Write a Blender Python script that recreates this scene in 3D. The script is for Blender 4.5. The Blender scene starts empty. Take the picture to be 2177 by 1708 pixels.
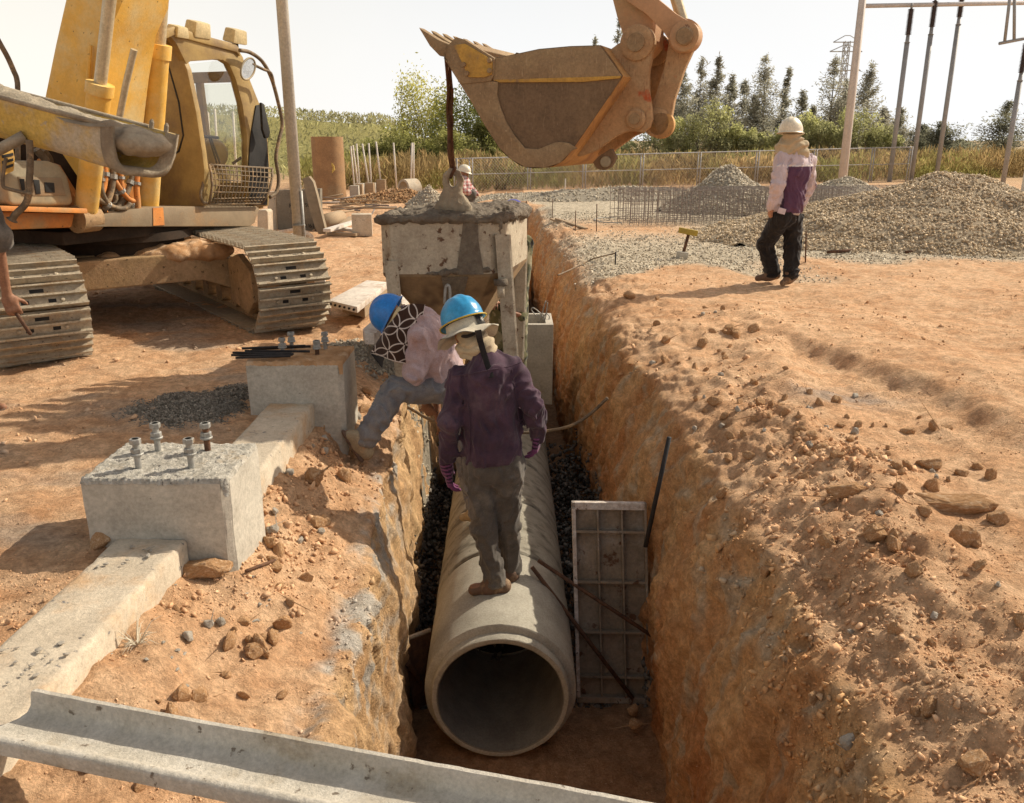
import bpy, bmesh, math, random
import numpy as np
from mathutils import Vector, Matrix
random.seed(7); RNG = np.random.default_rng(11)
R = math.radians
sc = bpy.context.scene
COL = sc.collection
# ------------------------------------------------------------------ camera geometry (photo measured on a 2177 x 1708 grid)
FPX, CX, CY, PITCH, CAMZ = 1800.0, 1088.5, 854.0, R(17.25), 1.55
cp, sp_ = math.cos(PITCH), math.sin(PITCH)
def ray(px, py):
    a = (px-CX)/FPX; b = (CY-py)/FPX
    return np.array([a, cp+b*sp_, -sp_+b*cp])
def pt(px, py, Y):
    d = ray(px, py); return np.array([0, 0, CAMZ]) + d*(Y/d[1])
def gp(px, py, z=0.0):
    d = ray(px, py); return np.array([0, 0, CAMZ]) + d*((z-CAMZ)/d[2])
def plp(px, py, P0, n):
    d = ray(px, py); c = np.array([0, 0, CAMZ]); n = np.array(n, float)
    return c + d*(np.dot(np.array(P0)-c, n)/np.dot(d, n))
# ------------------------------------------------------------------ noise
_perm = RNG.permutation(256).astype(np.int32); _perm = np.concatenate([_perm, _perm, _perm])
_g = RNG.normal(size=(256, 3)).astype(np.float32); _g /= np.linalg.norm(_g, axis=1)[:, None]
def perlin(P, seed=0):
    P = np.asarray(P, np.float32)+np.float32(seed*17.31)
    i = np.floor(P).astype(np.int32); f = P-i; i &= 255
    u = f*f*f*(f*(f*6-15)+10)
    out = np.zeros(len(P), np.float32)
    for dx in (0, 1):
        wx = u[:, 0] if dx else 1-u[:, 0]
        for dy in (0, 1):
            wy = u[:, 1] if dy else 1-u[:, 1]
            for dz in (0, 1):
                wz = u[:, 2] if dz else 1-u[:, 2]
                h = _perm[_perm[_perm[(i[:, 0]+dx) & 255]+((i[:, 1]+dy) & 255)]+((i[:, 2]+dz) & 255)]
                g = _g[h]
                out += wx*wy*wz*(g[:, 0]*(f[:, 0]-dx)+g[:, 1]*(f[:, 1]-dy)+g[:, 2]*(f[:, 2]-dz))
    return out*1.5
def fbm(P, octv=4, seed=0, gain=.5, ridge=False):
    P = np.asarray(P, np.float32); o = np.zeros(len(P), np.float32); a = 1.0; s = 1.0
    for k in range(octv):
        n = perlin(P*s, seed+k)
        o += a*(1-2*np.abs(n) if ridge else n); a *= gain; s *= 2.03
    return o
def sstep(a, b, x):
    t = np.clip((np.asarray(x, float)-a)/(b-a), 0, 1); return t*t*(3-2*t)
# ------------------------------------------------------------------ objects
LOC = {}
def tag(o, label=None, cat=None, group=None, kind=None):
    if label: o['label'] = label
    if cat: o['category'] = cat
    if group: o['group'] = group
    if kind: o['kind'] = kind
    return o
def empty(name, loc, label, cat, group=None):
    o = bpy.data.objects.new(name, None); COL.objects.link(o); o.location = tuple(map(float, loc)); o.empty_display_size = .1
    LOC[o.name] = np.array(loc, float); return tag(o, label, cat, group)
def link(name, V, F, mat, parent=None, smooth=False, col=None, loc=None, mats=None, fm=None):
    """one mesh object; V are world coordinates; loc = its origin when it is top-level"""
    V = np.asarray(V, float)
    base = LOC[parent.name] if parent is not None else (np.array(loc, float) if loc is not None else np.zeros(3))
    me = bpy.data.meshes.new(name); W = V-base
    if isinstance(F, np.ndarray):
        nf, k = F.shape
        me.vertices.add(len(W)); me.vertices.foreach_set('co', W.astype(np.float32).ravel())
        me.loops.add(nf*k); me.loops.foreach_set('vertex_index', F.astype(np.int32).ravel())
        me.polygons.add(nf); me.polygons.foreach_set('loop_start', np.arange(0, nf*k, k, dtype=np.int32))
        me.update(calc_edges=True); me.validate()
    else:
        me.from_pydata([tuple(v) for v in W], [], F)
    if smooth is True: me.polygons.foreach_set('use_smooth', np.ones(len(me.polygons), bool))
    elif smooth:
        me.polygons.foreach_set('use_smooth', np.ones(len(me.polygons), bool))
        try: me.set_sharp_from_angle(angle=R(smooth))
        except Exception: pass
    if col is not None:
        c = np.ones((len(V), 4), np.float32); c[:, :3] = col
        at = me.color_attributes.new('Col', 'FLOAT_COLOR', 'POINT'); at.data.foreach_set('color', c.ravel())
    for m in (mats or [mat]): me.materials.append(m)
    if fm is not None: me.polygons.foreach_set('material_index', np.asarray(fm, np.int32))
    o = bpy.data.objects.new(name, me); COL.objects.link(o)
    if parent is not None:
        o.parent = parent; LOC[o.name] = base
    else:
        o.location = tuple(base); LOC[o.name] = base
    return o
def copy_tree(o, parent=None):
    c = o.copy(); COL.objects.link(c)
    if parent is not None: c.parent = parent
    for ch in list(o.children): copy_tree(ch, c)
    return c
# ------------------------------------------------------------------ mesh builder
def rotm(rx=0, ry=0, rz=0): return np.array(Matrix.Rotation(rz, 3, 'Z') @ Matrix.Rotation(ry, 3, 'Y') @ Matrix.Rotation(rx, 3, 'X'))
class MB:
    def __init__(s): s.V = []; s.F = []; s.n = 0
    def add(s, V, F):
        V = [tuple(v) for v in V]; s.V += V; s.F += [tuple(int(i)+s.n for i in f) for f in F]; s.n += len(V); return s
    def box(s, c, size, rot=None, bev=.0, taper=1.0):
        x, y, z = np.array(size, float)/2; b = min(bev, x*.9, y*.9, z*.9); bm = bmesh.new()
        vs = [bm.verts.new(p) for p in [(-x, -y, -z), (x, -y, -z), (x, y, -z), (-x, y, -z), (-x*taper, -y*taper, z), (x*taper, -y*taper, z), (x*taper, y*taper, z), (-x*taper, y*taper, z)]]
        for f in [(3, 2, 1, 0), (4, 5, 6, 7), (0, 1, 5, 4), (1, 2, 6, 5), (2, 3, 7, 6), (3, 0, 4, 7)]: bm.faces.new([vs[i] for i in f])
        if b > 0: bmesh.ops.bevel(bm, geom=list(bm.edges), offset=b, segments=2, affect='EDGES', profile=.6)
        bm.verts.index_update(); V = np.array([v.co[:] for v in bm.verts]); F = [[v.index for v in f.verts] for f in bm.faces]; bm.free()
        if rot is not None: V = V@np.asarray(rot).T
        return s.add(V+np.array(c, float), F)
    def hexa(s, P, bev=0):
        """8 corners: bottom ring 0-3, top ring 4-7"""
        bm = bmesh.new(); vs = [bm.verts.new(tuple(p)) for p in P]
        for f in [(3, 2, 1, 0), (4, 5, 6, 7), (0, 1, 5, 4), (1, 2, 6, 5), (2, 3, 7, 6), (3, 0, 4, 7)]: bm.faces.new([vs[i] for i in f])
        bmesh.ops.recalc_face_normals(bm, faces=list(bm.faces))
        if bev: bmesh.ops.bevel(bm, geom=list(bm.edges), offset=bev, segments=2, affect='EDGES', profile=.6)
        bm.verts.index_update(); V = [v.co[:] for v in bm.verts]; F = [[v.index for v in f.verts] for f in bm.faces]; bm.free()
        return s.add(V, F)
    def prism(s, poly, ext, bev=0, seg=2):
        """planar polygon of 3-D points extruded by vector ext"""
        ext = np.array(ext, float); bm = bmesh.new(); P = [np.array(p, float) for p in poly]
        a = [bm.verts.new(tuple(p)) for p in P]; b = [bm.verts.new(tuple(p+ext)) for p in P]; n = len(P)
        bm.faces.new(a); bm.faces.new(list(reversed(b)))
        for i in range(n): bm.faces.new([a[i], b[i], b[(i+1) % n], a[(i+1) % n]])
        bmesh.ops.recalc_face_normals(bm, faces=list(bm.faces))
        if bev: bmesh.ops.bevel(bm, geom=list(bm.edges), offset=bev, segments=seg, affect='EDGES', profile=.6)
        bm.verts.index_update(); V = [v.co[:] for v in bm.verts]; F = [[v.index for v in f.verts] for f in bm.faces]; bm.free()
        return s.add(V, F)
    def tube(s, path, r, n=10, cap=True, closed=False):
        P = [np.array(p, float) for p in path]; m = len(P)
        rr = list(r) if hasattr(r, '__len__') else [r]*m
        T = []
        for i in range(m):
            a = P[(i-1) % m] if closed else P[max(i-1, 0)]; b = P[(i+1) % m] if closed else P[min(i+1, m-1)]
            t = b-a; T.append(t/(np.linalg.norm(t)+1e-9))
        up = np.array([0, 0, 1.0]) if abs(T[0][2]) < .9 else np.array([1.0, 0, 0])
        u = np.cross(up, T[0]); u /= np.linalg.norm(u); V = []
        for i in range(m):
            u = u-T[i]*np.dot(u, T[i]); u /= np.linalg.norm(u)+1e-9; w = np.cross(T[i], u)
            for k in range(n):
                a = 2*math.pi*k/n; V.append(P[i]+rr[i]*(u*math.cos(a)+w*math.sin(a)))
        F = []
        for i in range(m if closed else m-1):
            j = (i+1) % m
            for k in range(n): F.append((i*n+k, i*n+(k+1) % n, j*n+(k+1) % n, j*n+k))
        if cap and not closed: F += [tuple(range(n-1, -1, -1)), tuple((m-1)*n+k for k in range(n))]
        return s.add(V, F)
    def lathe(s, prof, org, axis=(0, 0, 1), n=32, closed=False):
        """profile [(radius, height)] turned about axis through org"""
        A = np.array(axis, float); A /= np.linalg.norm(A); up = np.array([0, 0, 1.0]) if abs(A[2]) < .9 else np.array([1.0, 0, 0])
        u = np.cross(up, A); u /= np.linalg.norm(u); w = np.cross(A, u); V = []; m = len(prof)
        for r, h in prof:
            for k in range(n):
                a = 2*math.pi*k/n; V.append(np.array(org, float)+A*h+r*(u*math.cos(a)+w*math.sin(a)))
        F = []
        for i in range(m if closed else m-1):
            j = (i+1) % m
            for k in range(n): F.append((i*n+k, i*n+(k+1) % n, j*n+(k+1) % n, j*n+k))
        if not closed:
            if prof[0][0] > 1e-6: F.append(tuple(range(n-1, -1, -1)))
            if prof[-1][0] > 1e-6: F.append(tuple((m-1)*n+k for k in range(n)))
        return s.add(V, F)
    def grid(s, G):
        """G: (a, b, 3) array of points"""
        a, b, _ = G.shape; V = G.reshape(-1, 3)
        F = [(i*b+j, i*b+j+1, (i+1)*b+j+1, (i+1)*b+j) for i in range(a-1) for j in range(b-1)]
        return s.add(V, F)
    def rough(s, amp, scale, octv=3, seed=0):
        V = np.array(s.V); d = np.stack([fbm(V*scale, octv, seed+i) for i in range(3)], 1)*amp; s.V = [tuple(v) for v in V+d]; return s
    def out(s, name, mat, parent=None, smooth=False, loc=None, label=None, **k):
        o = link(name, s.V, s.F, mat, parent, smooth, loc=loc, **k)
        if label: o['label'] = label
        return o
# ------------------------------------------------------------------ materials
def mat(name, c1, c2=None, scale=6, rough=.85, bump=.3, bscale=40, c3=None, s3=1.5, t3=(.5, .65), metal=0., vcol=False, spec=.3, stretch=None, c4=None, s4=30, t4=(.6, .68), bdist=.01, sheen=0, grain=.22, scratch=None):
    m = bpy.data.materials.new(name); m.use_nodes = True; nt = m.node_tree; N = nt.nodes; L = nt.links
    b = N['Principled BSDF']; b.inputs['Roughness'].default_value = rough; b.inputs['Metallic'].default_value = metal
    b.inputs['Specular IOR Level'].default_value = spec
    if sheen: b.inputs['Sheen Weight'].default_value = sheen
    tc = N.new('ShaderNodeTexCoord'); src = tc.outputs['Object']
    if stretch:
        mp = N.new('ShaderNodeMapping'); mp.inputs['Scale'].default_value = stretch; L.new(src, mp.inputs[0]); src = mp.outputs[0]
    def noise(sc_, det=6, rg=.6):
        n = N.new('ShaderNodeTexNoise'); n.inputs['Scale'].default_value = sc_; n.inputs['Detail'].default_value = det; n.inputs['Roughness'].default_value = rg; L.new(src, n.inputs['Vector']); return n.outputs['Fac']
    def mix(fac, A, B, mode='MIX'):
        x = N.new('ShaderNodeMix'); x.data_type = 'RGBA'; x.blend_type = mode
        if isinstance(fac, (int, float)): x.inputs[0].default_value = fac
        else: L.new(fac, x.inputs[0])
        for s_, v in ((6, A), (7, B)):
            if isinstance(v, tuple): x.inputs[s_].default_value = (*v[:3], 1)
            else: L.new(v, x.inputs[s_])
        return x.outputs[2]
    def rng(v, a, b_):
        r = N.new('ShaderNodeMapRange'); r.interpolation_type = 'SMOOTHSTEP'; r.inputs['From Min'].default_value = a; r.inputs['From Max'].default_value = b_; L.new(v, r.inputs['Value']); return r.outputs[0]
    c2 = c2 or tuple(x*.75 for x in c1)
    if vcol:
        at = N.new('ShaderNodeAttribute'); at.attribute_name = 'Col'
        v = rng(noise(scale), .3, .7); col = mix(v, c1, c2); col = mix(1.0, at.outputs['Color'], col, 'MULTIPLY')
    else:
        col = mix(rng(noise(scale), .32, .68), tuple(c1), tuple(c2))
    if c3: col = mix(rng(noise(s3, 8, .65), *t3), col, tuple(c3))
    if c4: col = mix(rng(noise(s4, 4, .6), *t4), col, tuple(c4))
    if scratch:
        mp2 = N.new('ShaderNodeMapping'); mp2.inputs['Rotation'].default_value = (.3, .5, .2); mp2.inputs['Scale'].default_value = (60, 2.2, 9); L.new(tc.outputs['Object'], mp2.inputs[0])
        n2 = N.new('ShaderNodeTexNoise'); n2.inputs['Scale'].default_value = 1.6; n2.inputs['Detail'].default_value = 5; L.new(mp2.outputs[0], n2.inputs['Vector']); col = mix(rng(n2.outputs['Fac'], .60, .70), col, tuple(scratch))
    if grain:
        g_ = N.new('ShaderNodeMapRange'); g_.inputs['From Min'].default_value = .3; g_.inputs['From Max'].default_value = .7; g_.inputs['To Min'].default_value = 1-grain; g_.inputs['To Max'].default_value = 1+grain; L.new(noise(bscale*.8, 5, .75), g_.inputs['Value'])
        vm = N.new('ShaderNodeVectorMath'); vm.operation = 'SCALE'; L.new(col, vm.inputs[0]); L.new(g_.outputs[0], vm.inputs['Scale']); col = vm.outputs[0]
    L.new(col, b.inputs['Base Color'])
    if bump:
        bp = N.new('ShaderNodeBump'); bp.inputs['Strength'].default_value = bump; bp.inputs['Distance'].default_value = bdist
        L.new(noise(bscale, 8, .72), bp.inputs['Height']); L.new(bp.outputs[0], b.inputs['Normal'])
    return m
M = {}
M['soil'] = mat('soil', (1.06, 1.06, 1.06), (.70, .67, .64), 17, .95, 1.0, 75, vcol=True, spec=.1, grain=.30, c4=(.56, .38, .24), s4=70, t4=(.63, .72), bdist=.02)
M['clod'] = mat('clod', (.50, .30, .155), (.36, .195, .09), 12, .95, .6, 60, spec=.1, c3=(.58, .40, .25), s3=5, bdist=.012)
M['rubble'] = mat('rubble', (1, 1, 1), (.8, .78, .76), 30, .95, .4, 90, vcol=True, spec=.1)
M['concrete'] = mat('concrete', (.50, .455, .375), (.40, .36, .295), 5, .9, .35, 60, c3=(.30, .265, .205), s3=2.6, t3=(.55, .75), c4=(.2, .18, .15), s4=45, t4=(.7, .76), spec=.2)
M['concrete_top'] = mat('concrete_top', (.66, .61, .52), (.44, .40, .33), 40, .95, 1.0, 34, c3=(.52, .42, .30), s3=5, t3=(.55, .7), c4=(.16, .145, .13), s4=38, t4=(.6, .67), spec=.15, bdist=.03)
M['pipe'] = mat('pipe', (.40, .365, .295), (.32, .29, .23), 7, .92, .45, 110, c3=(.25, .225, .18), s3=2.2, t3=(.55, .72), c4=(.19, .17, .14), s4=60, t4=(.68, .76), spec=.15)
M['pipe_dirty'] = mat('pipe_dirty', (.38, .345, .275), (.29, .26, .20), 6, .92, .7, 60, c3=(.15, .13, .10), s3=3.0, t3=(.50, .62), c4=(.13, .115, .09), s4=26, t4=(.63, .69), spec=.15, bdist=.02, stretch=(1, 1.6, 1))
M['gutter'] = mat('gutter', (.56, .51, .43), (.46, .41, .33), 7, .9, .5, 90, c3=(.36, .29, .20), s3=3, t3=(.52, .7), c4=(.20, .16, .12), s4=24, t4=(.64, .70), spec=.2, bdist=.015)
M['galv'] = mat('galv', (.38, .37, .34), (.28, .27, .24), 20, .55, .2, 80, c3=(.33, .2, .1), s3=9, t3=(.58, .7), metal=.4)
M['rust'] = mat('rust', (.17, .085, .045), (.085, .045, .03), 22, .85, .5, 90, metal=.2)
M['dark_iron'] = mat('dark_iron', (.035, .03, .028), (.02, .018, .018), 20, .7, .3, 90)
M['form'] = mat('form', (.30, .235, .17), (.22, .17, .12), 8, .75, .4, 60, c3=(.36, .32, .27), s3=3.5, t3=(.5, .68), c4=(.13, .065, .035), s4=14, t4=(.58, .68), metal=.15)
M['form_edge'] = mat('form_edge', (.62, .56, .50), (.42, .34, .28), 30, .8, .4, 60, c4=(.10, .06, .05), s4=50, t4=(.62, .68))
M['gravel'] = mat('gravel', (1, 1, 1), (.7, .68, .66), 26, .95, .6, 80, vcol=True, spec=.1)
# ------------------------------------------------------------------ world, sun, camera
AZ, EL = R(60), R(38)
w = bpy.data.worlds.new('World'); sc.world = w; w.use_nodes = True; nt = w.node_tree; N = nt.nodes; L = nt.links
bg = N['Background']
sky = N.new('ShaderNodeTexSky'); sky.sky_type = 'NISHITA'; sky.sun_disc = False; sky.sun_elevation = EL; sky.sun_rotation = AZ; sky.dust_density = 4.0; sky.air_density = 1.0
tc = N.new('ShaderNodeTexCoord'); sx = N.new('ShaderNodeSeparateXYZ'); L.new(tc.outputs['Generated'], sx.inputs[0])
rg = N.new('ShaderNodeMapRange'); rg.interpolation_type = 'SMOOTHSTEP'; rg.inputs['From Min'].default_value = .02; rg.inputs['From Max'].default_value = .50
rg.inputs['To Min'].default_value = 1.0; rg.inputs['To Max'].default_value = .22; L.new(sx.outputs['Z'], rg.inputs['Value'])
nz = N.new('ShaderNodeTexNoise'); nz.inputs['Scale'].default_value = 2.2; nz.inputs['Detail'].default_value = 5; L.new(tc.outputs['Generated'], nz.inputs['Vector'])
mm = N.new('ShaderNodeMath'); mm.operation = 'MULTIPLY_ADD'; mm.inputs[1].default_value = .25; L.new(nz.outputs['Fac'], mm.inputs[0])
L.new(rg.outputs[0], mm.inputs[2])
ms = N.new('ShaderNodeMath'); ms.operation = 'SUBTRACT'; ms.use_clamp = True; ms.inputs[1].default_value = .12; L.new(mm.outputs[0], ms.inputs[0])
mx = N.new('ShaderNodeMix'); mx.data_type = 'RGBA'; L.new(ms.outputs[0], mx.inputs[0]); tn = N.new('ShaderNodeMix'); tn.data_type = 'RGBA'; tn.blend_type = 'MULTIPLY'; tn.inputs[0].default_value = 1; L.new(sky.outputs[0], tn.inputs[6]); tn.inputs[7].default_value = (1.05, .95, .82, 1); L.new(tn.outputs[2], mx.inputs[6]); mx.inputs[7].default_value = (10.4, 10.2, 9.75, 1)
wr_ = N.new('ShaderNodeMapRange'); wr_.inputs['From Min'].default_value = -.02; wr_.inputs['From Max'].default_value = -.5; L.new(sx.outputs['X'], wr_.inputs['Value'])
wm = N.new('ShaderNodeMix'); wm.data_type = 'RGBA'; L.new(wr_.outputs[0], wm.inputs[0]); wm.inputs[6].default_value = (8.75, 8.8, 8.85, 1); wm.inputs[7].default_value = (9.2, 8.8, 8.0, 1); L.new(wm.outputs[2], mx.inputs[7])
L.new(mx.outputs[2], bg.inputs['Color']); bg.inputs['Strength'].default_value = .115
sun = bpy.data.lights.new('sun', 'SUN'); sun.energy = 5.0; sun.angle = R(.53); sun.color = (1, .92, .77)
so = bpy.data.objects.new('sun', sun); COL.objects.link(so)
sdir = Vector((math.cos(EL)*math.sin(AZ), math.cos(EL)*math.cos(AZ), math.sin(EL)))
so.rotation_euler = sdir.to_track_quat('Z', 'Y').to_euler(); so.location = (20, 12, 20)
cam = bpy.data.cameras.new('camera'); cam.sensor_fit = 'HORIZONTAL'; cam.sensor_width = 36; cam.lens = 36*FPX/2177; cam.clip_end = 3000; cam.clip_start = .05
co = bpy.data.objects.new('camera', cam); COL.objects.link(co); co.location = (0, 0, CAMZ); co.rotation_euler = (math.pi/2-PITCH, 0, 0); sc.camera = co
sc.view_settings.view_transform = 'Standard'; sc.view_settings.look = 'None'; sc.view_settings.exposure = 0
sc.cycles.max_bounces = 6; sc.cycles.diffuse_bounces = 3; sc.cycles.transparent_max_bounces = 12
# ================================================================== implicit surfaces: smooth union of tapered capsules and ellipsoids, meshed with surface nets
class SDF:
    def __init__(s, lo, hi, h):
        s.lo = np.array(lo, float); s.h = h; s.n = np.ceil((np.array(hi)-s.lo)/h).astype(int)+1; s.d = np.full(s.n, .12, np.float32)
    def _box(s, lo, hi):
        a = np.clip(np.floor((np.array(lo)-s.lo)/s.h).astype(int), 0, s.n); b = np.clip(np.ceil((np.array(hi)-s.lo)/s.h).astype(int)+1, 0, s.n)
        sl = tuple(slice(x, y) for x, y in zip(a, b)); ax = [s.lo[i]+s.h*np.arange(a[i], b[i]) for i in range(3)]
        return sl, np.stack(np.meshgrid(*ax, indexing='ij'), -1).astype(np.float32) if all(b > a) else None
    def _mix(s, sl, q, k, sub=False):
        d = s.d[sl]
        if sub:
            h = np.clip(.5-.5*(d+q)/k, 0, 1); s.d[sl] = d*(1-h)-q*h+k*h*(1-h); return
        if k <= 0: s.d[sl] = np.minimum(d, q); return
        h = np.clip(.5+.5*(d-q)/k, 0, 1); s.d[sl] = d*(1-h)+q*h-k*h*(1-h)
    def cap(s, a, b, ra, rb=None, k=.03, sq=None):
        """tapered capsule; sq = (axis vector, factor) flattens it across that axis"""
        rb = ra if rb is None else rb; a = np.array(a, float); b = np.array(b, float); m = max(ra, rb)+.05+k
        sl, P = s._box(np.minimum(a, b)-m, np.maximum(a, b)+m)
        if P is None: return s
        ab = (b-a).astype(np.float32); L2 = float(ab@ab)+1e-9; v = P-a.astype(np.float32); t = np.clip((v@ab)/L2, 0, 1); e = v-t[..., None]*ab
        if sq is not None:
            u = np.array(sq[0], np.float32); u /= np.linalg.norm(u); e = e+(e@u)[..., None]*u*(1/sq[1]-1)
        s._mix(sl, np.linalg.norm(e, axis=-1)-(ra+(rb-ra)*t), k); return s
    def ell(s, c, r, k=.03, rot=None, sub=False):
        c = np.array(c, np.float32); r = np.array(r, np.float32); m = float(r.max())+.05+k
        sl, P = s._box(c-m, c+m)
        if P is None: return s
        v = P-c
        if rot is not None: v = v@np.asarray(rot, np.float32)
        q = np.linalg.norm(v/r, axis=-1); g = np.linalg.norm(v/(r*r), axis=-1)+1e-6
        s._mix(sl, q*(q-1)/g, k, sub); return s
    def box(s, c, hs, rot=None, rnd=.01, k=.02):
        c = np.array(c, np.float32); hs = np.array(hs, np.float32); m = float(np.linalg.norm(hs))+.05+k
        sl, P = s._box(c-m, c+m); v = P-c
        if rot is not None: v = v@np.asarray(rot, np.float32)
        q = np.abs(v)-hs+rnd; d = np.linalg.norm(np.maximum(q, 0), axis=-1)+np.minimum(q.max(-1), 0)-rnd
        s._mix(sl, d, k); return s
    def chain(s, pts, rad, k=.03, sq=None):
        for i in range(len(pts)-1): s.cap(pts[i], pts[i+1], rad[i], rad[i+1], k, sq)
        return s
    def cut(s, p0, n):
        """remove everything on the +n side of a plane"""
        ax = [s.lo[i]+s.h*np.arange(s.n[i]) for i in range(3)]; n = np.array(n, float); n /= np.linalg.norm(n)
        q = (ax[0]-p0[0])[:, None, None]*n[0]+(ax[1]-p0[1])[None, :, None]*n[1]+(ax[2]-p0[2])[None, None, :]*n[2]
        s.d = np.maximum(s.d, q.astype(np.float32)); return s
    def noise(s, fun):
        """add fun(points) to the distance near the surface"""
        idx = np.where(np.abs(s.d) < .05); P = s.lo+s.h*np.stack(idx, 1); s.d[idx] += fun(P).astype(np.float32); return s
    def mesh(s):
        d = s.d.copy(); d[0] = d[-1] = .1; d[:, 0] = d[:, -1] = .1; d[:, :, 0] = d[:, :, -1] = .1; ins = d < 0
        nx, ny, nz = d.shape; cnt = np.zeros((nx-1, ny-1, nz-1), np.int8)
        for i in (0, 1):
            for j in (0, 1):
                for k in (0, 1): cnt += ins[i:nx-1+i, j:ny-1+j, k:nz-1+k]
        act = np.where((cnt > 0) & (cnt < 8)); m = len(act[0]); idm = np.full(cnt.shape, -1, np.int64); idm[act] = np.arange(m)
        acc = np.zeros((m, 3)); w = np.zeros(m); C = [(i, j, k) for i in (0, 1) for j in (0, 1) for k in (0, 1)]
        for a in range(8):
            for b in range(a+1, 8):
                ca, cb = np.array(C[a]), np.array(C[b])
                if np.abs(ca-cb).sum() != 1: continue
                da = d[act[0]+ca[0], act[1]+ca[1], act[2]+ca[2]]; db = d[act[0]+cb[0], act[1]+cb[1], act[2]+cb[2]]
                x = (da < 0) != (db < 0); t = da[x]/(da[x]-db[x]); acc[x] += ca+(cb-ca)*t[:, None]; w[x] += 1
        V = s.lo+s.h*(np.stack(act, 1)+acc/w[:, None]); F = []
        for ax in range(3):
            sl0 = [slice(1, -1)]*3; sl0[ax] = slice(0, -1); sl1 = list(sl0); sl1[ax] = slice(1, None)
            A = ins[tuple(sl0)]; B = ins[tuple(sl1)]; e = np.where(A != B); off = [1, 1, 1]; off[ax] = 0
            e = [e[i]+off[i] for i in range(3)]; u, v = [(1, 2), (2, 0), (0, 1)][ax]
            def cell(du, dv):
                q = [e[0].copy(), e[1].copy(), e[2].copy()]; q[u] -= du; q[v] -= dv; return idm[q[0], q[1], q[2]]
            f = np.stack([cell(1, 1), cell(0, 1), cell(0, 0), cell(1, 0)], 1); inside = ins[e[0], e[1], e[2]]; f[~inside] = f[~inside][:, ::-1]; F.append(f)
        F = np.concatenate(F); F = F[(F >= 0).all(1)]; return V, F
def relax(V, F, it=2, lam=.5):
    a = np.concatenate([F[:, 0], F[:, 1], F[:, 2], F[:, 3]]); b = np.concatenate([F[:, 1], F[:, 2], F[:, 3], F[:, 0]]); n = len(V); deg = np.bincount(a, minlength=n)+np.bincount(b, minlength=n)
    for _ in range(it):
        acc = np.stack([np.bincount(a, V[b, i], n)+np.bincount(b, V[a, i], n) for i in range(3)], 1); V = V+lam*(acc/np.maximum(deg, 1)[:, None]-V)
    return V
# ================================================================== GROUND with the trench: one sheet of cross-sections
def rows():
    y = list(np.linspace(-300, -12, 14)) + list(np.linspace(-10, .6, 24)); v = .8
    while v < 700:
        y.append(v); v += max(.013, .0050*v) if v < 32 else .03*v
    return np.array(y)
YR = rows()
def interp(y, pts): return np.interp(y, [p[0] for p in pts], [p[1] for p in pts])
XR = interp(YR, [(0, .0), (4, 0), (9, -.2), (18, -.42), (30, -.5)])           # right wall drift
XL = interp(YR, [(0, .08), (2.9, .07), (4.2, 0), (5.3, -.06), (7, -.12), (18, .1), (30, .1)])
depth = sstep(.9, 1.5, YR)*(1-sstep(19.5, 21.5, YR))
gw = sstep(1.0, 3.0, YR)*(1-sstep(5.5, 8, YR))                                # how far the left bank is dug away beside the piers
def ctrl(i):
    d = depth[i]; a, b = XL[i], XR[i]; g = gw[i]
    left = [(-1.45+a*0, -.02-.04*g, 'g'), (-1.16, -.05-.08*g*d, 'b'), (-.98+a*.5, -.06-.16*g*d-.04*d, 'b'), (-.72+a, (-.16-.24*g)*d, 'b'),
            (-.655+a, (-.75)*d, 'w'), (-.60+a*.8, -1.76*d, 'w')]
    right = [(.85+b, -1.76*d, 'f'), (.83+b, -1.25*d, 'w'), (.855+b, -.78*d, 'w'), (.95+b, -.38*d, 'w'), (1.09+b, -.13*d, 'w'), (1.32+b, -.03*d, 'b'), (1.72+b, 0, 'b')]
    return left+right
segs = [24, 22, 26, 34, 46, 46, 34, 34, 24, 18, 20, 26]                       # samples between successive control points
lx = -np.concatenate([np.geomspace(420, 7.2, 40)[:-1], np.arange(7.2, 1.45, -.034)])
rx = np.concatenate([np.arange(1.76, 8.2, .034), np.geomspace(8.3, 420, 42)])
rowsP = []; zone = None
for i in range(len(YR)):
    C = ctrl(i); X = []; Z = []; zn = []
    X += list(lx); Z += [C[0][1]*math.exp(-max(0, -x-1.45)*2) for x in lx]; zn += [0]*len(lx)
    for k, n in enumerate(segs):
        t = np.arange(n)/n
        X += list(C[k][0]+(C[k+1][0]-C[k][0])*t); Z += list(C[k][1]+(C[k+1][1]-C[k][1])*t)
        zn += [{'g': 0, 'b': 1, 'w': 2, 'f': 3}[C[k+1][2]]]*n
    X += [C[-1][0]]; Z += [C[-1][1]]; zn += [1]
    X += list(rx+XR[i]*(np.exp(-(rx-1.65)))); Z += [0]*len(rx); zn += [0]*len(rx)
    rowsP.append(np.stack([X, np.full(len(X), YR[i]), Z], 1)); zone = zn
G = np.array(rowsP); nr, nc, _ = G.shape; zone = np.array(zone)
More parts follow.
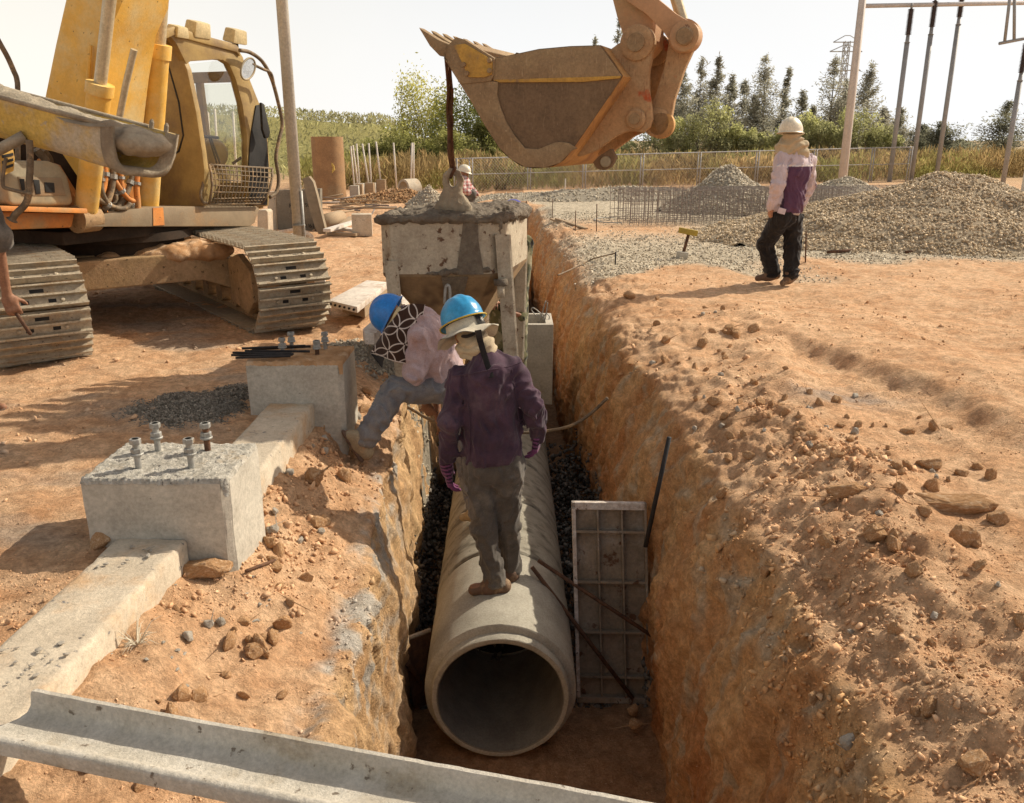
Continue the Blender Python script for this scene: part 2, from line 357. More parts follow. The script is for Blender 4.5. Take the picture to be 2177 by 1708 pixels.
# smooth the profile corners across columns
for _ in range(6): G[:, 1:-1, 2] = .25*G[:, :-2, 2]+.5*G[:, 1:-1, 2]+.25*G[:, 2:, 2]
def gnorm(G):
    dx = np.gradient(G, axis=1); dy = np.gradient(G, axis=0); n = np.cross(dx, dy); return n/(np.linalg.norm(n, axis=2)[..., None]+1e-12)
NRM = gnorm(G)
P = G.reshape(-1, 3); Y2 = P[:, 1]; X2 = P[:, 0]
ZN = np.tile(zone, nr); near = np.clip(1-(np.abs(Y2)-10)/60, .15, 1)
iswall = (ZN == 2)*1.0; isbank = (ZN == 1)*1.0; isfl = (ZN == 3)*1.0
ww = iswall.reshape(nr, nc)
for _ in range(8): ww[:, 1:-1] = (ww[:, :-2]+ww[:, 1:-1]+ww[:, 2:])/3
ww = ww.ravel()*np.repeat(depth, nc); bb = isbank.reshape(nr, nc)
for _ in range(10): bb[:, 1:-1] = (bb[:, :-2]+bb[:, 1:-1]+bb[:, 2:])/3
bb = bb.ravel()*np.repeat(depth, nc)
Q = P.copy(); Q[:, 2] *= 1
lo = fbm(Q*np.array([.55, .55, .55]), 2, 3)
md = fbm(Q*2.6, 3, 9); fi = fbm(Q*11, 4, 21, .6); bl = np.abs(perlin(Q*7, 31))+.5*np.abs(perlin(Q*15, 33))+.3*np.abs(perlin(Q*31, 35))
far_ok = np.exp(-np.clip(np.abs(Y2)-12, 0, 200)/25)*np.exp(-np.clip(np.abs(X2)-10, 0, 300)/25)
disp = (.055*lo+.022*md)*far_ok + .011*fi*far_ok
# banks: lumpy clods
patch = np.clip(.30+1.3*fbm(P*np.array([.9, .9, .3]), 3, 37), .08, 1)+.5*np.exp(-((X2-1.5)/.5)**2-((Y2-4.3)/.8)**2)
disp += bb*((.050*patch*(bl-.25))+.022*md)
# walls: stretched scrapes
S = P*np.array([2.0, 1.9, .55]); S[:, 1] += P[:, 2]*1.2
sc1 = fbm(S, 4, 51, .55, True); sc2 = fbm(P*np.array([8, 9, 3.2]), 4, 57, .6)
disp = disp*(1-ww*.85)+ww*(.045*(sc1-.7)+.018*sc2+.07*fbm(P*np.array([1.3, 1.1, .7]), 2, 60))
disp += ww*np.where(X2 < 0, .45, 1.0)*(.018*(fbm(P*np.array([7, 8, 6]), 3, 141, .6, True)-.8)+.010*fbm(P*np.array([24, 26, 20]), 2, 147))
# tooth marks of the digging bucket sweeping down the wall
tm = (P[:, 1]*1.0+P[:, 2]*.75+.22*fbm(P*1.2, 2, 65))*9.0; tmk = np.abs(np.sin(tm))*(.4+.6*np.clip(.5+1.2*fbm(P*.8, 2, 67), 0, 1)); disp += ww*(X2 > 0)*.034*(tmk-.5)
# blocky fracture plates on the left wall
cell = np.floor((P[:, 1]*1.0+P[:, 2]*.55+.5*fbm(P*.9, 2, 71))*2.1)
disp += ww*(X2 < 0)*(.05*np.sin(cell*12.9898)*np.abs(np.cos(cell*4.1)))
# tyre-rut like tread on the open ground at right
rut = np.exp(-((X2-(2.25+.06*(Y2-5)))/.22)**2)*sstep(3.2, 4.2, Y2)*(1-sstep(7.2, 8.5, Y2))
led = 2.2+(7.08-Y2)*.19+.12*fbm(P*np.array([.8, .8, 0]), 2, 43); ledg = sstep(-.10, .10, X2-led)*(1-sstep(.3, 1.8, X2-led))*sstep(3.6, 4.6, Y2)*(1-sstep(7.5, 8.6, Y2)); disp += ledg*.085+.05*np.exp(-((X2-led+.22)/.25)**2)*(bl-.25)*sstep(3.6, 4.6, Y2)*(1-sstep(7.5, 8.6, Y2))
disp -= rut*.02
ridge_ = np.exp(-((X2-(1.75+.10*(Y2-5)))/.22)**2)*sstep(1.0, 2.4, Y2)*(1-sstep(6.5, 8.5, Y2)); disp += ridge_*(.05+.05*md)
disp -= .09*np.exp(-((X2+.93)/.14)**2-((Y2-4.85)/.22)**2)
P = P+NRM.reshape(-1, 3)*disp[:, None]
# hollow where the workmen walk and the dark heap; shallow shelf under the excavator
G = P.reshape(nr, nc, 3); NRM = gnorm(G)
# ---------------- colour of the soil (reflectance only)
def lerp(a, b, t): return np.asarray(a)*(1-t[:, None])+np.asarray(b)*t[:, None]
t1 = np.clip(.5+.8*fbm(P*.8, 3, 81), 0, 1); t2 = np.clip(.5+1.0*fbm(P*5.5, 3, 85), 0, 1)
colr = lerp((.70, .43, .245), (.58, .325, .17), t1); colr = lerp(colr, np.array([.78, .55, .35]), .5*t2)
rightish = sstep(.2, 2.5, X2)*(1-sstep(8, 12, Y2)); colr = colr*(1+.05*rightish[:, None])
# left wall: pale ochre; right wall: red brown with ochre streaks
wl = ww*(X2 < 0); wr = ww*(X2 > 0)
st = np.clip(.5+.9*fbm(P*np.array([2., 2.6, 1.0]), 4, 91), 0, 1)
colr = lerp(colr, lerp((.68, .46, .245), (.54, .33, .165), st), wl*.9)
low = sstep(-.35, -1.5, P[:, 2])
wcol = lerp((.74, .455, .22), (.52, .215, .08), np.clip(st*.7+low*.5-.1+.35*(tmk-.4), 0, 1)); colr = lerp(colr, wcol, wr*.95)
vein = np.clip(fbm(P*np.array([1.5, 3.2, 1.8]), 3, 95, .5, True)-1.15, 0, 1)*2.5; colr = lerp(colr, np.array([.60, .50, .36]), np.clip(vein, 0, 1)*wr*.8)
# cement spill along the left lip
lipd = np.abs(X2-(-.72+np.repeat(XL, nc)))
cem = np.clip(1-lipd/.12, 0, 1)*np.clip(fbm(P*7, 3, 101)*1.6+.15, 0, 1)*sstep(1.5, 2.3, Y2)*(1-sstep(5, 6, Y2)); colr = lerp(colr, np.array([.50, .48, .43]), np.clip(cem*1.3, 0, .85))
# floor: darker brown
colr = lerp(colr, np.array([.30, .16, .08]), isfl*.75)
# tread light and dark patches on open ground
gr = np.clip(fbm(P*np.array([1.1, 1.9, 1]), 4, 111)-.22, 0, 1)*1.6*(1-ww)*(1-bb)*sstep(-1.2, -2.2, X2)*(1-sstep(8, 10, Y2)); colr = lerp(colr, np.array([.40, .345, .28]), np.clip(gr, 0, .6))
gp1 = np.clip(1.1-np.hypot((X2-2.05)/.5, (Y2-5.05)/.28), 0, 1)*np.clip(.6+fbm(P*6, 3, 113), 0, 1); colr = lerp(colr, np.array([.36, .30, .25]), np.clip(gp1, 0, .8))
# gravel bed on the far right
edge = 9.1+.25*(X2-2)*.2+.5*fbm(P*np.array([.7, .7, 0]), 2, 121)+sstep(3.6, 2.0, X2)*1.6-.9*sstep(2.2, 1.1, X2)
gb = sstep(0, .35, Y2-edge)*sstep(.75, 1.15, X2-.03*(Y2-10)*(-1)+.25*fbm(P*.9, 2, 123))*(1-sstep(22, 26, Y2))
gb *= 1-np.exp(-((Y2-15.5)/1.5)**2)*(1-sstep(2.5, 4.2, X2))
gb *= 1-sstep(2.9, 3.9, X2+.3*fbm(P*.8, 2, 127))*(1-sstep(11.0, 11.7, Y2+.3*fbm(P*.9, 2, 129)))
colr = lerp(colr, lerp((.66, .58, .44), (.40, .345, .255), np.clip(.5+fbm(P*14, 2, 125), 0, 1)), np.clip(gb, 0, 1)*.95)
farc = sstep(24, 45, Y2); colr = lerp(colr, np.array([.40, .30, .17]), farc)
colr = np.clip(colr, .02, .85)
fi_ = np.arange(nr*nc).reshape(nr, nc); FQ = np.stack([fi_[:-1, :-1], fi_[:-1, 1:], fi_[1:, 1:], fi_[1:, :-1]], -1).reshape(-1, 4)
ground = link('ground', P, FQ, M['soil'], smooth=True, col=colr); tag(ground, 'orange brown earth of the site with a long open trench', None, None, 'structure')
def gz(x, y):
    """height of the sheet at (x, y), outside the undercut of the walls"""
    i = int(np.clip(np.searchsorted(YR, y), 1, nr-1)); i = i if abs(YR[i]-y) < abs(YR[i-1]-y) else i-1
    r = G[i]; return float(np.interp(x, r[:, 0], r[:, 2]))
# ---------------- rocks
def hull_rock(seed, n=16, sub=0):
    rg_ = np.random.default_rng(seed); bm = bmesh.new(); v = rg_.normal(size=(n, 3)); v /= np.linalg.norm(v, axis=1)[:, None]
    v *= rg_.uniform(.78, 1.05, (n, 1))
    for p in v: bm.verts.new(p)
    r_ = bmesh.ops.convex_hull(bm, input=list(bm.verts)); bmesh.ops.delete(bm, geom=[g for g in r_['geom_interior'] if isinstance(g, bmesh.types.BMVert)], context='VERTS')
    if sub:
        bmesh.ops.bevel(bm, geom=list(bm.edges), offset=.10, segments=1, affect='EDGES')
        bmesh.ops.triangulate(bm, faces=list(bm.faces)); bmesh.ops.subdivide_edges(bm, edges=list(bm.edges), cuts=sub, use_grid_fill=True)
    bmesh.ops.triangulate(bm, faces=list(bm.faces)); bm.verts.index_update()
    V = np.array([q.co[:] for q in bm.verts]); F = np.array([[q.index for q in f.verts] for f in bm.faces]); bm.free()
    if sub: V = V*(1+.10*fbm(V*2.2, 4, seed)[:, None]+.03*fbm(V*7, 2, seed+3)[:, None])
    return V, F
SMALL = [hull_rock(s, 9) for s in range(8)]; MID = [hull_rock(40+s, 18, 2) for s in range(10)]
def rand_rots(n, rg_):
    q = rg_.normal(size=(n, 4)); q /= np.linalg.norm(q, axis=1)[:, None]; a, b, c, d = q.T
    return np.stack([1-2*(c*c+d*d), 2*(b*c-a*d), 2*(b*d+a*c), 2*(b*c+a*d), 1-2*(b*b+d*d), 2*(c*d-a*b), 2*(b*d-a*c), 2*(c*d+a*b), 1-2*(b*b+c*c)], 1).reshape(n, 3, 3)
def scatter(name, pos, size, col, mat_, parent=None, seed=0, flat=.75, bases=None, loc=None):
    rg_ = np.random.default_rng(seed); bases = bases or SMALL; n = len(pos); which = rg_.integers(0, len(bases), n); Vs = []; Fs = []; Cs = []; off = 0
    for b, (V, F) in enumerate(bases):
        idx = np.where(which == b)[0]
        if not len(idx): continue
        Rm = rand_rots(len(idx), rg_); sz = size[idx][:, None]*rg_.uniform(.7, 1.25, (len(idx), 3)); sz[:, 2] *= flat
        W = np.einsum('vk,nk->nvk', V, sz); W = np.einsum('nij,nvj->nvi', Rm, W)+pos[idx][:, None, :]
        Vs.append(W.reshape(-1, 3)); Fs.append((F[None]+(np.arange(len(idx))*len(V))[:, None, None]+off).reshape(-1, 3)); Cs.append(np.repeat(col[idx], len(V), 0)); off += len(idx)*len(V)
    return link(name, np.concatenate(Vs), np.concatenate(Fs), mat_, parent, col=np.concatenate(Cs), loc=loc)
def pick(n, wfun, seed, rmin=0, rmax=None):
    """random points on the sheet, area weighted times wfun(P)"""
    rg_ = np.random.default_rng(seed)
    A = np.linalg.norm(np.cross(G[1:, :-1]-G[:-1, :-1], G[:-1, 1:]-G[:-1, :-1]), axis=2).ravel()
    Pc = G[:-1, :-1].reshape(-1, 3); Wt = A*wfun(Pc); Wt /= Wt.sum(); k = rg_.choice(len(Wt), n, p=Wt)
    i, j = k//(nc-1), k % (nc-1); u, v = rg_.random(n)[:, None], rg_.random(n)[:, None]
    p = G[i, j]*(1-u)*(1-v)+G[i, j+1]*u*(1-v)+G[i+1, j]*(1-u)*v+G[i+1, j+1]*u*v
    cidx = i*nc+j; return p, NRM[i, j], colr[cidx], cidx
def inview(Pc): return (Pc[:, 1] > .9)*(np.abs(Pc[:, 0]) < .62*np.abs(Pc[:, 1])+1.2)
def w_rub(Pc):
    x, y, z = Pc.T
    bankL = np.exp(-((x+1.05)/.45)**2)*(y < 7)*1.3
    bankR = np.exp(-((x-(1.35+.0*y))/.45)**2)*(y < 9)*.7+np.exp(-((x-1.75)/.55)**2)*np.exp(-((y-4.4)/.9)**2)*1.6+np.exp(-((x-1.5)/.4)**2)*np.exp(-((y-1.9)/.35)**2)
    lump = np.clip(.15+1.7*fbm(Pc*np.array([1.1, 1.1, .5]), 3, 131), .04, 1.6)
    return inview(Pc)*(z > -.45)*(bankL+bankR+.22)*lump/np.clip(y, 1.5, 30)**1.3*(y < 16)
p, n_, c_, ci = pick(10500, w_rub, 5); sz = np.random.default_rng(3).lognormal(math.log(.009), .55, len(p)); sz = np.clip(sz, .004, .035)*np.clip(p[:, 1]/3.6, .5, 1)
cc = c_*np.random.default_rng(4).uniform(.85, 1.2, (len(p), 1)); grey = np.random.default_rng(5).random(len(p)) < .06; cc[grey] = (.42, .39, .35)
P9, N9, C9, _ = pick(19000, lambda Pc: inview(Pc)*(Pc[:, 2] > -.5)*(Pc[:, 1] < 9)*np.clip(.2+1.2*fbm(Pc*np.array([1.6, 1.6, .6]), 3, 139), .03, 1)/np.clip(Pc[:, 1], 1.3, 9)**1.6, 55); s9 = np.random.default_rng(56).uniform(.0025, .0065, len(P9))
p = np.concatenate([p, P9]); n_ = np.concatenate([n_, N9]); sz = np.concatenate([sz, s9]); cc = np.concatenate([cc, C9*np.random.default_rng(57).uniform(.8, 1.25, (len(P9), 1))])
o = scatter('rubble', p+n_*sz[:, None]*.25, sz, cc, M['rubble'], seed=6); tag(o, 'loose crumbs of orange soil over the banks and ground', None, None, 'stuff')
# grit at the foot of the walls and grey crushed rock around the pipe
def w_bed(Pc): x, y, z = Pc.T; return (z < -1.5)*(y > 4.35)*(y < 8)*((x < -.05)*1.+(x > .1)*1.)
p, n_, c_, ci = pick(9000, w_bed, 8); rr = np.random.default_rng(9); p[:, 2] += rr.uniform(0, .42, len(p))*np.where(p[:, 0] > .1, 1.0, .55)*sstep(4.3, 5.4, p[:, 1]); sz = rr.uniform(.012, .034, len(p))
cc = np.array([.15, .135, .115])*rr.uniform(.5, 1.6, (len(p), 1)); o = scatter('gravel', p, sz, cc, M['rubble'], seed=10); tag(o, 'dark crushed stone bedding packed around the pipe', None, None, 'stuff')
# countable clods and stones
clods = []; GR = 'clods of orange earth lying on the trench banks'
clod_lab = 'rough clod of orange earth lying loose on the trench bank'
base_me = []
for k in range(10):
    V, F = MID[k]; cm = mat_c = M['clod']; me = bpy.data.meshes.new('soil_clod'); me.from_pydata([tuple(v) for v in V], [], [tuple(map(int, f)) for f in F]); me.materials.append(M['clod']); base_me.append(me)
M['grey_stone'] = mat('grey_stone', (.44, .39, .32), (.33, .29, .235), 12, .9, .5, 60, c3=(.44, .33, .22), s3=4, t3=(.55, .7))
stone_me = []
for k in range(5):
    V, F = MID[k]; me = bpy.data.meshes.new('grey_stone'); me.from_pydata([tuple(v) for v in V], [], [tuple(map(int, f)) for f in F]); me.materials.append(M['grey_stone']); stone_me.append(me)
def rock(name, me, pos, s, rot, label, cat, group=None):
    o = bpy.data.objects.new(name, me); COL.objects.link(o); o.location = tuple(map(float, pos)); o.scale = tuple(map(float, s)); o.rotation_euler = rot; return tag(o, label, cat, group)
def w_cl(Pc):
    x, y, z = Pc.T
    return inview(Pc)*(z > -.3)*(y > 1.9)*(y < 8.5)*((x > .9)*(x < 3.4)*np.exp(-((x-1.5)/.5)**2)*.35+.8*np.exp(-((x+.98)/.22)**2)*(y < 6.5)+1.5*np.exp(-((x-1.75)/.5)**2)*np.exp(-((y-4.2)/.7)**2))/np.clip(y, 2, 9)
p, n_, c_, ci = pick(190, w_cl, 12); rr = np.random.default_rng(13)
for k in range(len(p)):
    s = float(np.clip(rr.lognormal(math.log(.033), .42), .018, .085))*(1 if p[k, 1] > 2.6 else .75); sv = s*rr.uniform(.75, 1.3, 3); sv[2] *= .7
    rock('soil_clod', base_me[rr.integers(10)], p[k]+n_[k]*s*.25, sv, tuple(rr.uniform(0, 6.28, 3)*np.array([.25, .25, 1])), clod_lab, 'clod', GR)
p, n_, c_, ci = pick(46, w_cl, 14)
for k in range(len(p)):
    s = float(rr.uniform(.014, .03)); rock('grey_stone', stone_me[rr.integers(5)], p[k]+n_[k]*s*.3, s*rr.uniform(.7, 1.3, 3), tuple(rr.uniform(0, 6.28, 3)), 'small grey stone scattered among the orange clods', 'stone', 'grey stones scattered on the banks')
def on(px, py, z0=0.0):
    q = gp(px, py, z0)
    for _ in range(4): q = gp(px, py, gz(q[0], q[1]))
    return q
for (px, py, s, rz, lab) in [(440, 1216, (.115, .075, .045), .2, 'large flat angular clod of earth beside the concrete ground beam'),
        (214, 1160, (.062, .06, .058), 1.0, 'round boulder of dry earth at the foot of the footing nearest the camera'),
        (2035, 1083, (.215, .095, .065), -.25, 'long rounded boulder of packed earth half buried in the bank'),
        (2070, 1632, (.055, .05, .04), .7, 'pale grey angular stone on the bank above the trench'),
        (1800, 1052, (.11, .05, .045), .1, 'slab shaped clod bridging smaller clods on the far bank'),
        (1345, 1515, (.05, .042, .045), .5, 'clod fallen on the trench floor below the form panel, the higher of two'),
        (1352, 1545, (.05, .05, .035), 1.5, 'clod fallen on the trench floor below the form panel, the lower of two'),
        (1338, 634, (.085, .06, .055), .4, 'lone brown stone on the walked ground near the trench edge'),
        (1862, 1150, (.06, .05, .05), .9, 'knobbly clod on top of the small clod heap on the bank'),
        (2120, 1110, (.06, .05, .045), .4, 'square clod touching the end of the long rounded boulder')]:
    q = on(px, py, -1.7 if 1300 < px < 1400 and py > 1400 else 0)
    if 1300 < px < 1400 and py > 1400: q = gp(px, py, -1.70)
    rock('boulder', base_me[(px*7) % 10], q+np.array([0, 0, s[2]*.45]), s, (0, 0, rz), lab, 'boulder')
# ================================================================== CONCRETE PIPES in the trench
PX0, PZ, PR, PB = -.065, -1.338, .418, .340
M['bore'] = mat('bore', (.05, .042, .034), (.035, .03, .025), 6, .95, .3, 60)  # near-black colour paints in the shade deep inside the pipes
M['bore_near'] = mat('bore_near', (.20, .18, .145), (.15, .13, .105), 7, .92, .4, 90)  # mid-dark colour, painted shade just inside the open mouth
def pipe_seg(y0, y1, spigot, mat_, label, first):
    x0 = PX0-.006*(y0-4); o = np.array([x0, y0, PZ]); h = y1-y0; prof = []
    if spigot: prof += [(PB, 0), (PB+.006, -.004), (PB+.030, -.004), (PB+.034, .0), (PB+.036, .055), (PR-.012, .06), (PR-.002, .068)]
    else: prof += [(PB, .01), (PR-.012, .01), (PR, .022)]
    prof += [(PR, h*.3), (PR+.001, h*.7), (PR, h-.022), (PR-.014, h-.008), (PB, h-.008)]
    n = 72; m = MB().lathe(prof, o, (0, 1, 0), n, closed=True); V = np.array(m.V)
    d = fbm(V*14, 3, 7)*.0025+fbm(V*2, 2, 8)*.003; rad = V-np.array([x0, 0, PZ]); rad[:, 1] = 0; rad /= np.linalg.norm(rad, axis=1)[:, None]
    m.V = [tuple(v) for v in V+rad*d[:, None]]
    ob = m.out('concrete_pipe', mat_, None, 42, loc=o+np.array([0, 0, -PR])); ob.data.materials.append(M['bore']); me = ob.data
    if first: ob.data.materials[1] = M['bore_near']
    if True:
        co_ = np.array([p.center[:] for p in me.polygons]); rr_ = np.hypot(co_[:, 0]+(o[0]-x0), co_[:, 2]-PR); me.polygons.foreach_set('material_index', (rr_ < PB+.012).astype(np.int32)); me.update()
    tag(ob, label, 'pipe', 'concrete pipes laid end to end in the trench'); return ob
pipe_seg(3.89, 4.80, True, M['pipe'], 'concrete drain pipe with open mouth, first in the trench, workman standing on it', True)
pipe_labs = ['concrete pipe second from the open mouth, mortar smeared on its crown', 'concrete pipe third from the open mouth, below the purple jacket', 'concrete pipe fourth from the open mouth, beside the dark stone bedding']
yy = 4.80
for k in range(14):
    lab = pipe_labs[k] if k < 3 else 'concrete pipe farther along the trench behind the concrete skip'
    pipe_seg(yy+.004, yy+.80 if k < 3 else yy+1.0, False, M['pipe_dirty'] if k < 5 else M['pipe'], lab, False); yy += .80 if k < 3 else 1.0
# mortar smears stuck to the joints
# ================================================================== FOOTINGS and ground beams
def footing(loc, zb, label, sh):
    x, y = loc; zt = .29; hx, hy, ch = .285, .205, .028
    t = empty('concrete_footing', (x, y, zb), label, 'footing', 'concrete footings with anchor bolts')
    ring = [(-hx, -hy), (hx-ch, -hy), (hx, -hy+ch), (hx, hy), (-hx, hy)]
    m = MB(); pts = []
    for a, b in zip(ring, ring[1:]+ring[:1]):
        for s in np.linspace(0, 1, 12, endpoint=False): pts.append((a[0]+(b[0]-a[0])*s, a[1]+(b[1]-a[1])*s))
    n = len(pts); V = []
    for zz in list(np.linspace(zb, zt-.012, 14))+[zt-.004]:
        q = .997 if zz > zt-.01 else 1
        for a, b in pts: V.append((x+a*q, y+b*q, zz-(.016 if zz > zt-.01 else .012)))
    F = [(i*n+k, i*n+(k+1) % n, (i+1)*n+(k+1) % n, (i+1)*n+k) for i in range(14) for k in range(n)]
    V = np.array(V); nn = np.stack([np.sign(V[:, 0]-x)*(np.abs(V[:, 0]-x) > hx*.98), np.sign(V[:, 1]-y)*(np.abs(V[:, 1]-y) > hy*.98), 0*V[:, 0]], 1)
    V = V+nn*(fbm(V*6, 3, sh)*.004)[:, None]; top = V[:, 2] > zt-.02; V[top, 2] += fbm(V[top]*22, 3, sh)*.008
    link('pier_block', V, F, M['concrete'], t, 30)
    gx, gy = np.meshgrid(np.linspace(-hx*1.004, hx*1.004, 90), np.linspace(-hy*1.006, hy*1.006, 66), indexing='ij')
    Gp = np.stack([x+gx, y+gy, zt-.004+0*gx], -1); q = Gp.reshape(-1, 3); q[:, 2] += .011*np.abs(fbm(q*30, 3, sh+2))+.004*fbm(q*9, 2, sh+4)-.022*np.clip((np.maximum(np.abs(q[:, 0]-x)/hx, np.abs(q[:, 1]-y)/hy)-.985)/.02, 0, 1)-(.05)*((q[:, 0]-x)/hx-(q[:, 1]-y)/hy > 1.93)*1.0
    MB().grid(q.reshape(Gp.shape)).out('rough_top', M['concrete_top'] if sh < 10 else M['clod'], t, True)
    return t
def bolt(x, y, z0, h, m_r, parent):
    b = MB().tube([(x, y, z0-.03), (x, y, z0+h)], .013, 12).out('anchor_bolt', m_r, parent, 40)
    for zz, hh, rr_ in ((h-.022, .022, .0225), (h*.52, .02, .0225), (h*.52-.010, .010, .026), (.30*h, .016, .0225)):
        if zz == .30*h: continue
        MB().lathe([(rr_*.92, 0), (rr_, .003), (rr_, hh-.003), (rr_*.92, hh)], (x, y, z0+zz), (0, 0, 1), 6 if hh > .012 else 18).out('nut' if hh > .012 else 'washer', M['galv'], b)
f1 = footing((-1.392, 3.25), -.25, 'concrete footing nearest the camera, sunlit rough top with four bare bolts', 3)
for k, (dx, dy) in enumerate(((-.105, -.085), (-.105, .11), (.105, -.08), (.105, .11))): bolt(-1.392+dx, 3.25+dy, .288, .125, M['galv'] if k != 3 else M['rust'], f1)
f2 = footing((-1.29, 5.05), -.45, 'concrete footing farther off with soil and black rods on its top', 13)
for k, (dx, dy) in enumerate(((-.105, -.04), (-.09, .12), (.1, -.02), (.12, .12))): bolt(-1.29+dx, 5.05+dy, .288, .11 if k != 2 else .09, M['galv'] if k != 2 else M['rust'], f2)
for k in range(7):
    a = np.array([-1.62+random.uniform(-.06, .08), 4.86+.035*k, .312+.007*(k % 3)]); b = a+np.array([.36+random.uniform(-.06, .06), random.uniform(-.04, .06), .004])
    ob = MB().tube([a, b], .0075, 8).out('steel_rod', M['dark_iron'], None, True, loc=(a+b)/2); tag(ob, 'short black steel rod in the loose bundle on the farther footing', 'steel rod', 'black rods lying on the footing')
def beam(x0, y0, x1, y1, wd, zt, zb, name_lab, sh):
    n = 40; V = []; F = []; prof = [(-wd/2, zb), (-wd/2, zt-.012), (-wd/2+.012, zt)]+[(u, zt) for u in np.linspace(-wd/2+.03, wd/2-.03, 12)]+[(wd/2-.012, zt), (wd/2, zt-.012), (wd/2, (zt+zb)/2), (wd/2, zb)]
    d = np.array([x1-x0, y1-y0]); Ln = np.linalg.norm(d); d /= Ln; nn = np.array([d[1], -d[0]])
    k = len(prof)
    for i in range(n+1):
        c = np.array([x0, y0])+d*Ln*i/n
        for u, z in prof: V.append((c[0]+nn[0]*u, c[1]+nn[1]*u, z))
    F = [(i*k+j, i*k+j+1, (i+1)*k+j+1, (i+1)*k+j) for i in range(n) for j in range(k-1)]+[tuple(range(k-1, -1, -1)), tuple(n*k+j for j in range(k))]
    V = np.array(V); V += np.stack([fbm(V*7, 3, sh)*.004, 0*V[:, 0], fbm(V*12, 3, sh+1)*.005*(V[:, 2] > zb+.05)], 1)
    ob = link('ground_beam', V, F, M['concrete' if sh > 50 else 'beam'], None, 50, loc=((x0+x1)/2, (y0+y1)/2, zb)); return tag(ob, name_lab, 'ground beam', 'concrete ground beams between the footings')
M['beam'] = mat('beam', (.58, .49, .37), (.47, .39, .29), 6, .92, .5, 60, c3=(.50, .33, .19), s3=2.5, t3=(.5, .7), c4=(.22, .20, .18), s4=22, t4=(.64, .7), spec=.15, bdist=.015)
beam(-1.335, 3.46, -1.325, 4.845, .27, .035, -.35, 'concrete ground beam dusted with earth joining the two footings', 31)
beam(-1.53, 1.1, -1.43, 3.043, .285, .035, -.40, 'sunlit concrete ground beam strewn with grey chips running towards the channel', 33)
# grey chips on the near beam
rr = np.random.default_rng(21)
for (cx, cy, k) in ((-1.44, 2.2, 20), (-1.42, 2.9, 14), (-1.15, 2.45, 10), (-1.02, 2.95, 8)):
    for _ in range(k):
        x, y = cx+rr.normal()*.08, cy+rr.normal()*.07; s = rr.uniform(.005, .013); xb = -1.53+.1*(y-1.1)/1.94
        z = .04 if abs(x-xb) < .14 else gz(x, y); rock('concrete_chip', stone_me[rr.integers(5)], (x, y, z+s*.3), s*rr.uniform(.7, 1.3, 3)*np.array([1.2, 1, .45]), (0, 0, rr.uniform(0, 6)), 'grey concrete chip dropped on and beside the near ground beam', 'chip', 'concrete chips on the ground beam')
# ================================================================== PRECAST CHANNEL in front
A = np.array([-1.262, 1.93]); B = np.array([1.35, 1.262]); d = B-A; Ln = np.linalg.norm(d); d /= Ln; nv = np.array([-d[1], d[0]]); A = A-nv*.072; B = B-nv*.072
prof = [(-.078, .012), (-.080, .046), (-.076, .054), (-.066, .058), (-.056, .055), (-.046, .043), (-.036, .037), (.026, .037), (.044, .044), (.054, .062), (.058, .094), (.061, .100), (.072, .101), (.075, .096), (.075, .04), (.072, .012)]
n = 110; k = len(prof); V = []
for i in range(n+1):
    for u, z in prof:
        s_ = Ln*i/n+(.05*(u+.088)/.17-.02)*(i == 0)*0; c = A+d*(Ln*i/n-(.10*(.086-u)/.17)*(1-i/n)); V.append((c[0]+nv[0]*u, c[1]+nv[1]*u, .045+z))
F = [(i*k+j, i*k+j+1, (i+1)*k+j+1, (i+1)*k+j) for i in range(n) for j in range(k)[:-1]]+[(i*k+k-1, i*k, (i+1)*k, (i+1)*k+k-1) for i in range(n)]+[tuple(range(k-1, -1, -1)), tuple(n*k+j for j in range(k))]
V = np.array(V); V += np.stack([fbm(V*9, 3, 41)*.001, fbm(V*6, 3, 42)*.002, fbm(V*11, 3, 43)*.0022], 1)
ob = link('concrete_channel', V, F, M['gutter'], None, 50, loc=((A+B)/2).tolist()+[.04]); tag(ob, 'long pale precast concrete channel laid across the trench in front', 'channel')
# ================================================================== EXCAVATOR
M['orange'] = mat('orange', (.66, .25, .055), (.52, .19, .05), 7, .6, .25, 60, c3=(.42, .25, .11), s3=2.4, t3=(.45, .68), c4=(.14, .07, .035), s4=22, t4=(.64, .72), spec=.3, grain=.10)
M['boom_paint'] = mat('boom_paint', (.84, .50, .10), (.74, .42, .08), 6, .6, .25, 60, c3=(.74, .56, .26), s3=2.0, t3=(.42, .66), c4=(.22, .12, .05), s4=18, t4=(.66, .74), grain=.10)  # yellow sun glow put into the paint and pale dust colours
M['cab_paint'] = mat('cab_paint', (.40, .275, .105), (.31, .21, .08), 5, .55, .2, 60, c3=(.25, .165, .085), s3=2.5, t3=(.45, .7), grain=.10)  # brightened and yellowed so the colour carries the sun glow
M['deck_grey'] = mat('deck_grey', (.30, .225, .14), (.22, .165, .105), 6, .7, .3, 60, c3=(.33, .21, .11), s3=3, t3=(.5, .7), grain=.10)
M['steel_dirt'] = mat('steel_dirt', (.38, .25, .125), (.27, .175, .09), 6, .85, .5, 50, c3=(.42, .27, .145), s3=2.6, t3=(.45, .62), c4=(.10, .065, .035), s4=25, t4=(.62, .7))
M['shoe'] = mat('shoe', (.46, .39, .285), (.35, .29, .21), 16, .6, .4, 70, c3=(.36, .25, .145), s3=6, t3=(.52, .68), c4=(.10, .075, .055), s4=40, t4=(.62, .72), metal=.35)
M['black'] = mat('black', (.014, .013, .012), (.022, .02, .018), 10, .6, .1, 60)
M['dark_gap'] = mat('dark_gap', (.03, .02, .013), (.05, .032, .02), 6, .9, .3, 40)
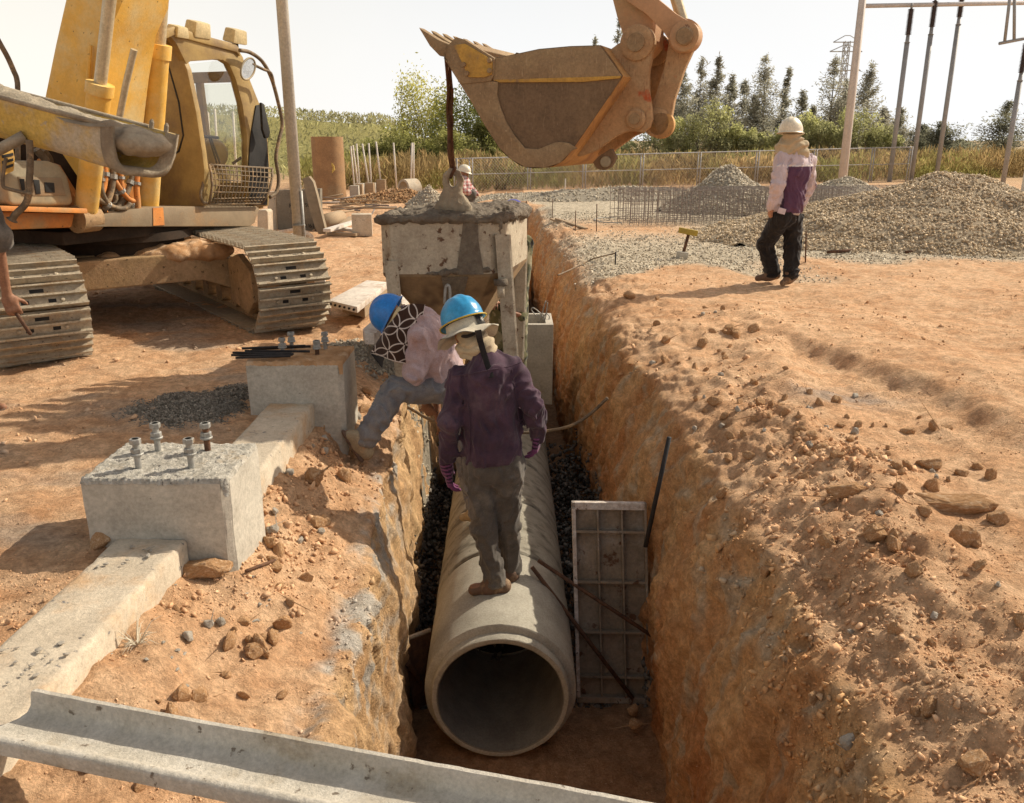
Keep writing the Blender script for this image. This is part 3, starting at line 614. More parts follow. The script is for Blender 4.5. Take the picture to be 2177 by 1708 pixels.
M['hose'] = mat('hose', (.20, .145, .09), (.11, .08, .05), 14, .7, .2, 80, c3=(.33, .22, .12), s3=8)
M['chrome'] = mat('chrome', (.62, .62, .60), (.5, .5, .48), 9, .25, .05, 60, metal=.9)
M['toolbox'] = mat('toolbox', (.33, .28, .185), (.26, .215, .14), 6, .55, .25, 50, c3=(.42, .30, .16), s3=4, t3=(.5, .7), grain=.10)
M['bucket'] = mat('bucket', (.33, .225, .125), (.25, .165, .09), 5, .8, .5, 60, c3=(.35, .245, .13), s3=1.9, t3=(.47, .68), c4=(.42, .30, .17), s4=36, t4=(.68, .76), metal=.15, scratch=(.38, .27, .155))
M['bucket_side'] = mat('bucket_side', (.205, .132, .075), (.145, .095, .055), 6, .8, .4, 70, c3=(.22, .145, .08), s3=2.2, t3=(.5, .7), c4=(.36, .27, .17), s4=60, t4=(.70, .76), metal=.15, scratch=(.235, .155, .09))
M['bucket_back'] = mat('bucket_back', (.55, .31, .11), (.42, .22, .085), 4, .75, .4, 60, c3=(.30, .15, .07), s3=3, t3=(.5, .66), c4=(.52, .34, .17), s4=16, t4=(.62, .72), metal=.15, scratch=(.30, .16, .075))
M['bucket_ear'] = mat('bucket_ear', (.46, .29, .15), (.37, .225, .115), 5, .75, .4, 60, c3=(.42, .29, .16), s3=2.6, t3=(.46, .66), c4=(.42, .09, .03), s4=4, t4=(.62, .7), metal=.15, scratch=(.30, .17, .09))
M['stick'] = mat('stick', (.50, .285, .15), (.42, .24, .125), 5, .65, .3, 60, c3=(.40, .27, .14), s3=2.4, t3=(.45, .65), c4=(.18, .10, .06), s4=18, t4=(.64, .72), grain=.10)
M['ochre'] = mat('ochre', (.52, .30, .06), (.42, .24, .06), 8, .7, .4, 60, c3=(.24, .15, .08), s3=6, t3=(.55, .66))
gl = bpy.data.materials.new('glass'); gl.use_nodes = True; _nt = gl.node_tree; _b = _nt.nodes['Principled BSDF']; _o = _nt.nodes['Material Output']
_t = _nt.nodes.new('ShaderNodeBsdfTransparent'); _t.inputs[0].default_value = (.96, .96, .93, 1); _gg = _nt.nodes.new('ShaderNodeBsdfGlossy'); _gg.inputs['Roughness'].default_value = .05; _mx = _nt.nodes.new('ShaderNodeMixShader'); _mx.inputs[0].default_value = .06
_nt.links.new(_t.outputs[0], _mx.inputs[1]); _nt.links.new(_gg.outputs[0], _mx.inputs[2]); _nt.links.new(_mx.outputs[0], _o.inputs['Surface']); M['glass'] = gl
M['lamp_pale'] = mat('lamp_pale', (.62, .50, .28), (.5, .4, .22), 8, .5, .1, 60)
CE = np.array([-3.5, 7.7, 0]); e1 = np.array([.927, -.375, 0]); e2 = np.array([.375, .927, 0]); e3 = np.array([0, 0, 1.])
def bp(px, py, off): return plp(px, py, CE+off*e2, e2)
def k1(p, off): return bp(p[0]*.32053, p[1]*.32053, off)                 # read off the enlarged upper-left tile of the photo
def k3(p, off): return bp(837.4+p[0]*.32053, p[1]*.32053, off)           # upper-middle tile
def loc1(a, b, z): return CE+a*e1+b*e2+z*e3
ex = empty('excavator', CE, 'dusty orange crawler excavator with dark cab standing over the ground at the trench', 'excavator')
# ---- undercarriage
f1v = np.array([.60, -.80, 0]); f2v = np.array([.80, .60, 0])            # forward and sideways of the tracks
TC = np.array([-3.55, 7.72, 0])
def trackpath(Lh=1.36, r=.335, n=40):
    per = 4*Lh+2*math.pi*r; out = []
    for i in range(n):
        s = per*i/n
        if s < 2*Lh: p = (Lh-s, r+r); t = (-1, 0)
        elif s < 2*Lh+math.pi*r: a = (s-2*Lh)/r; p = (-Lh-r*math.sin(a), r+r*math.cos(a)); t = (-math.cos(a), -math.sin(a))
        elif s < 4*Lh+math.pi*r: p = (-Lh+(s-2*Lh-math.pi*r), 0); t = (1, 0)
        else: a = (s-4*Lh-math.pi*r)/r; p = (Lh+r*math.sin(a), r-r*math.cos(a)); t = (math.cos(a), math.sin(a))
        out.append((np.array(p), np.array(t), per/n))
    return out
SW = .62
def shoe_mesh(pitch):
    m = MB(); m.box((0, 0, 0), (pitch*.97, SW, .012))
    for u in (-.42, 0, .40):
        x = u*pitch; m.prism([(x-.011, -SW/2, .006), (x+.011, -SW/2, .006), (x+.006, -SW/2, .040), (x-.006, -SW/2, .040)], (0, SW, 0))
    return m
for side, lat in (('a', -.93), ('b', .93)):
    c0 = TC+lat*f2v+np.array([0, 0, .02]); pth = trackpath()
    fr = MB()                                                             # roller frame and chain
    fr.prism([c0+f1v*a+e3*z-f2v*.13 for a, z in ((-1.25, .20), (1.25, .20), (1.30, .30), (1.18, .45), (-1.2, .45))], f2v*.26, .01)
    belt = [c0+f1v*p[0]*.985+e3*(.335+(p[1]-.335)*.93) for p, t, q in trackpath(n=80)]
    for i in range(80):
        a, b = belt[i], belt[(i+1) % 80]
        for l in (-.09, .09): fr.tube([a+f2v*l, b+f2v*l], .035, 6)
    for a in (-1.0, -.6, -.2, .2, .6, 1.0): fr.lathe([(.085, -.14), (.085, .14)], c0+f1v*a+e3*.13, f2v, 16)
    fr.lathe([(.28, -.07), (.30, -.03), (.30, .03), (.28, .07)], c0+f1v*1.36+e3*.335, f2v, 28); fr.lathe([(.28, -.05), (.28, .05)], c0-f1v*1.36+e3*.335, f2v, 28)
    tr = fr.out('crawler_track', M['steel_dirt'], ex, 40)
    pitch = pth[0][2]; base = None
    for i, (p, t, q) in enumerate(pth):
        o3 = c0+f1v*p[0]+e3*p[1]; t3 = f1v*t[0]+e3*t[1]; n3 = np.cross(t3, f2v); n3 = n3 if np.dot(n3, o3-(c0+e3*.335)) > 0 else -n3
        if base is None:
            sm = shoe_mesh(pitch); 
            base = bpy.data.meshes.new('track_shoe'); base.from_pydata(sm.V, [], sm.F); base.materials.append(M['shoe']); base.materials.append(M['black'])
            hb = MB()
            for yy_ in (-.085, .085): hb.box((-pitch*.21, yy_, .0065), (.026, .05, .003), None, .0012)
            hb.box((pitch*.2, 0, .0065), (.026, .09, .003), None, .0012)
            bb_ = MB()
            for yy_ in (-.15, .15): bb_.lathe([(.016, 0), (.016, .012), (.010, .016), (0, .016)], (-pitch*.2, yy_, .006), (0, 0, 1), 8)
            me2 = bpy.data.meshes.new('track_shoe'); nv0 = len(sm.V); nv1 = nv0+len(hb.V)
            me2.from_pydata(sm.V+hb.V+bb_.V, [], sm.F+[tuple(i+nv0 for i in f) for f in hb.F]+[tuple(i+nv1 for i in f) for f in bb_.F])
            me2.materials.append(M['shoe']); me2.materials.append(M['black'])
            for fi2, pl in enumerate(me2.polygons): pl.material_index = 1 if len(sm.F) <= fi2 < len(sm.F)+len(hb.F) else 0
            base = me2
        ob = bpy.data.objects.new('track_shoe', base); COL.objects.link(ob); ob.parent = tr
        lat3 = np.cross(n3, t3); Mx = Matrix(((t3[0], lat3[0], n3[0], 0), (t3[1], lat3[1], n3[1], 0), (t3[2], lat3[2], n3[2], 0), (0, 0, 0, 1)))
        Mx.translation = Vector((o3+n3*.006-LOC[tr.name]).tolist()); ob.matrix_local = Mx
cb = MB()
for l0, l1 in ((-.82, .82),):
    for s_ in (1, -1):                                                    # the two cross arms
        cb.prism([TC+f2v*l+f1v*(s_*.38)+e3*z for l, z in ((-.86, .22), (-.5, .36), (.5, .36), (.86, .22), (.86, .50), (.5, .60), (-.5, .60), (-.86, .50))], f1v*(s_*.34), .012)
cb.prism([TC+f2v*l+f1v*a+e3*.34 for l, a in ((-.6, -.45), (.6, -.45), (.6, .45), (-.6, .45))], e3*.27, .01)
cb.out('car_body', M['steel_dirt'], ex)
for lat in (-.93, .93): 
    pp = [TC+lat*f2v+f1v*a+e3*z for a, z in ((.78, .16), (1.15, .10), (1.30, .22), (1.28, .48), (1.0, .60), (.72, .52))]
    MB().prism([p-f2v*.21 for p in pp], f2v*.06, .008).out('idler_guard', M['steel_dirt'], ex)
MB().lathe([(.46, .56), (.52, .58), (.52, .70), (.60, .71), (.60, .78)], CE, (0, 0, 1), 36).out('slew_ring', M['dark_gap'], ex, 40)
# soil lodged on the cross arms
sd = SDF(TC+np.array([-1.3, -1.3, .45]), TC+np.array([1.3, 1.3, .85]), .022)
for a, l, r_ in ((.55, .52, .16), (.58, .3, .13), (.52, .1, .10), (.5, -.2, .07), (.60, .65, .12)): sd.ell(TC+f1v*a+f2v*l+e3*.59, (r_*1.5, r_*1.3, r_*.65), .05)
sd.noise(lambda P: .02*fbm(P*14, 3, 5)); V, F = sd.mesh(); link('lodged_soil', V, F, M['clod'], ex, True)
# ---- upper works: deck
def pris(name, pts, off, thick, m_, fn=k1, bev=.008, parent=ex, seg=2): return MB().prism([fn(p, off) for p in pts], e2*thick, bev, seg).out(name, m_, parent, 35)
def fk(p, a):                                                            # the same tile, read onto the front plane of the upper works
    return plp(p[0]*.32053, p[1]*.32053, CE+a*e1, e1)
def frs(name, pts, a, thick, m_, bev=.008, parent=ex, seg=2): return MB().prism([fk(p, a) for p in pts], -e1*thick, bev, seg).out(name, m_, parent, 35)
deck = frs('deck_frame', [(560, 1440), (1010, 1372), (1700, 1368), (1722, 1385), (1690, 1480), (1660, 1502), (600, 1506)], .62, 1.7, M['deck_grey'])
frs('red_stripe', [(1015, 1380), (1082, 1378), (1092, 1494), (1018, 1498)], .626, .004, M['orange'], bev=0)
MB().prism([loc1(a, b, .76) for a, b in ((-1.7, -1.0), (.45, -1.0), (.55, -.28), (.55, 1.0), (-1.7, 1.0))], e3*.10, .01).out('base_plate', M['dark_gap'], ex)
frs('side_deck', [(-260, 1358), (580, 1384), (584, 1418), (-260, 1394)], .66, 1.5, M['orange'])
frs('deck_skirt', [(-260, 1396), (500, 1416), (480, 1512), (-260, 1536)], .56, 1.4, M['orange'], bev=.02)
MB().box(loc1(-1.25, -.85, 1.27), (1.2, .62, .60), rotm(0, 0, math.atan2(e1[1], e1[0])), .05).out('engine_hood', M['orange'], ex)
MB().box(loc1(-2.1, 0, 1.22), (.7, 2.2, .85), rotm(0, 0, math.atan2(e1[1], e1[0])), .09).out('counterweight', M['deck_grey'], ex)
MB().box(loc1(-1.2, .35, 1.25), (1.2, 1.2, .62), rotm(0, 0, math.atan2(e1[1], e1[0])), .04).out('engine_cover', M['orange'], ex)
tb = frs('tool_box', [(55, 1345), (20, 1110), (75, 1065), (330, 1068), (400, 1095), (455, 1170), (492, 1340), (470, 1366), (90, 1366)], .56, .5, M['toolbox'], bev=.03, seg=3)
frs('box_recess', [(118, 1172), (410, 1180), (440, 1300), (150, 1300)], .566, .006, M['deck_grey'], parent=tb, bev=.004)
for q in ([(130, 1188), (162, 1188), (168, 1262), (148, 1268)], [(222, 1192), (262, 1195), (272, 1288), (240, 1290)], [(296, 1210), (360, 1214), (366, 1280), (304, 1278)]): frs('slot', q, .572, .006, M['black'], parent=tb, bev=.003)
frs('warning_panel', [(8, 1010), (88, 990), (100, 1050), (92, 1135), (20, 1170)], .60, .02, M['ochre'], bev=.004)
for i in range(3): frs('warning_stripe', [(14, 1030+i*40), (88, 1015+i*36), (90, 1032+i*36), (16, 1050+i*40)], .606, .004, M['black'], bev=0)
# bulkhead behind the boom foot
MB().box(loc1(-.35, -.35, 1.22), (.4, 1.2, .75), rotm(0, 0, math.atan2(e1[1], e1[0])), .02).out('bulkhead', M['dark_gap'], ex)
for o_ in (-.76, -.26): MB().prism([loc1(a, o_, z) for a, z in ((-.25, .86), (.42, .86), (.40, 1.05), (.20, 1.35), (.02, 1.40), (-.2, 1.2))], e2*.05, .008).out('foot_bracket', M['orange'], ex)
# boom: closed box section from the foot up out of the picture, bent at the knee
BO = -.72
def rel(p): q = p-CE; return np.array([q@e1, q[2]])
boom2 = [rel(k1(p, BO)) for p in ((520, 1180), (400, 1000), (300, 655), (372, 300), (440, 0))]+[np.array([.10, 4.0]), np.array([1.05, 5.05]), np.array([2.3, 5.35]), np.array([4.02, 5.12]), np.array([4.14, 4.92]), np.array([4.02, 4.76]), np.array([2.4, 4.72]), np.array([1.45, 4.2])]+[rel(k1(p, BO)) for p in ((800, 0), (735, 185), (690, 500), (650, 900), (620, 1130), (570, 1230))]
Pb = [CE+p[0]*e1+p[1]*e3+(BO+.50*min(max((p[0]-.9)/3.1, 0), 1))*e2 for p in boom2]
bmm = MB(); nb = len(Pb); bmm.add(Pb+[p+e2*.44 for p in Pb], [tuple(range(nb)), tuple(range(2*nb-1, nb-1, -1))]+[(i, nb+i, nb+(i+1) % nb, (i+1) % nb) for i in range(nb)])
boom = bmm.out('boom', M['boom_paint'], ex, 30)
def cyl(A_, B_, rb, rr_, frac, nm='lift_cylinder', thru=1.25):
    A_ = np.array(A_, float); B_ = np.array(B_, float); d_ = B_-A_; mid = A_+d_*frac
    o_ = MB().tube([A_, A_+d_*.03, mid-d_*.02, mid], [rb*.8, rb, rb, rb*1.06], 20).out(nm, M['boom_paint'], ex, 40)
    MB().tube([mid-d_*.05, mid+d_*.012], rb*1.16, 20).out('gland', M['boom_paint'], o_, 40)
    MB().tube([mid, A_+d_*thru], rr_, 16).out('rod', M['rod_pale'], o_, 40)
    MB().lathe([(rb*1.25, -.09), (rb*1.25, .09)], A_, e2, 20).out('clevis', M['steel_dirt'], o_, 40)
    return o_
M['rod_pale'] = mat('rod_pale', (.60, .50, .33), (.5, .42, .28), 9, .3, .05, 60, metal=.3)
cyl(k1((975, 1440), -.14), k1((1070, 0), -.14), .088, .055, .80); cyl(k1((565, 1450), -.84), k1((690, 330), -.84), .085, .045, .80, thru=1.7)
MB().tube([k1((790, 790), -.80), k1((835, 560), -.80), k1((890, 330), -.80)], .024, 10).out('grease_pipe', M['rod_pale'], ex, 40)
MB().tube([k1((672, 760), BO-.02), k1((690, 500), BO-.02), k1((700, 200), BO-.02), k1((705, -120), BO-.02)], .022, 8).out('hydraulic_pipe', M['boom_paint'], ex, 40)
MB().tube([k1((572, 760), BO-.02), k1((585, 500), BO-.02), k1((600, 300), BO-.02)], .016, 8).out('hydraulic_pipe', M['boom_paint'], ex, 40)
for i, (x0, y0, x1, y1, sag, a_, r_) in enumerate([(690, 1060, 640, 1370, 30, .58, .024), (735, 1060, 690, 1400, 45, .60, .024), (880, 1120, 760, 1390, 40, .56, .022), (910, 1150, 905, 1400, 10, .58, .024), (640, 1310, 860, 1350, 60, .62, .02), (650, 1350, 770, 1290, 50, .52, .02), (800, 1110, 850, 1290, -40, .54, .022), (700, 1180, 830, 1400, 70, .50, .018), (665, 1120, 720, 1360, -20, .63, .02), (760, 1200, 880, 1330, 55, .6, .02), (210, 935, 300, 1070, 20, .3, .03), (240, 930, 330, 1080, 30, .25, .03), (610, 1230, 700, 1480, 60, .55, .022), (830, 1300, 930, 1470, 30, .5, .02)]):
    pth = []
    for s_ in np.linspace(0, 1, 15):
        pth.append(fk((x0+(x1-x0)*s_+sag*math.sin(s_*math.pi)*.6+8*math.sin(s_*5+i), y0+(y1-y0)*s_+abs(sag)*math.sin(s_*math.pi)*.9), a_))
    h_ = MB().tube(pth, r_, 10).out('hydraulic_hose', M['hose'] if i % 3 else M['orange'], ex, True)
    MB().tube([pth[3], pth[4]], r_*1.5, 8).out('fitting', M['galv'], h_, 40)
# ---- cab, its front and boom side both seen
NO, FA = .36, .60
cab = pris('cab', [(915, 1370), (905, 330), (960, 215), (1030, 192), (1100, 205), (1170, 290), (1240, 460), (1300, 740), (1340, 1000), (1356, 1130), (1346, 1370)], NO, .06, M['cab_paint'], bev=.015)
pris('panel_seam', [(1040, 1040), (1120, 1040), (1180, 1000), (1210, 900), (1180, 680), (1110, 430), (1118, 428), (1190, 680), (1219, 900), (1190, 1008), (1126, 1050), (1040, 1050)], NO-.004, .004, M['black'], parent=cab, bev=0)
outer = [(1100, 205), (1150, 180), (1400, 252), (1560, 296), (1612, 380), (1662, 540), (1722, 690), (1772, 880), (1790, 1100), (1782, 1366)]
inner = [(1648, 1366), (1640, 1100), (1638, 900), (1610, 700), (1562, 520), (1520, 425), (1480, 400), (1440, 396), (1265, 408), (1238, 428), (1170, 290)]
frs('cab_frame', outer+inner, FA, .07, M['cab_paint'], .008, cab)
frs('door_pillar', [(1662, 920), (1700, 700), (1748, 690), (1768, 880), (1784, 1100), (1775, 1362), (1660, 1362), (1652, 1080)], FA+.012, .012, M['black'], .004, cab)
tops = [(1090, 200), (1150, 176), (1400, 248), (1565, 292), (1590, 320)]
rb_ = [fk(p, FA+.02) for p in tops]; MB().prism(rb_+[p-e3*.07 for p in rb_[::-1]], -e1*1.0, .01).out('cab_roof', M['cab_paint'], cab, 35)
q_ = fk((1790, 1366), FA); lo2 = float((q_-CE)@e2); z0_ = float(q_[2])
for a0 in (-.88, -.1): MB().prism([loc1(a0, lo2-.06, z0_), loc1(a0+.07, lo2-.06, z0_), loc1(a0+.07, lo2-.10, 2.15), loc1(a0, lo2-.10, 2.15)], e2*.05, .006).out('rear_pillar', M['cab_paint'], cab)
MB().box(loc1(-.15, lo2-.1, 2.12), (1.4, .05, .10), rotm(0, 0, math.atan2(e1[1], e1[0])), .01).out('roof_rail', M['cab_paint'], cab)
MB().box(loc1(-.15, lo2-.06, z0_+.1), (1.4, .05, .25), rotm(0, 0, math.atan2(e1[1], e1[0])), .01).out('door_sill', M['cab_paint'], cab)
MB().box(loc1(-.86, (NO+lo2)/2, 1.5), (.06, lo2-NO-.1, 1.25), rotm(0, 0, math.atan2(e1[1], e1[0])), .01).out('rear_wall', M['cab_paint'], cab)
MB().box(loc1(-.12, (NO+lo2)/2, .93), (1.4, lo2-NO, .06), rotm(0, 0, math.atan2(e1[1], e1[0])), .01).out('cab_floor', M['deck_grey'], cab)
frs('windscreen', [(1648, 1360), (1640, 1100), (1638, 900), (1610, 700), (1562, 520), (1480, 400), (1238, 428), (1300, 740), (1345, 1120), (1346, 1360)], FA-.03, .004, M['glass'], 0, cab)
MB().prism([loc1(a, lo2-.05, z) for a, z in ((-.8, 1.15), (.5, 1.15), (.45, 2.06), (-.8, 2.06))], e2*.004).out('door_pane', M['glass'], cab)
frs('rear_view_mirror', [(1735, 680), (1752, 690), (1795, 880), (1785, 915), (1765, 920), (1745, 860)], FA+.12, .03, M['black'], parent=cab)
for cx_, cy_, s_ in ((1312, 195, 1.), (1562, 240, .95), (1178, 208, .7)):
    c_ = fk((cx_, cy_), FA-.02); q = MB().box(c_, (.14, .21*s_, .13*s_), rotm(0, .25, math.atan2(e1[1], e1[0])), .02, .85).out('work_lamp', M['lamp_pale'], cab, 30)
    MB().tube([c_, c_-e3*.13*s_], .02, 8).out('bracket', M['black'], q)
def smooth_path(pts, n=8):
    P_ = [np.array(p, float) for p in pts]; out = []
    for i in range(len(P_)-1):
        p0, p1, p2, p3 = P_[max(i-1, 0)], P_[i], P_[i+1], P_[min(i+2, len(P_)-1)]
        for t in np.linspace(0, 1, n, endpoint=False): out.append(.5*((2*p1)+(-p0+p2)*t+(2*p0-5*p1+4*p2-p3)*t*t+(-p0+3*p1-3*p2+p3)*t**3))
    return out+[P_[-1]]
el_ = [fk((1645+46*math.cos(a)+14*math.sin(a), 458-72*math.sin(a)), FA+.15) for a in np.linspace(0, 2*math.pi, 28, endpoint=False)]
rg_ = MB().tube(el_, .009, 8, closed=True).out('round_mirror', M['toolbox'], cab, True); MB().prism(el_, -e1*.006).out('mirror_glass', M['chrome'], rg_)
MB().tube(smooth_path([fk(p, FA+.08) for p in ((1590, 335), (1660, 350), (1740, 410), (1800, 520), (1845, 680), (1872, 820), (1850, 930), (1830, 1050), (1848, 1180), (1835, 1270), (1790, 1310))]), .018, 10).out('outer_hose', M['hose'], cab, True)
MB().tube(smooth_path([fk(p, FA+.14) for p in ((1670, 425), (1740, 458), (1795, 485), (1815, 550))]), .014, 8).out('mirror_arm', M['hose'], cab, True)
gr_ = MB(); GA = [(1388, 1095), (1400, 1150), (1408, 1230), (1395, 1320), (1388, 1352)]; GB = [(1805, 1118), (1805, 1180), (1790, 1250), (1765, 1310), (1735, 1350)]
for s_ in np.linspace(0, 1, 9):
    a_ = np.array([np.interp(s_, np.linspace(0, 1, 5), [p[i] for p in GA]) for i in (0, 1)]); b_ = np.array([np.interp(s_, np.linspace(0, 1, 5), [p[i] for p in GB]) for i in (0, 1)])
    gr_.tube([fk(a_+(b_-a_)*t, FA+.06+.05*math.sin(math.pi*s_)) for t in np.linspace(0, 1, 6)], .006 if 0 < s_ < 1 else .012, 6)
for t in np.linspace(0, 1, 17): gr_.tube([fk(np.array(p)+(np.array(q)-np.array(p))*t, FA+.065+.05*math.sin(math.pi*i/4)) for i, (p, q) in enumerate(zip(GA, GB))], .005 if 0 < t < 1 else .012, 6)
gr_.out('guard_grille', M['hose'], cab, True)
MB().tube([fk((1350, 1130), FA+.04), fk((1410, 1095), FA+.06)], .014, 8).out('grille_hinge', M['hose'], cab)
MB().tube(smooth_path([fk(p, FA+.05) for p in ((1352, 1130), (1345, 1230), (1330, 1290), (1345, 1340), (1380, 1352))]), .014, 8).out('grille_stay', M['hose'], cab, True)
hc = fk((1420, 1020), .25); sd = SDF(hc-.3, hc+.3, .012); sd.ell(hc, (.13, .13, .14), .03); V, F = sd.mesh(); link('seat_headrest', V, F, M['cab_paint'], cab, True)
sc0 = fk((1440, 1020), .1); MB().box(sc0-e3*.25-e1*.1, (.12, .42, .5), rotm(0, -.15, math.atan2(e1[1], e1[0])), .04).out('seat_back', M['cab_paint'], cab)
for a_, b_ in (((1400, 920), (1460, 1085)), ((1385, 905), (1440, 1085))): MB().tube([fk(a_, .42), fk(b_, .45)], .010, 8).out('lever', M['dark_gap'], cab)
MB().tube([fk((1350, 905), .42), fk((1445, 915), .42)], .014, 8).out('lever_handle', M['dark_gap'], cab)
MB().tube([fk((1545, 1085), .45), fk((1598, 1048), .45)], .015, 8).out('lever', M['dark_gap'], cab)
MB().tube(smooth_path([fk(p, .5) for p in ((-60, 180), (0, 290), (50, 380), (90, 470), (112, 530), (118, 640), (118, 1080))]), .018, 10).out('hand_rail', M['hose'], ex, True)
# ---- stick, linkage and bucket
NB = -.46; W = 1.10
stk = [(1440, -40), (1478, 110), (1525, 250), (1560, 340), (1650, 372), (1715, 300), (1722, 120), (1640, -40)]
stk2 = [rel(k3(p, -.16)) for p in stk]
stk2 = stk2+[np.array([4.36, 4.6]), np.array([4.28, 5.2]), np.array([4.05, 5.35]), np.array([3.88, 5.0]), np.array([3.98, 4.2])]
stick = MB().prism([CE+p[0]*e1+p[1]*e3-.16*e2 for p in stk2], e2*.32, .012).out('stick', M['stick'], ex, 35)
def pin(c, off, r_, w_, nm, m_, par, fn=k3, n=28):
    p = fn(c, off); return MB().lathe([(r_*.86, -.006), (r_, .0), (r_, w_), (r_*.86, w_+.006)], p, e2, n).out(nm, m_, par, 35)
def link_bar(a, b, off, th, wa, wb, nm, m_, par):
    A_, B_ = k3(a, off), k3(b, off); d_ = (B_-A_); L_ = np.linalg.norm(d_); d_ /= L_; u = np.cross(e2, d_); pts = []
    for t in np.linspace(math.pi*.5, math.pi*1.5, 12): pts.append(A_+wa*(math.cos(t)*d_+math.sin(t)*u))
    pts += [A_+d_*L_*.35-u*wa*.72, A_+d_*L_*.7-u*wb*.72]
    for t in np.linspace(-math.pi*.5, math.pi*.5, 12): pts.append(B_+wb*(math.cos(t)*d_+math.sin(t)*u))
    pts += [A_+d_*L_*.7+u*wb*.72, A_+d_*L_*.35+u*wa*.72]
    return MB().prism(pts, e2*th, .008).out(nm, m_, par, 35)
for off in (-.235, .175): link_bar((1600, -60), (1925, 240), off, .06, .075, .085, 'idler_link', M['stick'], ex)
for off in (-.15, .10): link_bar((1925, 240), (1745, 815), off, .06, .09, .088, 'bucket_link', M['bucket_ear'], ex)
for off, r_ in ((-.27, .088), (-.16, .1), (-.03, .092), (.06, .1), (.17, .1)): pin((1925, 240), off, r_, .085, 'link_pin', M['stick'], ex)
pin((1925, 240), -.30, .052, .05, 'pin_end', M['bucket'], ex)
cyl(CE+3.9*e1+5.0*e3+.02*e2, k3((1940, 225), .0), .06, .036, .55, 'bucket_cylinder', 1.0)
bk = MB()
WR = [(330, 385), (440, 560), (520, 690), (600, 830), (700, 985), (780, 1060), (870, 1110), (1000, 1114), (1100, 1082), (1180, 1000), (1430, 640), (1520, 505), (1370, 300)]
SP = [(360, 300), (410, 250), (470, 268), (665, 385), (760, 368), (960, 325), (1170, 306)]
sidep = WR+SP[::-1]
bk.prism([k3(p, NB) for p in sidep], e2*.04, .004); nearpts = [k3(p, NB) for p in sidep]
bk.prism([p+e2*(W-.04) for p in nearpts], e2*.04, .004)
cen = np.mean([k3(p, NB) for p in WR], 0)
wp = smooth_path([k3(p, NB) for p in WR[:-2]], 4)+[k3(p, NB) for p in WR[-2:]]
Go = np.array([[p+e2*b for b in np.linspace(.0, W, 6)] for p in wp]); bk2 = MB().grid(Go)
inn_ = [p+(cen-p)/np.linalg.norm(cen-p)*.035 for p in wp]; bk2.grid(np.array([[p+e2*b for b in np.linspace(.0, W, 6)] for p in inn_])[:, ::-1])
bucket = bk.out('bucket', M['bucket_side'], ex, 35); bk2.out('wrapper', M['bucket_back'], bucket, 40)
EDGE = WR[:10]; band = EDGE+[(1215, 985), (1160, 950), (1110, 942), (1060, 948), (960, 990), (870, 985), (800, 900), (740, 800), (705, 710), (684, 630), (690, 545), (520, 530), (430, 470)]
pris('wear_band', band, NB-.014, .014, M['bucket'], k3, .003, bucket)
pris('top_strip', [(660, 392), (760, 372), (960, 330), (1170, 311), (1366, 305), (1512, 508), (1100, 525), (660, 538)], NB-.010, .012, M['bucket'], k3, .003, bucket)
pris('cheek_plate', [(340, 380), (362, 298), (410, 246), (470, 264), (668, 388), (662, 500), (640, 540), (440, 560)], NB-.022, .022, M['bucket'], k3, .005, bucket)
sc_ = pris('side_cutter', [(395, 300), (470, 290), (610, 372), (652, 410), (648, 495), (600, 514), (495, 514), (462, 440)], NB-.034, .014, M['ochre'], k3, .004, bucket)
for c_ in ((460, 430), (632, 402), (632, 470), (482, 488)): pin(c_, NB-.044, .016, .012, 'bolt', M['bucket'], sc_, n=10)
pris('weld_lip', [(655, 530), (1505, 504), (1500, 520), (1250, 545), (700, 548)], NB-.012, .012, M['ochre'], k3, .003, bucket)
MB().prism([k3(p, NB) for p in ((330, 385), (362, 298), (412, 262), (440, 300), (380, 410))], e2*W, .006).out('lip_plate', M['bucket'], bucket)
for i in range(7):
    o_ = e2*(W-.085)*i/6
    MB().prism([k3(p, NB)+o_ for p in ((160, 180), (290, 262), (392, 306), (346, 380), (300, 372), (236, 306))], e2*.085, .010).out('tooth', M['bucket'], bucket, 35)
ear = [(1372, 300), (1432, 330), (1500, 282), (1522, 240), (1556, 200), (1615, 180), (1672, 195), (1710, 232), (1722, 290), (1706, 400), (1690, 480), (1690, 600), (1706, 720), (1712, 790), (1692, 850), (1650, 882), (1600, 872), (1545, 872), (1470, 905), (1340, 1000), (1230, 1040), (1170, 1012), (1430, 640), (1520, 505)]
for off in (NB+.20, NB+.67):
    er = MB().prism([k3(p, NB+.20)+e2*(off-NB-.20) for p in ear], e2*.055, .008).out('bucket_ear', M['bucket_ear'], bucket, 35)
    for c_, r_ in (((1615, 285), .105), ((1605, 792), .065)): p = k3(c_, NB+.20)+e2*(off-NB-.20-.02); MB().lathe([(r_*.8, -.012), (r_, 0), (r_, .09), (r_*.8, .10)], p, e2, 28).out('pin_boss', M['bucket_ear'], er, 35); MB().lathe([(r_*.52, -.03), (r_*.52, .10)], p, e2, 20).out('pin', M['bucket'], er, 35)
for off in (.0, .1): pin((1770, 830), NB+.30+off, .085, .05, 'link_boss', M['bucket_back'], bucket)
for off in (NB+.30, NB+.55): pin((1745, 815), off, .09, .06, 'link_boss', M['bucket_ear'], bucket)
le = pris('lifting_lug', [(1318, 1080), (1360, 1035), (1440, 985), (1475, 1045), (1440, 1110), (1390, 1130), (1345, 1120)], NB+.28, .05, M['bucket_side'], k3, .006, bucket); pin((1402, 1074), NB+.27, .036, .07, 'lug_hole', M['toolbox'], le)
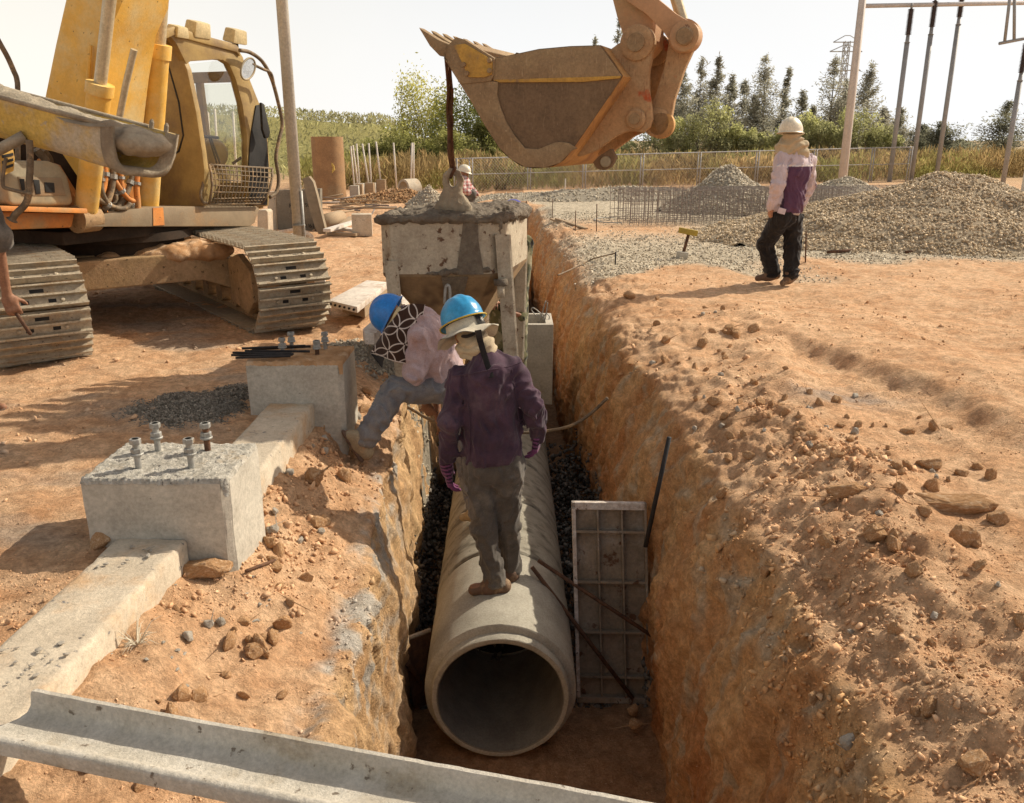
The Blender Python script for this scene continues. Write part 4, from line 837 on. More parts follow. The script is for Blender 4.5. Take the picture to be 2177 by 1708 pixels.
# ================================================================== CONCRETE CHUTE of the mixer, at the left frame edge
M['chute'] = mat('chute', (.58, .40, .10), (.50, .33, .08), 5, .75, .35, 60, c3=(.46, .40, .30), s3=2.2, t3=(.44, .62), c4=(.38, .33, .25), s4=14, t4=(.60, .72))
M['slurry'] = mat('slurry', (.42, .35, .25), (.34, .28, .20), 12, .9, .8, 40, c3=(.26, .21, .15), s3=4, bdist=.02)
M['wet_concrete'] = mat('wet_concrete', (.20, .165, .12), (.145, .115, .085), 14, .8, .9, 45, c3=(.24, .20, .15), s3=4, t3=(.5, .68), bdist=.02)
def k1y(p, Y): return pt(p[0]*.32053, p[1]*.32053, Y)
ch = empty('concrete_chute', k1y((400, 1000), 4.9), 'yellow concrete chute caked with pale slurry reaching in beside the excavator', 'chute')
A0, A1 = k1y((-900, 372), 5.25), k1y((862, 842), 4.88); dd = A1-A0; dd /= np.linalg.norm(dd); nn = np.cross(dd, [0, 0, 1]); nn /= np.linalg.norm(nn); up = np.cross(nn, dd)
if nn[1] > 0: nn = -nn
def trough(a, b, r, dep, th, name, m_, k0=1.0):
    Gs = []
    for s_ in np.linspace(0, 1, 26):
        c = a+(b-a)*s_; kk = 1+(k0-1)*s_; ring = []
        pr = [(math.copysign(abs(math.cos(t))**.4, math.cos(t)), math.sin(t)**.75) for t in np.linspace(.0, math.pi, 26)]
        sl_ = dd*(.17*min(1, max(0, (s_-.7)/.3)))
        for u_, v_ in pr: ring.append(c+sl_*(1-u_)/2+nn*r*u_*(1-.12*v_)-up*dep*kk*v_)
        for u_, v_ in pr[::-1]: ring.append(c+sl_*(1-u_)/2+nn*(r-th)*u_*(1-.12*v_)-up*(dep*kk-th)*v_)
        Gs.append(ring+[ring[0]])
    Gs = np.array(Gs); m = MB().grid(Gs); k = len(Gs[0])-1
    m.F.append(tuple(range(k))); m.F.append(tuple(25*(k+1)+j for j in range(k-1, -1, -1))); m.rough(.006, 9, 3, 4); return m.out(name, m_, ch, 40)
trough(A0, A1, .17, .235, .012, 'trough', M['chute'])
B1 = A1+dd*.12
def lipring():
    m = MB(); pr = [(math.copysign(abs(math.cos(t))**.4, math.cos(t)), math.sin(t)**.75) for t in np.linspace(.0, math.pi, 26)]
    G_ = np.array([[A1+dd*(.17*(1-u_)/2+t)+nn*(.172+b_)*u_*(1-.12*v_)-up*(.237+b_)*v_ for u_, v_ in pr] for t, b_ in ((-.05, .004), (-.045, .012), (.01, .014), (.02, -.02), (-.05, -.03))]); m.grid(G_); return m.rough(.004, 20, 2, 5).out('chute_lip', M['slurry'], ch, True)
lipring()
for sg in (1, -1): MB().tube([A0+nn*.168*sg, A1+nn*.168*sg], .015, 10).rough(.006, 22, 3, 9).out('rim', M['slurry'], ch, True)
for s_ in (.95, 1.0): c = A0+(B1-A0)*s_-nn*.15+up*.0; MB().lathe([(.014, 0), (.014, .035), (.006, .05), (0, .05)], c, up, 8).out('lug', M['slurry'], ch)
sd = SDF(np.minimum(A0, B1)-.3, np.maximum(A0, B1)+.3, .018)
for s_ in np.linspace(.0, 1.0, 30):
    c = A0+(B1-A0)*s_-up*(.07-.07*max(0, (.66-s_)/.6)); sd.ell(c, (.12, .125, .06+.05*max(0, (.7-s_)/.6)), .05)
sd.noise(lambda P: .014*fbm(P*16, 3, 3)+.01*np.abs(fbm(P*30, 2, 5))); V, F = sd.mesh(); link('wet_concrete', V, F, M['slurry'], ch, True)
MB().prism([k1y((365, 768), 4.80), k1y((590, 815), 4.74), k1y((740, 790), 4.72), k1y((845, 838), 4.70), k1y((600, 838), 4.72), k1y((440, 805), 4.76)], (0, -.012, -.004), .004).out('slurry_drip', M['slurry'], ch)
MB().tube(smooth_path([k1y(p, 4.75) for p in ((195, 930), (200, 1080), (195, 1200), (190, 1290), (165, 1360), (105, 1420), (80, 1460))]), [.018]*48+[.03], 10).out('prop_rod', M['hose'], ch, True)
MB().tube([k1y((-40, 1010), 4.8), k1y((160, 905), 4.85)], .03, 10).rough(.006, 20, 2, 3).out('prop_arm', M['slurry'], ch, True)
MB().tube(smooth_path([k1y(p, 4.72) for p in ((40, 1050), (24, 1130), (20, 1230), (60, 1255), (210, 1290))]), .010, 8).out('prop_latch', M['hose'], ch, True)
# ================================================================== CONCRETE SKIP hanging over the trench
M['skip'] = mat('skip', (.48, .415, .31), (.38, .32, .235), 7, .8, .4, 60, c3=(.19, .12, .07), s3=3.6, t3=(.54, .66), c4=(.13, .07, .04), s4=13, t4=(.62, .68), metal=.1)
M['skip_cone'] = mat('skip_cone', (.27, .18, .095), (.19, .125, .068), 6, .8, .4, 60, c3=(.13, .08, .045), s3=3, t3=(.5, .64), metal=.1)
sk = empty('concrete_skip', (-.42, 6.75, -.3), 'square rusty concrete skip heaped with wet concrete hanging over the trench', 'concrete skip')
ZR, ZB = .975, .585
FL, FR, BR, BL = np.array([-.985, 6.30]), np.array([-.07, 6.33]), np.array([.145, 7.28]), np.array([-.84, 7.26])
cn = (FL+FR+BR+BL)/4
def chamf(s_, c_=.09):
    P_ = [FL, FR, BR, BL]; out = []
    for i in range(4):
        p, a, b = P_[i], P_[i-1], P_[(i+1) % 4]; out += [p+(a-p)/np.linalg.norm(a-p)*c_, p+(b-p)/np.linalg.norm(b-p)*c_]
    return [cn+(q-cn)*s_ for q in out]
def ringm(levels):
    V = []; F = []; n = 8
    for s_, z in levels: V += [(*q, z) for q in chamf(s_)]
    for i in range(len(levels)-1): F += [(i*n+k, i*n+(k+1) % n, (i+1)*n+(k+1) % n, (i+1)*n+k) for k in range(n)]
    return V, F
m = MB(); m.add(*ringm([(1, ZB), (1, ZR), (1.02, ZR+.005), (1.02, ZR+.03), (.985, ZR+.03), (.975, ZR), (.975, ZB+.03)])); body = m.out('skip_body', M['skip'], sk, 30)
m = MB(); m.add(*ringm([(1.0, ZB+.004), (.998, ZB-.02), (.30, .05), (.28, -.02), (.26, -.02), (.28, .05), (.96, ZB-.01)])); m.out('cone', M['skip_cone'], sk, 30)
def fpt(px, py, off=.0):                                                   # a point on the front face
    a = FR-FL; n = np.array([a[1], -a[0]]); n /= np.linalg.norm(n); return plp(px, py, (*(FL+n*off), 0), (*n, 0))
def c3(p): return (697.8+p[0]*.25644, 404.7+p[1]*.25644)
def angle_leg(top, bot, w_, name='leg'):
    top = np.array(top); bot = np.array(bot); m = MB(); u = np.array([w_, 0, 0]); v = np.array([.15*w_, w_*.9, 0])
    for e, f in ((u, np.array([.0015*10, .012, 0])), (v, np.array([.012, -.002, 0]))): m.hexa([bot, bot+e, bot+e+f, bot+f, top, top+e, top+e+f, top+f])
    return m.out(name, M['skip'], sk)
n_ = np.array([0, -.02, 0])
angle_leg((-.945, 6.285, ZB+.1), (-.90, 6.34, -.32), .085)
angle_leg((-.125, 6.315, ZR-.1), (-.045, 6.34, -.32), .10)
angle_leg((.03, 7.22, ZB+.1), (-.0, 7.18, -.32), .09); angle_leg((-.80, 7.2, ZB+.1), (-.76, 7.16, -.32), .09)
MB().tube([fpt(*c3((1432, 740)), .05), fpt(*c3((1432, 790)), .05)], .05, 14).rough(.012, 14, 2, 3).out('hinge_boss', M['wet_concrete'], sk, True)
MB().tube([fpt(*c3((1430, 780)), .06), fpt(*c3((1432, 890)), .06)], .028, 10).out('latch_bar', M['skip'], sk, True)
MB().tube(smooth_path([fpt(*c3(p), .03) for p in ((965, 940), (972, 820), (990, 788), (1008, 820), (1010, 940))]), .012, 8).out('handle', M['galv'], sk, True)
# wet streak down the front and on the cone, crust of mortar on the rim
def sheet(pts, off, name, m_, z=None):
    g = np.array([[fpt(*c3((a+(b-a)*t, y)), off+.012*math.sin(math.pi*t)) for t in np.linspace(0, 1, 9)] for y, a, b in pts]); q = g.reshape(-1, 3)
    q[:, 1] -= .004*np.abs(fbm(q*20, 2, 6)); return MB().grid(q.reshape(g.shape)).out(name, m_, sk, True)
sheet([(262, 1118, 1245), (330, 1112, 1240), (420, 1100, 1245), (520, 1085, 1262), (620, 1072, 1280), (700, 1060, 1290)], .007, 'wet_streak', M['wet_concrete'])
Pc = [cn+(np.array([FL+(FR-FL)*t for t in (t_,)])[0]-cn)*s_ for s_, t_ in ((1.0, .5),)]
gg = []
for s_, z, a, b in ((1.0, ZB-.02, .50, .72), (.85, ZB-.135, .50, .70), (.65, ZB-.285, .52, .66)):
    gg.append([np.array([*(cn+((FL+(FR-FL)*(a+(b-a)*t))-cn)*s_*1.004), z])+np.array([0, -.012, 0]) for t in np.linspace(0, 1, 7)])
MB().grid(np.array(gg)).out('wet_streak', M['wet_concrete'], sk, True)
sd = SDF((-1.15, 6.1, ZB-.1), (.3, 7.5, ZR+.55), .014)
cor = chamf(1.0, .05)
for i in range(8):
    a, b = cor[i], cor[(i+1) % 8]
    nn_ = max(4, int(np.linalg.norm(b-a)/.035))
    for t in np.linspace(0, 1, nn_): p = cn+((a+(b-a)*t)-cn)*.985; w7 = .5+.5*math.sin(13*t+3*i)*math.sin(5*t+i); sd.ell((*p, ZR+.006+.010*w7), (.032+.012*w7, .032+.012*w7, .018+.012*w7), .04)
for c, r_ in (((-.44, 6.8, ZR-.05), (.46, .44, .10)), ((-.47, 6.78, ZR+.0), (.22, .20, .13)), ((-.15, 7.1, ZR+.01), (.25, .2, .06)), ((-.30, 6.95, ZR-.03), (.30, .28, .10)), ((-.62, 6.75, ZR-.01), (.25, .28, .07)), ((-.05, 7.05, ZR+.0), (.18, .22, .09)), ((-.45, 6.66, ZR+.0), (.2, .12, .06))): sd.ell(c, r_, .06)
for c, r_ in ((fpt(*c3((900, 690)), .0), (.10, .03, .022)), (fpt(*c3((1010, 672)), .0), (.09, .03, .03)), (fpt(*c3((1300, 660)), .0), (.05, .02, .03)), (fpt(*c3((1430, 300)), .0), (.025, .02, .06)), (fpt(*c3((600, 250)), .0), (.12, .03, .02))): sd.ell(c, r_, .015)
sd.noise(lambda P: .016*fbm(P*17, 3, 13)+.018*np.abs(fbm(P*34, 2, 15))); V, F = sd.mesh(); link('wet_concrete', V, F, M['wet_concrete'], sk, True)
LE = np.array([-.475, 6.62, ZR])                                           # lifting eye
def e3p(px, py): return pt(px, py, LE[1])
sd = SDF(LE-np.array([.3, .25, .1]), LE+np.array([.4, .25, .5]), .010)
ce = e3p(963, 386)
for t in np.linspace(0, 2*math.pi, 22): sd.ell(ce+np.array([.050*math.cos(t), 0, .066*math.sin(t)]), (.026, .036, .028), .02)
for p, r_ in ((e3p(962, 412), .06), (e3p(962, 425), .085), (e3p(965, 438), .11), (e3p(985, 446), .07), (e3p(940, 446), .06)): sd.ell(p, (r_, r_*.6, r_*.8), .05)
sd.ell(ce, (.028, .2, .042), .012, sub=True)
sd.noise(lambda P: .008*fbm(P*22, 3, 23)); V, F = sd.mesh(); link('lifting_eye', V, F, M['slurry'], sk, True)
# sling from the bucket teeth to the eye
sg = empty('wire_sling', e3p(955, 300), 'rusty wire sling from the bucket teeth to the skip', 'sling')
T0 = k3((345, 385), NB+.30); T1 = k3((372, 470), NB+.42); J = e3p(955, 236)
for a_, b_, w_ in ((T0, e3p(952, 240), .012), (T0+e2*.05, e3p(957, 240), .011), (T1, e3p(960, 245), .010)):
    MB().tube(smooth_path([a_, (a_+b_)/2+np.array([.01, 0, -.02]), b_, ce+np.array([random.uniform(-.012, .012), 0, .072])]), w_, 8).out('strand', M['rust'], sg, True)
lp = [ce+np.array([.0+.018*math.cos(t), .034*math.sin(t)*1.2, .064+.05*math.cos(t)*0+.034*math.cos(t)]) for t in np.linspace(0, 2*math.pi, 18, endpoint=False)]
MB().tube(lp, .012, 8, closed=True).out('loop', M['rust'], sg, True)
MB().tube([e3p(955, 245), e3p(956, 330), ce+np.array([0, 0, .09])], [.014, .017, .02], 8).rough(.004, 40, 2, 3).out('splice', M['rust'], sg, True)
MB().tube(smooth_path([e3p(957, 300), e3p(963, 262), e3p(960, 235), e3p(962, 205), e3p(964, 188)]), .005, 6).out('loose_end', M['rust'], sg, True)
# ================================================================== FORM PANEL leaning in the trench, rods, plate, hose
fp = empty('steel_formwork', (.63, 4.45, -1.74), 'ribbed steel form panel standing upright beside the pipe', 'form panel')
bl_, br_ = gp(1226, 1487, -1.745), gp(1381, 1490, -1.745); tl_, tr_ = pt(1215, 1066, bl_[1]+.28), pt(1372, 1066, br_[1]+.28)
ux = (br_-bl_)/np.linalg.norm(br_-bl_); Lp = np.linalg.norm(br_-bl_); uz = ((tl_+tr_)/2-(bl_+br_)/2); H = np.linalg.norm(uz); uz /= H; un = np.cross(ux, uz); un = un if un[1] < 0 else -un
def P3(u, v, w_=0): return bl_+ux*u*Lp+uz*v*H+un*w_
def bar(u0, v0, u1, v1, w0, w1): return [P3(u0, v0, w0), P3(u1, v0, w0), P3(u1, v1, w0), P3(u0, v1, w0), P3(u0, v0, w1), P3(u1, v0, w1), P3(u1, v1, w1), P3(u0, v1, w1)]
MB().hexa(bar(.01, .005, .99, .995, -.006, 0)).rough(.0015, 6, 2, 3).out('skin', M['form'], fp)
for (u0, v0, u1, v1, nm, mm_) in ((0, 0, .05, 1, 'side_rail', 'form_edge'), (.965, 0, 1, 1, 'side_rail', 'form'), (0, .965, 1, 1.0, 'top_rail', 'form_edge'), (0, 0, 1, .03, 'bottom_rail', 'form')):
    MB().hexa(bar(u0, v0, u1, v1, -.008, .052), .003).out(nm, M[mm_], fp)
for u in (.345, .67): MB().hexa(bar(u-.012, .03, u+.012, .965, 0, .046), .002).out('rib', M['form'], fp)
for v in (.13, .355, .605, .855):
    for u0, u1 in ((.05, .333), (.357, .658), (.682, .965)): MB().hexa(bar(u0, v-.006, u1, v+.006, 0, .048), .002).out('cross_rib', M['form'], fp)
def rod(a, b, r_, m_, label, cat='steel rod', name='steel_rod', grp=None, bend=0):
    a, b = np.array(a, float), np.array(b, float); pth = [a, a+(b-a)*.33+np.array([0, 0, -bend]), a+(b-a)*.66+np.array([0, 0, -bend]), b]
    m = MB().tube(smooth_path(pth, 6) if bend else [a, b], r_, 8); o_ = m.out(name, m_, None, True, loc=(a+b)/2); return tag(o_, label, cat, grp)
rod(pt(1131, 1206, 4.55), pt(1345, 1485, 4.38), .013, M['rust'], 'rusty reinforcing rod from the pipe down to the foot of the form panel, lower one')
rod(pt(1144, 1192, 4.65), pt(1386, 1352, 4.36), .012, M['rust'], 'rusty reinforcing rod across the middle of the form panel, the upper one')
rod(pt(1423, 930, 4.28), pt(1374, 1128, 4.28)+np.array([.0, 0, -.10]), .013, M['dark_iron'], 'dark iron stake leaning out of the trench wall above the form panel', 'stake', 'iron_stake')
pl = empty('steel_plate', pt(880, 1420, 4.2), 'dark rusty steel plate standing between the pipe and the sunlit wall', 'steel plate')
a0, a1, a2_, a3_ = pt(856, 1362, 4.35), pt(914, 1340, 4.5), pt(925, 1490, 4.45), pt(880, 1510, 4.3)
MB().prism([a0, a1, a2_, a3_], (.01, .012, 0), .003).out('plate', M['rust'], pl); MB().tube([a0, a1], .014, 8).out('edge_bar', M['form'], pl); MB().tube([(a0+a3_)/2+np.array([0, -.02, .1]), (a1+a2_)/2-np.array([.02, .03, .2])], .02, 8).out('stiffener', M['rust'], pl)
hp = [pt(800, 835, 6.6), pt(870, 868, 6.3), pt(905, 888, 6.1), pt(940, 900, 6.0), pt(1010, 914, 5.9), pt(1100, 920, 5.9), pt(1160, 917, 5.9), pt(1215, 905, 5.85), pt(1255, 880, 5.85), pt(1292, 846, 5.85)]
o_ = MB().tube(smooth_path(hp, 6), .012, 8).out('steel_cable', M['hose'], None, True, loc=hp[5]); tag(o_, 'thin cable sagging across the trench behind the standing workman', 'cable')
# hollow concrete post in the trench
hb = empty('hollow_concrete_post', pt(1130, 850, 8.3), 'hollow square concrete post with rebar ends sticking up beside the skip', 'concrete post')
hx0, hx1, hy0, hy1, hz0, hz1 = -.10, .40, 8.05, 8.62, -.98, -.17
for bx0, by0, bx1, by1 in ((hx0, hy0, hx1, hy0+.06), (hx0, hy1-.06, hx1, hy1), (hx0, hy0+.06, hx0+.06, hy1-.06), (hx1-.07, hy0+.06, hx1, hy1-.06)):
    MB().box(((bx0+bx1)/2, (by0+by1)/2, (hz0+hz1)/2), (bx1-bx0, by1-by0, hz1-hz0), None, .004).rough(.003, 9, 2, 4).out('post_wall', M['concrete'], hb)
for q in ([(1143, 690), (1152, 668), (1160, 640)], [(1158, 690), (1162, 660), (1164, 644)], [(1140, 672), (1130, 660), (1134, 655), (1150, 668), (1158, 684)], [(1155, 700), (1168, 676), (1160, 668), (1150, 690)]):
    MB().tube(smooth_path([pt(*p, 8.3) for p in q], 5), .006, 6).out('rebar_end', M['galv'], hb, True)
# ================================================================== PEOPLE
def cloth(name, c1, c2, c3=None, s3=3, rough=.9, bs=220, **k): return mat(name, c1, c2, 10, rough, .25, bs, c3=c3, s3=s3, spec=.1, sheen=.15, bdist=.004, **k)
M['skin'] = mat('skin', (.30, .15, .085), (.24, .115, .065), 30, .6, .15, 120)
M['skin_pale'] = mat('skin_pale', (.42, .21, .125), (.35, .17, .10), 30, .6, .15, 120)
M['hair'] = mat('hair', (.02, .016, .013), (.012, .010, .009), 60, .6, .4, 120)
M['purple'] = cloth('purple', (.080, .043, .062), (.050, .029, .042), (.15, .10, .11), 3.0, t3=(.52, .75))
M['mauve'] = cloth('mauve', (.47, .355, .355), (.37, .275, .28), (.36, .22, .19), 4, t3=(.5, .7))
M['jeans'] = cloth('jeans', (.215, .205, .205), (.145, .14, .148), (.25, .225, .20), 3.5)
M['work_grey'] = cloth('work_grey', (.125, .108, .090), (.088, .076, .064), (.20, .17, .135), 4, t3=(.5, .68))
M['black_cloth'] = cloth('black_cloth', (.016, .014, .014), (.028, .024, .022))
M['beige'] = cloth('beige', (.50, .40, .26), (.42, .33, .21))
M['cream'] = cloth('cream', (.62, .55, .42), (.50, .43, .32), (.34, .28, .2), 9, t3=(.58, .7))
M['lilac'] = cloth('lilac', (.60, .50, .52), (.52, .43, .45))
M['vest'] = cloth('vest', (.13, .065, .11), (.09, .045, .08))
M['shoe_brown'] = mat('shoe_brown', (.17, .10, .065), (.12, .075, .05), 18, .8, .4, 90, c3=(.32, .21, .12), s3=10)
M['shoe_tan'] = mat('shoe_tan', (.42, .33, .21), (.30, .22, .13), 14, .8, .4, 90, c3=(.45, .27, .14), s3=9)
M['helmet_blue'] = mat('helmet_blue', (.035, .30, .56), (.03, .26, .50), 5, .28, .02, 60, c3=(.10, .27, .42), s3=9, t3=(.6, .75), spec=.5)
M['helmet_deep'] = mat('helmet_deep', (.015, .19, .56), (.015, .165, .50), 5, .35, .02, 60, spec=.5)
M['helmet_white'] = mat('helmet_white', (.74, .66, .50), (.68, .60, .45), 5, .35, .03, 60, c3=(.5, .42, .30), s3=8, t3=(.6, .75), spec=.5)
M['rim_yellow'] = mat('rim_yellow', (.55, .38, .05), (.42, .29, .05), 20, .6, .1, 60)
M['vcloth'] = cloth('vcloth', (1, 1, 1), (.82, .82, .82), vcol=True)
def un(v): v = np.array(v, float); return v/np.linalg.norm(v)
def hand(sd, w, d, n, side, curl=.5, r=1.0, k=.008, ln=1.0):
    w = np.array(w, float); d = un(d); n = un(np.array(n)-d*np.dot(n, d)); s = np.cross(n, d)*side; Rm = np.stack([s, d, n], 1)
    sd.cap(w-d*.01, w+d*.03, .024*r, .026*r, .012); sd.box(w+d*.055*ln, (.040*r, .048*ln, .0155*r), Rm, .012, .014)
    for i, L_ in enumerate((.070, .078, .073, .056)):
        p = w+d*(.096-.004*abs(i-1.2))*ln+s*(.030-.0195*i)*r; a = .25*curl; dv = un(d+s*(.10-.07*i))
        for j, f in enumerate((.45, .32, .25)):
            a += curl*(.55+.1*i*(j > 0)); q = p+(dv*math.cos(a)+n*math.sin(a))*L_*f*ln; sd.cap(p, q, (.0095-.0009*j)*r, (.0088-.0009*j)*r, k if j else .010); p = q
    p = w+d*.028*ln+s*.034*r; dv = un(d*.62+s*.62+n*.45)
    for j, (f, c_) in enumerate(((.045, 0), (.032, .35))): dv = un(dv+d*c_+n*c_*.5); q = p+dv*f*ln; sd.cap(p, q, (.0125-.0015*j)*r, (.011-.0015*j)*r, .010); p = q
def head(sd, c, f, u, s=1.0):
    c = np.array(c, float); f = un(f); u = un(np.array(u)-f*np.dot(u, f)); x = np.cross(f, u); Rm = np.stack([x, f, u], 1)
    sd.ell(c+u*.028*s, (.076*s, .094*s, .092*s), .02, Rm); sd.ell(c-u*.045*s+f*.028*s, (.056*s, .062*s, .066*s), .03, Rm); sd.ell(c-u*.092*s+f*.058*s, (.025*s, .022*s, .018*s), .03, Rm)
    sd.cap(c+f*.090*s+u*.015*s, c+f*.112*s-u*.028*s, .010*s, .014*s, .014); sd.ell(c+f*.088*s-u*.062*s, (.026*s, .012*s, .007*s), .010, Rm)
    for sg in (-1, 1):
        sd.ell(c+x*.076*s*sg-u*.005*s-f*.005*s, (.010*s, .020*s, .032*s), .008, Rm); sd.ell(c+f*.092*s+x*.032*s*sg+u*.012*s, (.018*s, .010*s, .010*s), .010, Rm, sub=True); sd.ell(c+f*.080*s+x*.032*s*sg+u*.011*s, (.012*s, .011*s, .010*s), .004, Rm)
        sd.cap(c+f*.093*s+x*.016*s*sg+u*.028*s, c+f*.086*s+x*.046*s*sg+u*.028*s, .008*s, .006*s, .012)
def bounds(j, m=.32):
    A = np.array([v for v in j.values() if isinstance(v, np.ndarray) and v.shape == (3,) and np.linalg.norm(v) > 1.2]); return A.min(0)-m, A.max(0)+m
def body(j, h=.013, hands=(True, True), curl=.5):
    lo, hi = bounds(j); sd = SDF(lo, hi, h); sx_ = un(j['shR']-j['shL'])
    up_ = un(j['chest']-j['pelvis'])
    sd.cap(j['pelvis'], j['chest'], .095, .10, .05, (np.cross(sx_, up_), .72)); sd.cap(j['pelvis']-sx_*.06, j['pelvis']+sx_*.06, .095, .095, .05)
    sd.cap(j['shL']*.93+j['shR']*.07, j['shR']*.93+j['shL']*.07, .034, .034, .03); sd.cap(j['chest'], j['neck'], .07, .050, .05); sd.cap(j['neck'], j['head']-un(j['hu'])*.06, .052, .05, .03)
    for s_ in 'LR':
        sd.chain([j['sh'+s_], j['el'+s_], j['wr'+s_]], [.038, .033, .025], .025); sd.chain([j['hip'+s_], j['kn'+s_], j['an'+s_]], [.066, .044, .034], .03); sd.cap(j['an'+s_]-np.array([0, 0, .03]), j['toe'+s_], .033, .024, .02)
    head(sd, j['head'], j['hf'], j['hu'])
    for s_, on_ in zip('LR', hands):
        if on_: hand(sd, j['wr'+s_], j['hd'+s_], j['hn'+s_], 1 if s_ == 'L' else -1, curl)
    V, F = sd.mesh(); return relax(V, F, 2, .4), F
def folds(seed, amp=.006, st=(9, 9, 4)):
    st = np.array(st)
    def f(P):
        wv = .10*np.stack([fbm(P*3.1, 2, seed+11), fbm(P*3.1, 2, seed+12), fbm(P*3.1, 2, seed+13)], 1); Q_ = P+wv
        r1 = fbm(Q_*st, 2, seed, .5, True); r2 = fbm(Q_*st*np.array([1.7, 1.7, .9]), 2, seed+3, .5, True)
        return -amp*(np.clip(r1-.55, 0, 1)*1.6-.45)-amp*.55*(np.clip(r2-.6, 0, 1)*1.5-.35)+amp*.5*fbm(P*st*.45, 2, seed+7)
    return f
def trousers(j, rad=(.095, .074, .066), h=.009, waist=None, seed=1, amp=.005, cuff=True, knock=0):
    lo, hi = bounds(j, .3); sd = SDF(lo, hi, h); sx_ = un(j['hipR']-j['hipL'])
    sd.cap(j['pelvis']-sx_*.055, j['pelvis']+sx_*.055, .115, .115, .05); up_ = un(j['chest']-j['pelvis']); sd.cap(j['pelvis'], j['pelvis']+up_*.10, .13, .125, .05, (np.cross(sx_, up_), .8))
    for s_ in 'LR':
        a, b, c = j['hip'+s_], j['kn'+s_], j['an'+s_]; sd.chain([a, b, c+(b-c)*.05], [rad[0], rad[1], rad[2]], .03)
        if cuff: d_ = un(c-b); sd.cap(c+(b-c)*.10, c+(b-c)*.06, rad[2]*1.05, rad[2]*1.04, .012)
    sd.noise(folds(seed, amp, (10, 10, 6)))
    for s_ in 'LR':                                                       # gathered folds above the shoe and behind the knee
        c = j['an'+s_]; b = j['kn'+s_]; ax = un(b-c)
        sd.noise(lambda P: .006*np.sin((P-c)@ax*95+2*fbm(P*9, 2, seed))*np.exp(-np.clip((P-c)@ax, 0, 9)/.11)*(np.linalg.norm(P-c, axis=1) < .3))
        sd.noise(lambda P: .005*np.sin((P-b)@ax*70+3*fbm(P*7, 2, seed+3))*np.exp(-(np.linalg.norm(P-b, axis=1)/.11)**2))
    V, F = sd.mesh(); return relax(V, F, 1, .4), F
def shirt(j, chest=(.165, .125, .21), waist=(.155, .125, .17), arm=(.066, .056, .044), h=.008, hem=None, seed=2, amp=.006, sleeves='LR', cuff=1.0, collar=True, extra=None, k=.05, sh=.062):
    lo, hi = bounds(j, .3); sd = SDF(lo, hi, h); sx_ = un(j['shR']-j['shL']); up_ = un(j['chest']-j['pelvis']); fw = un(np.cross(up_, sx_)); sx_ = np.cross(fw, up_); Rm = np.stack([sx_, fw, up_], 1)
    sd.ell(j['chest']-up_*.03, chest, k, Rm); sd.ell(j['pelvis']+up_*.12, waist, k, Rm); sd.cap(j['pelvis']+up_*.0, j['chest'], waist[0]*.93, chest[0]*.9, k, (fw, .78))
    sd.cap(j['shL'], j['shR'], sh, sh, .05); sd.cap(j['chest']+up_*.08, j['neck'], .10, .07, .05)
    for s_ in sleeves:
        a, b, c = j['sh'+s_], j['el'+s_], j['wr'+s_]; e = b+(c-b)*cuff; sd.chain([a, b, e], [arm[0], arm[1], arm[2]], .03)
        if cuff >= .9: sd.cap(e-un(c-b)*.03, e, arm[2]*.95, arm[2]*.95, .01)
    if extra: extra(sd)
    sd.noise(folds(seed, amp))
    for s_ in sleeves:
        b = j['el'+s_]; ax = un(j['wr'+s_]-j['sh'+s_]); sd.noise(lambda P: .006*np.sin((P-b)@ax*60+3*fbm(P*8, 2, seed+5))*np.exp(-(np.linalg.norm(P-b, axis=1)/.12)**2))
        c = j['wr'+s_]; sd.noise(lambda P: .004*np.sin((P-c)@ax*85+3*fbm(P*8, 2, seed+6))*np.exp(-(np.linalg.norm(P-c, axis=1)/.10)**2))
    if hem is not None: sd.cut(hem[0], hem[1])
    V, F = sd.mesh(); return relax(V, F, 1, .4), F
def shoe(an, toe, h=.008, high=.0, w_=.046, sole=None):
    an = np.array(an); toe = np.array(toe); d_ = toe-an; lo = np.minimum(an, toe)-.2; hi = np.maximum(an, toe)+.2; sd = SDF(lo, hi, h)
    heel = an-un(d_)*.045+np.array([0, 0, -.0]); bot = (toe-an)*0
    sd.cap(heel+(toe-an)*0+np.array([0, 0, 0]), toe, w_*.86, w_*.66, .03); sd.cap(heel, (heel+toe)/2, w_*.9, w_, .02); sd.cap(an+un(d_)*.02, an+un(d_)*.03+(j_up*(.05+high)), w_*.9, w_*.95, .03)
    V, F = sd.mesh(); return relax(V, F, 2, .5), F
j_up = np.array([0, 0, 1.])
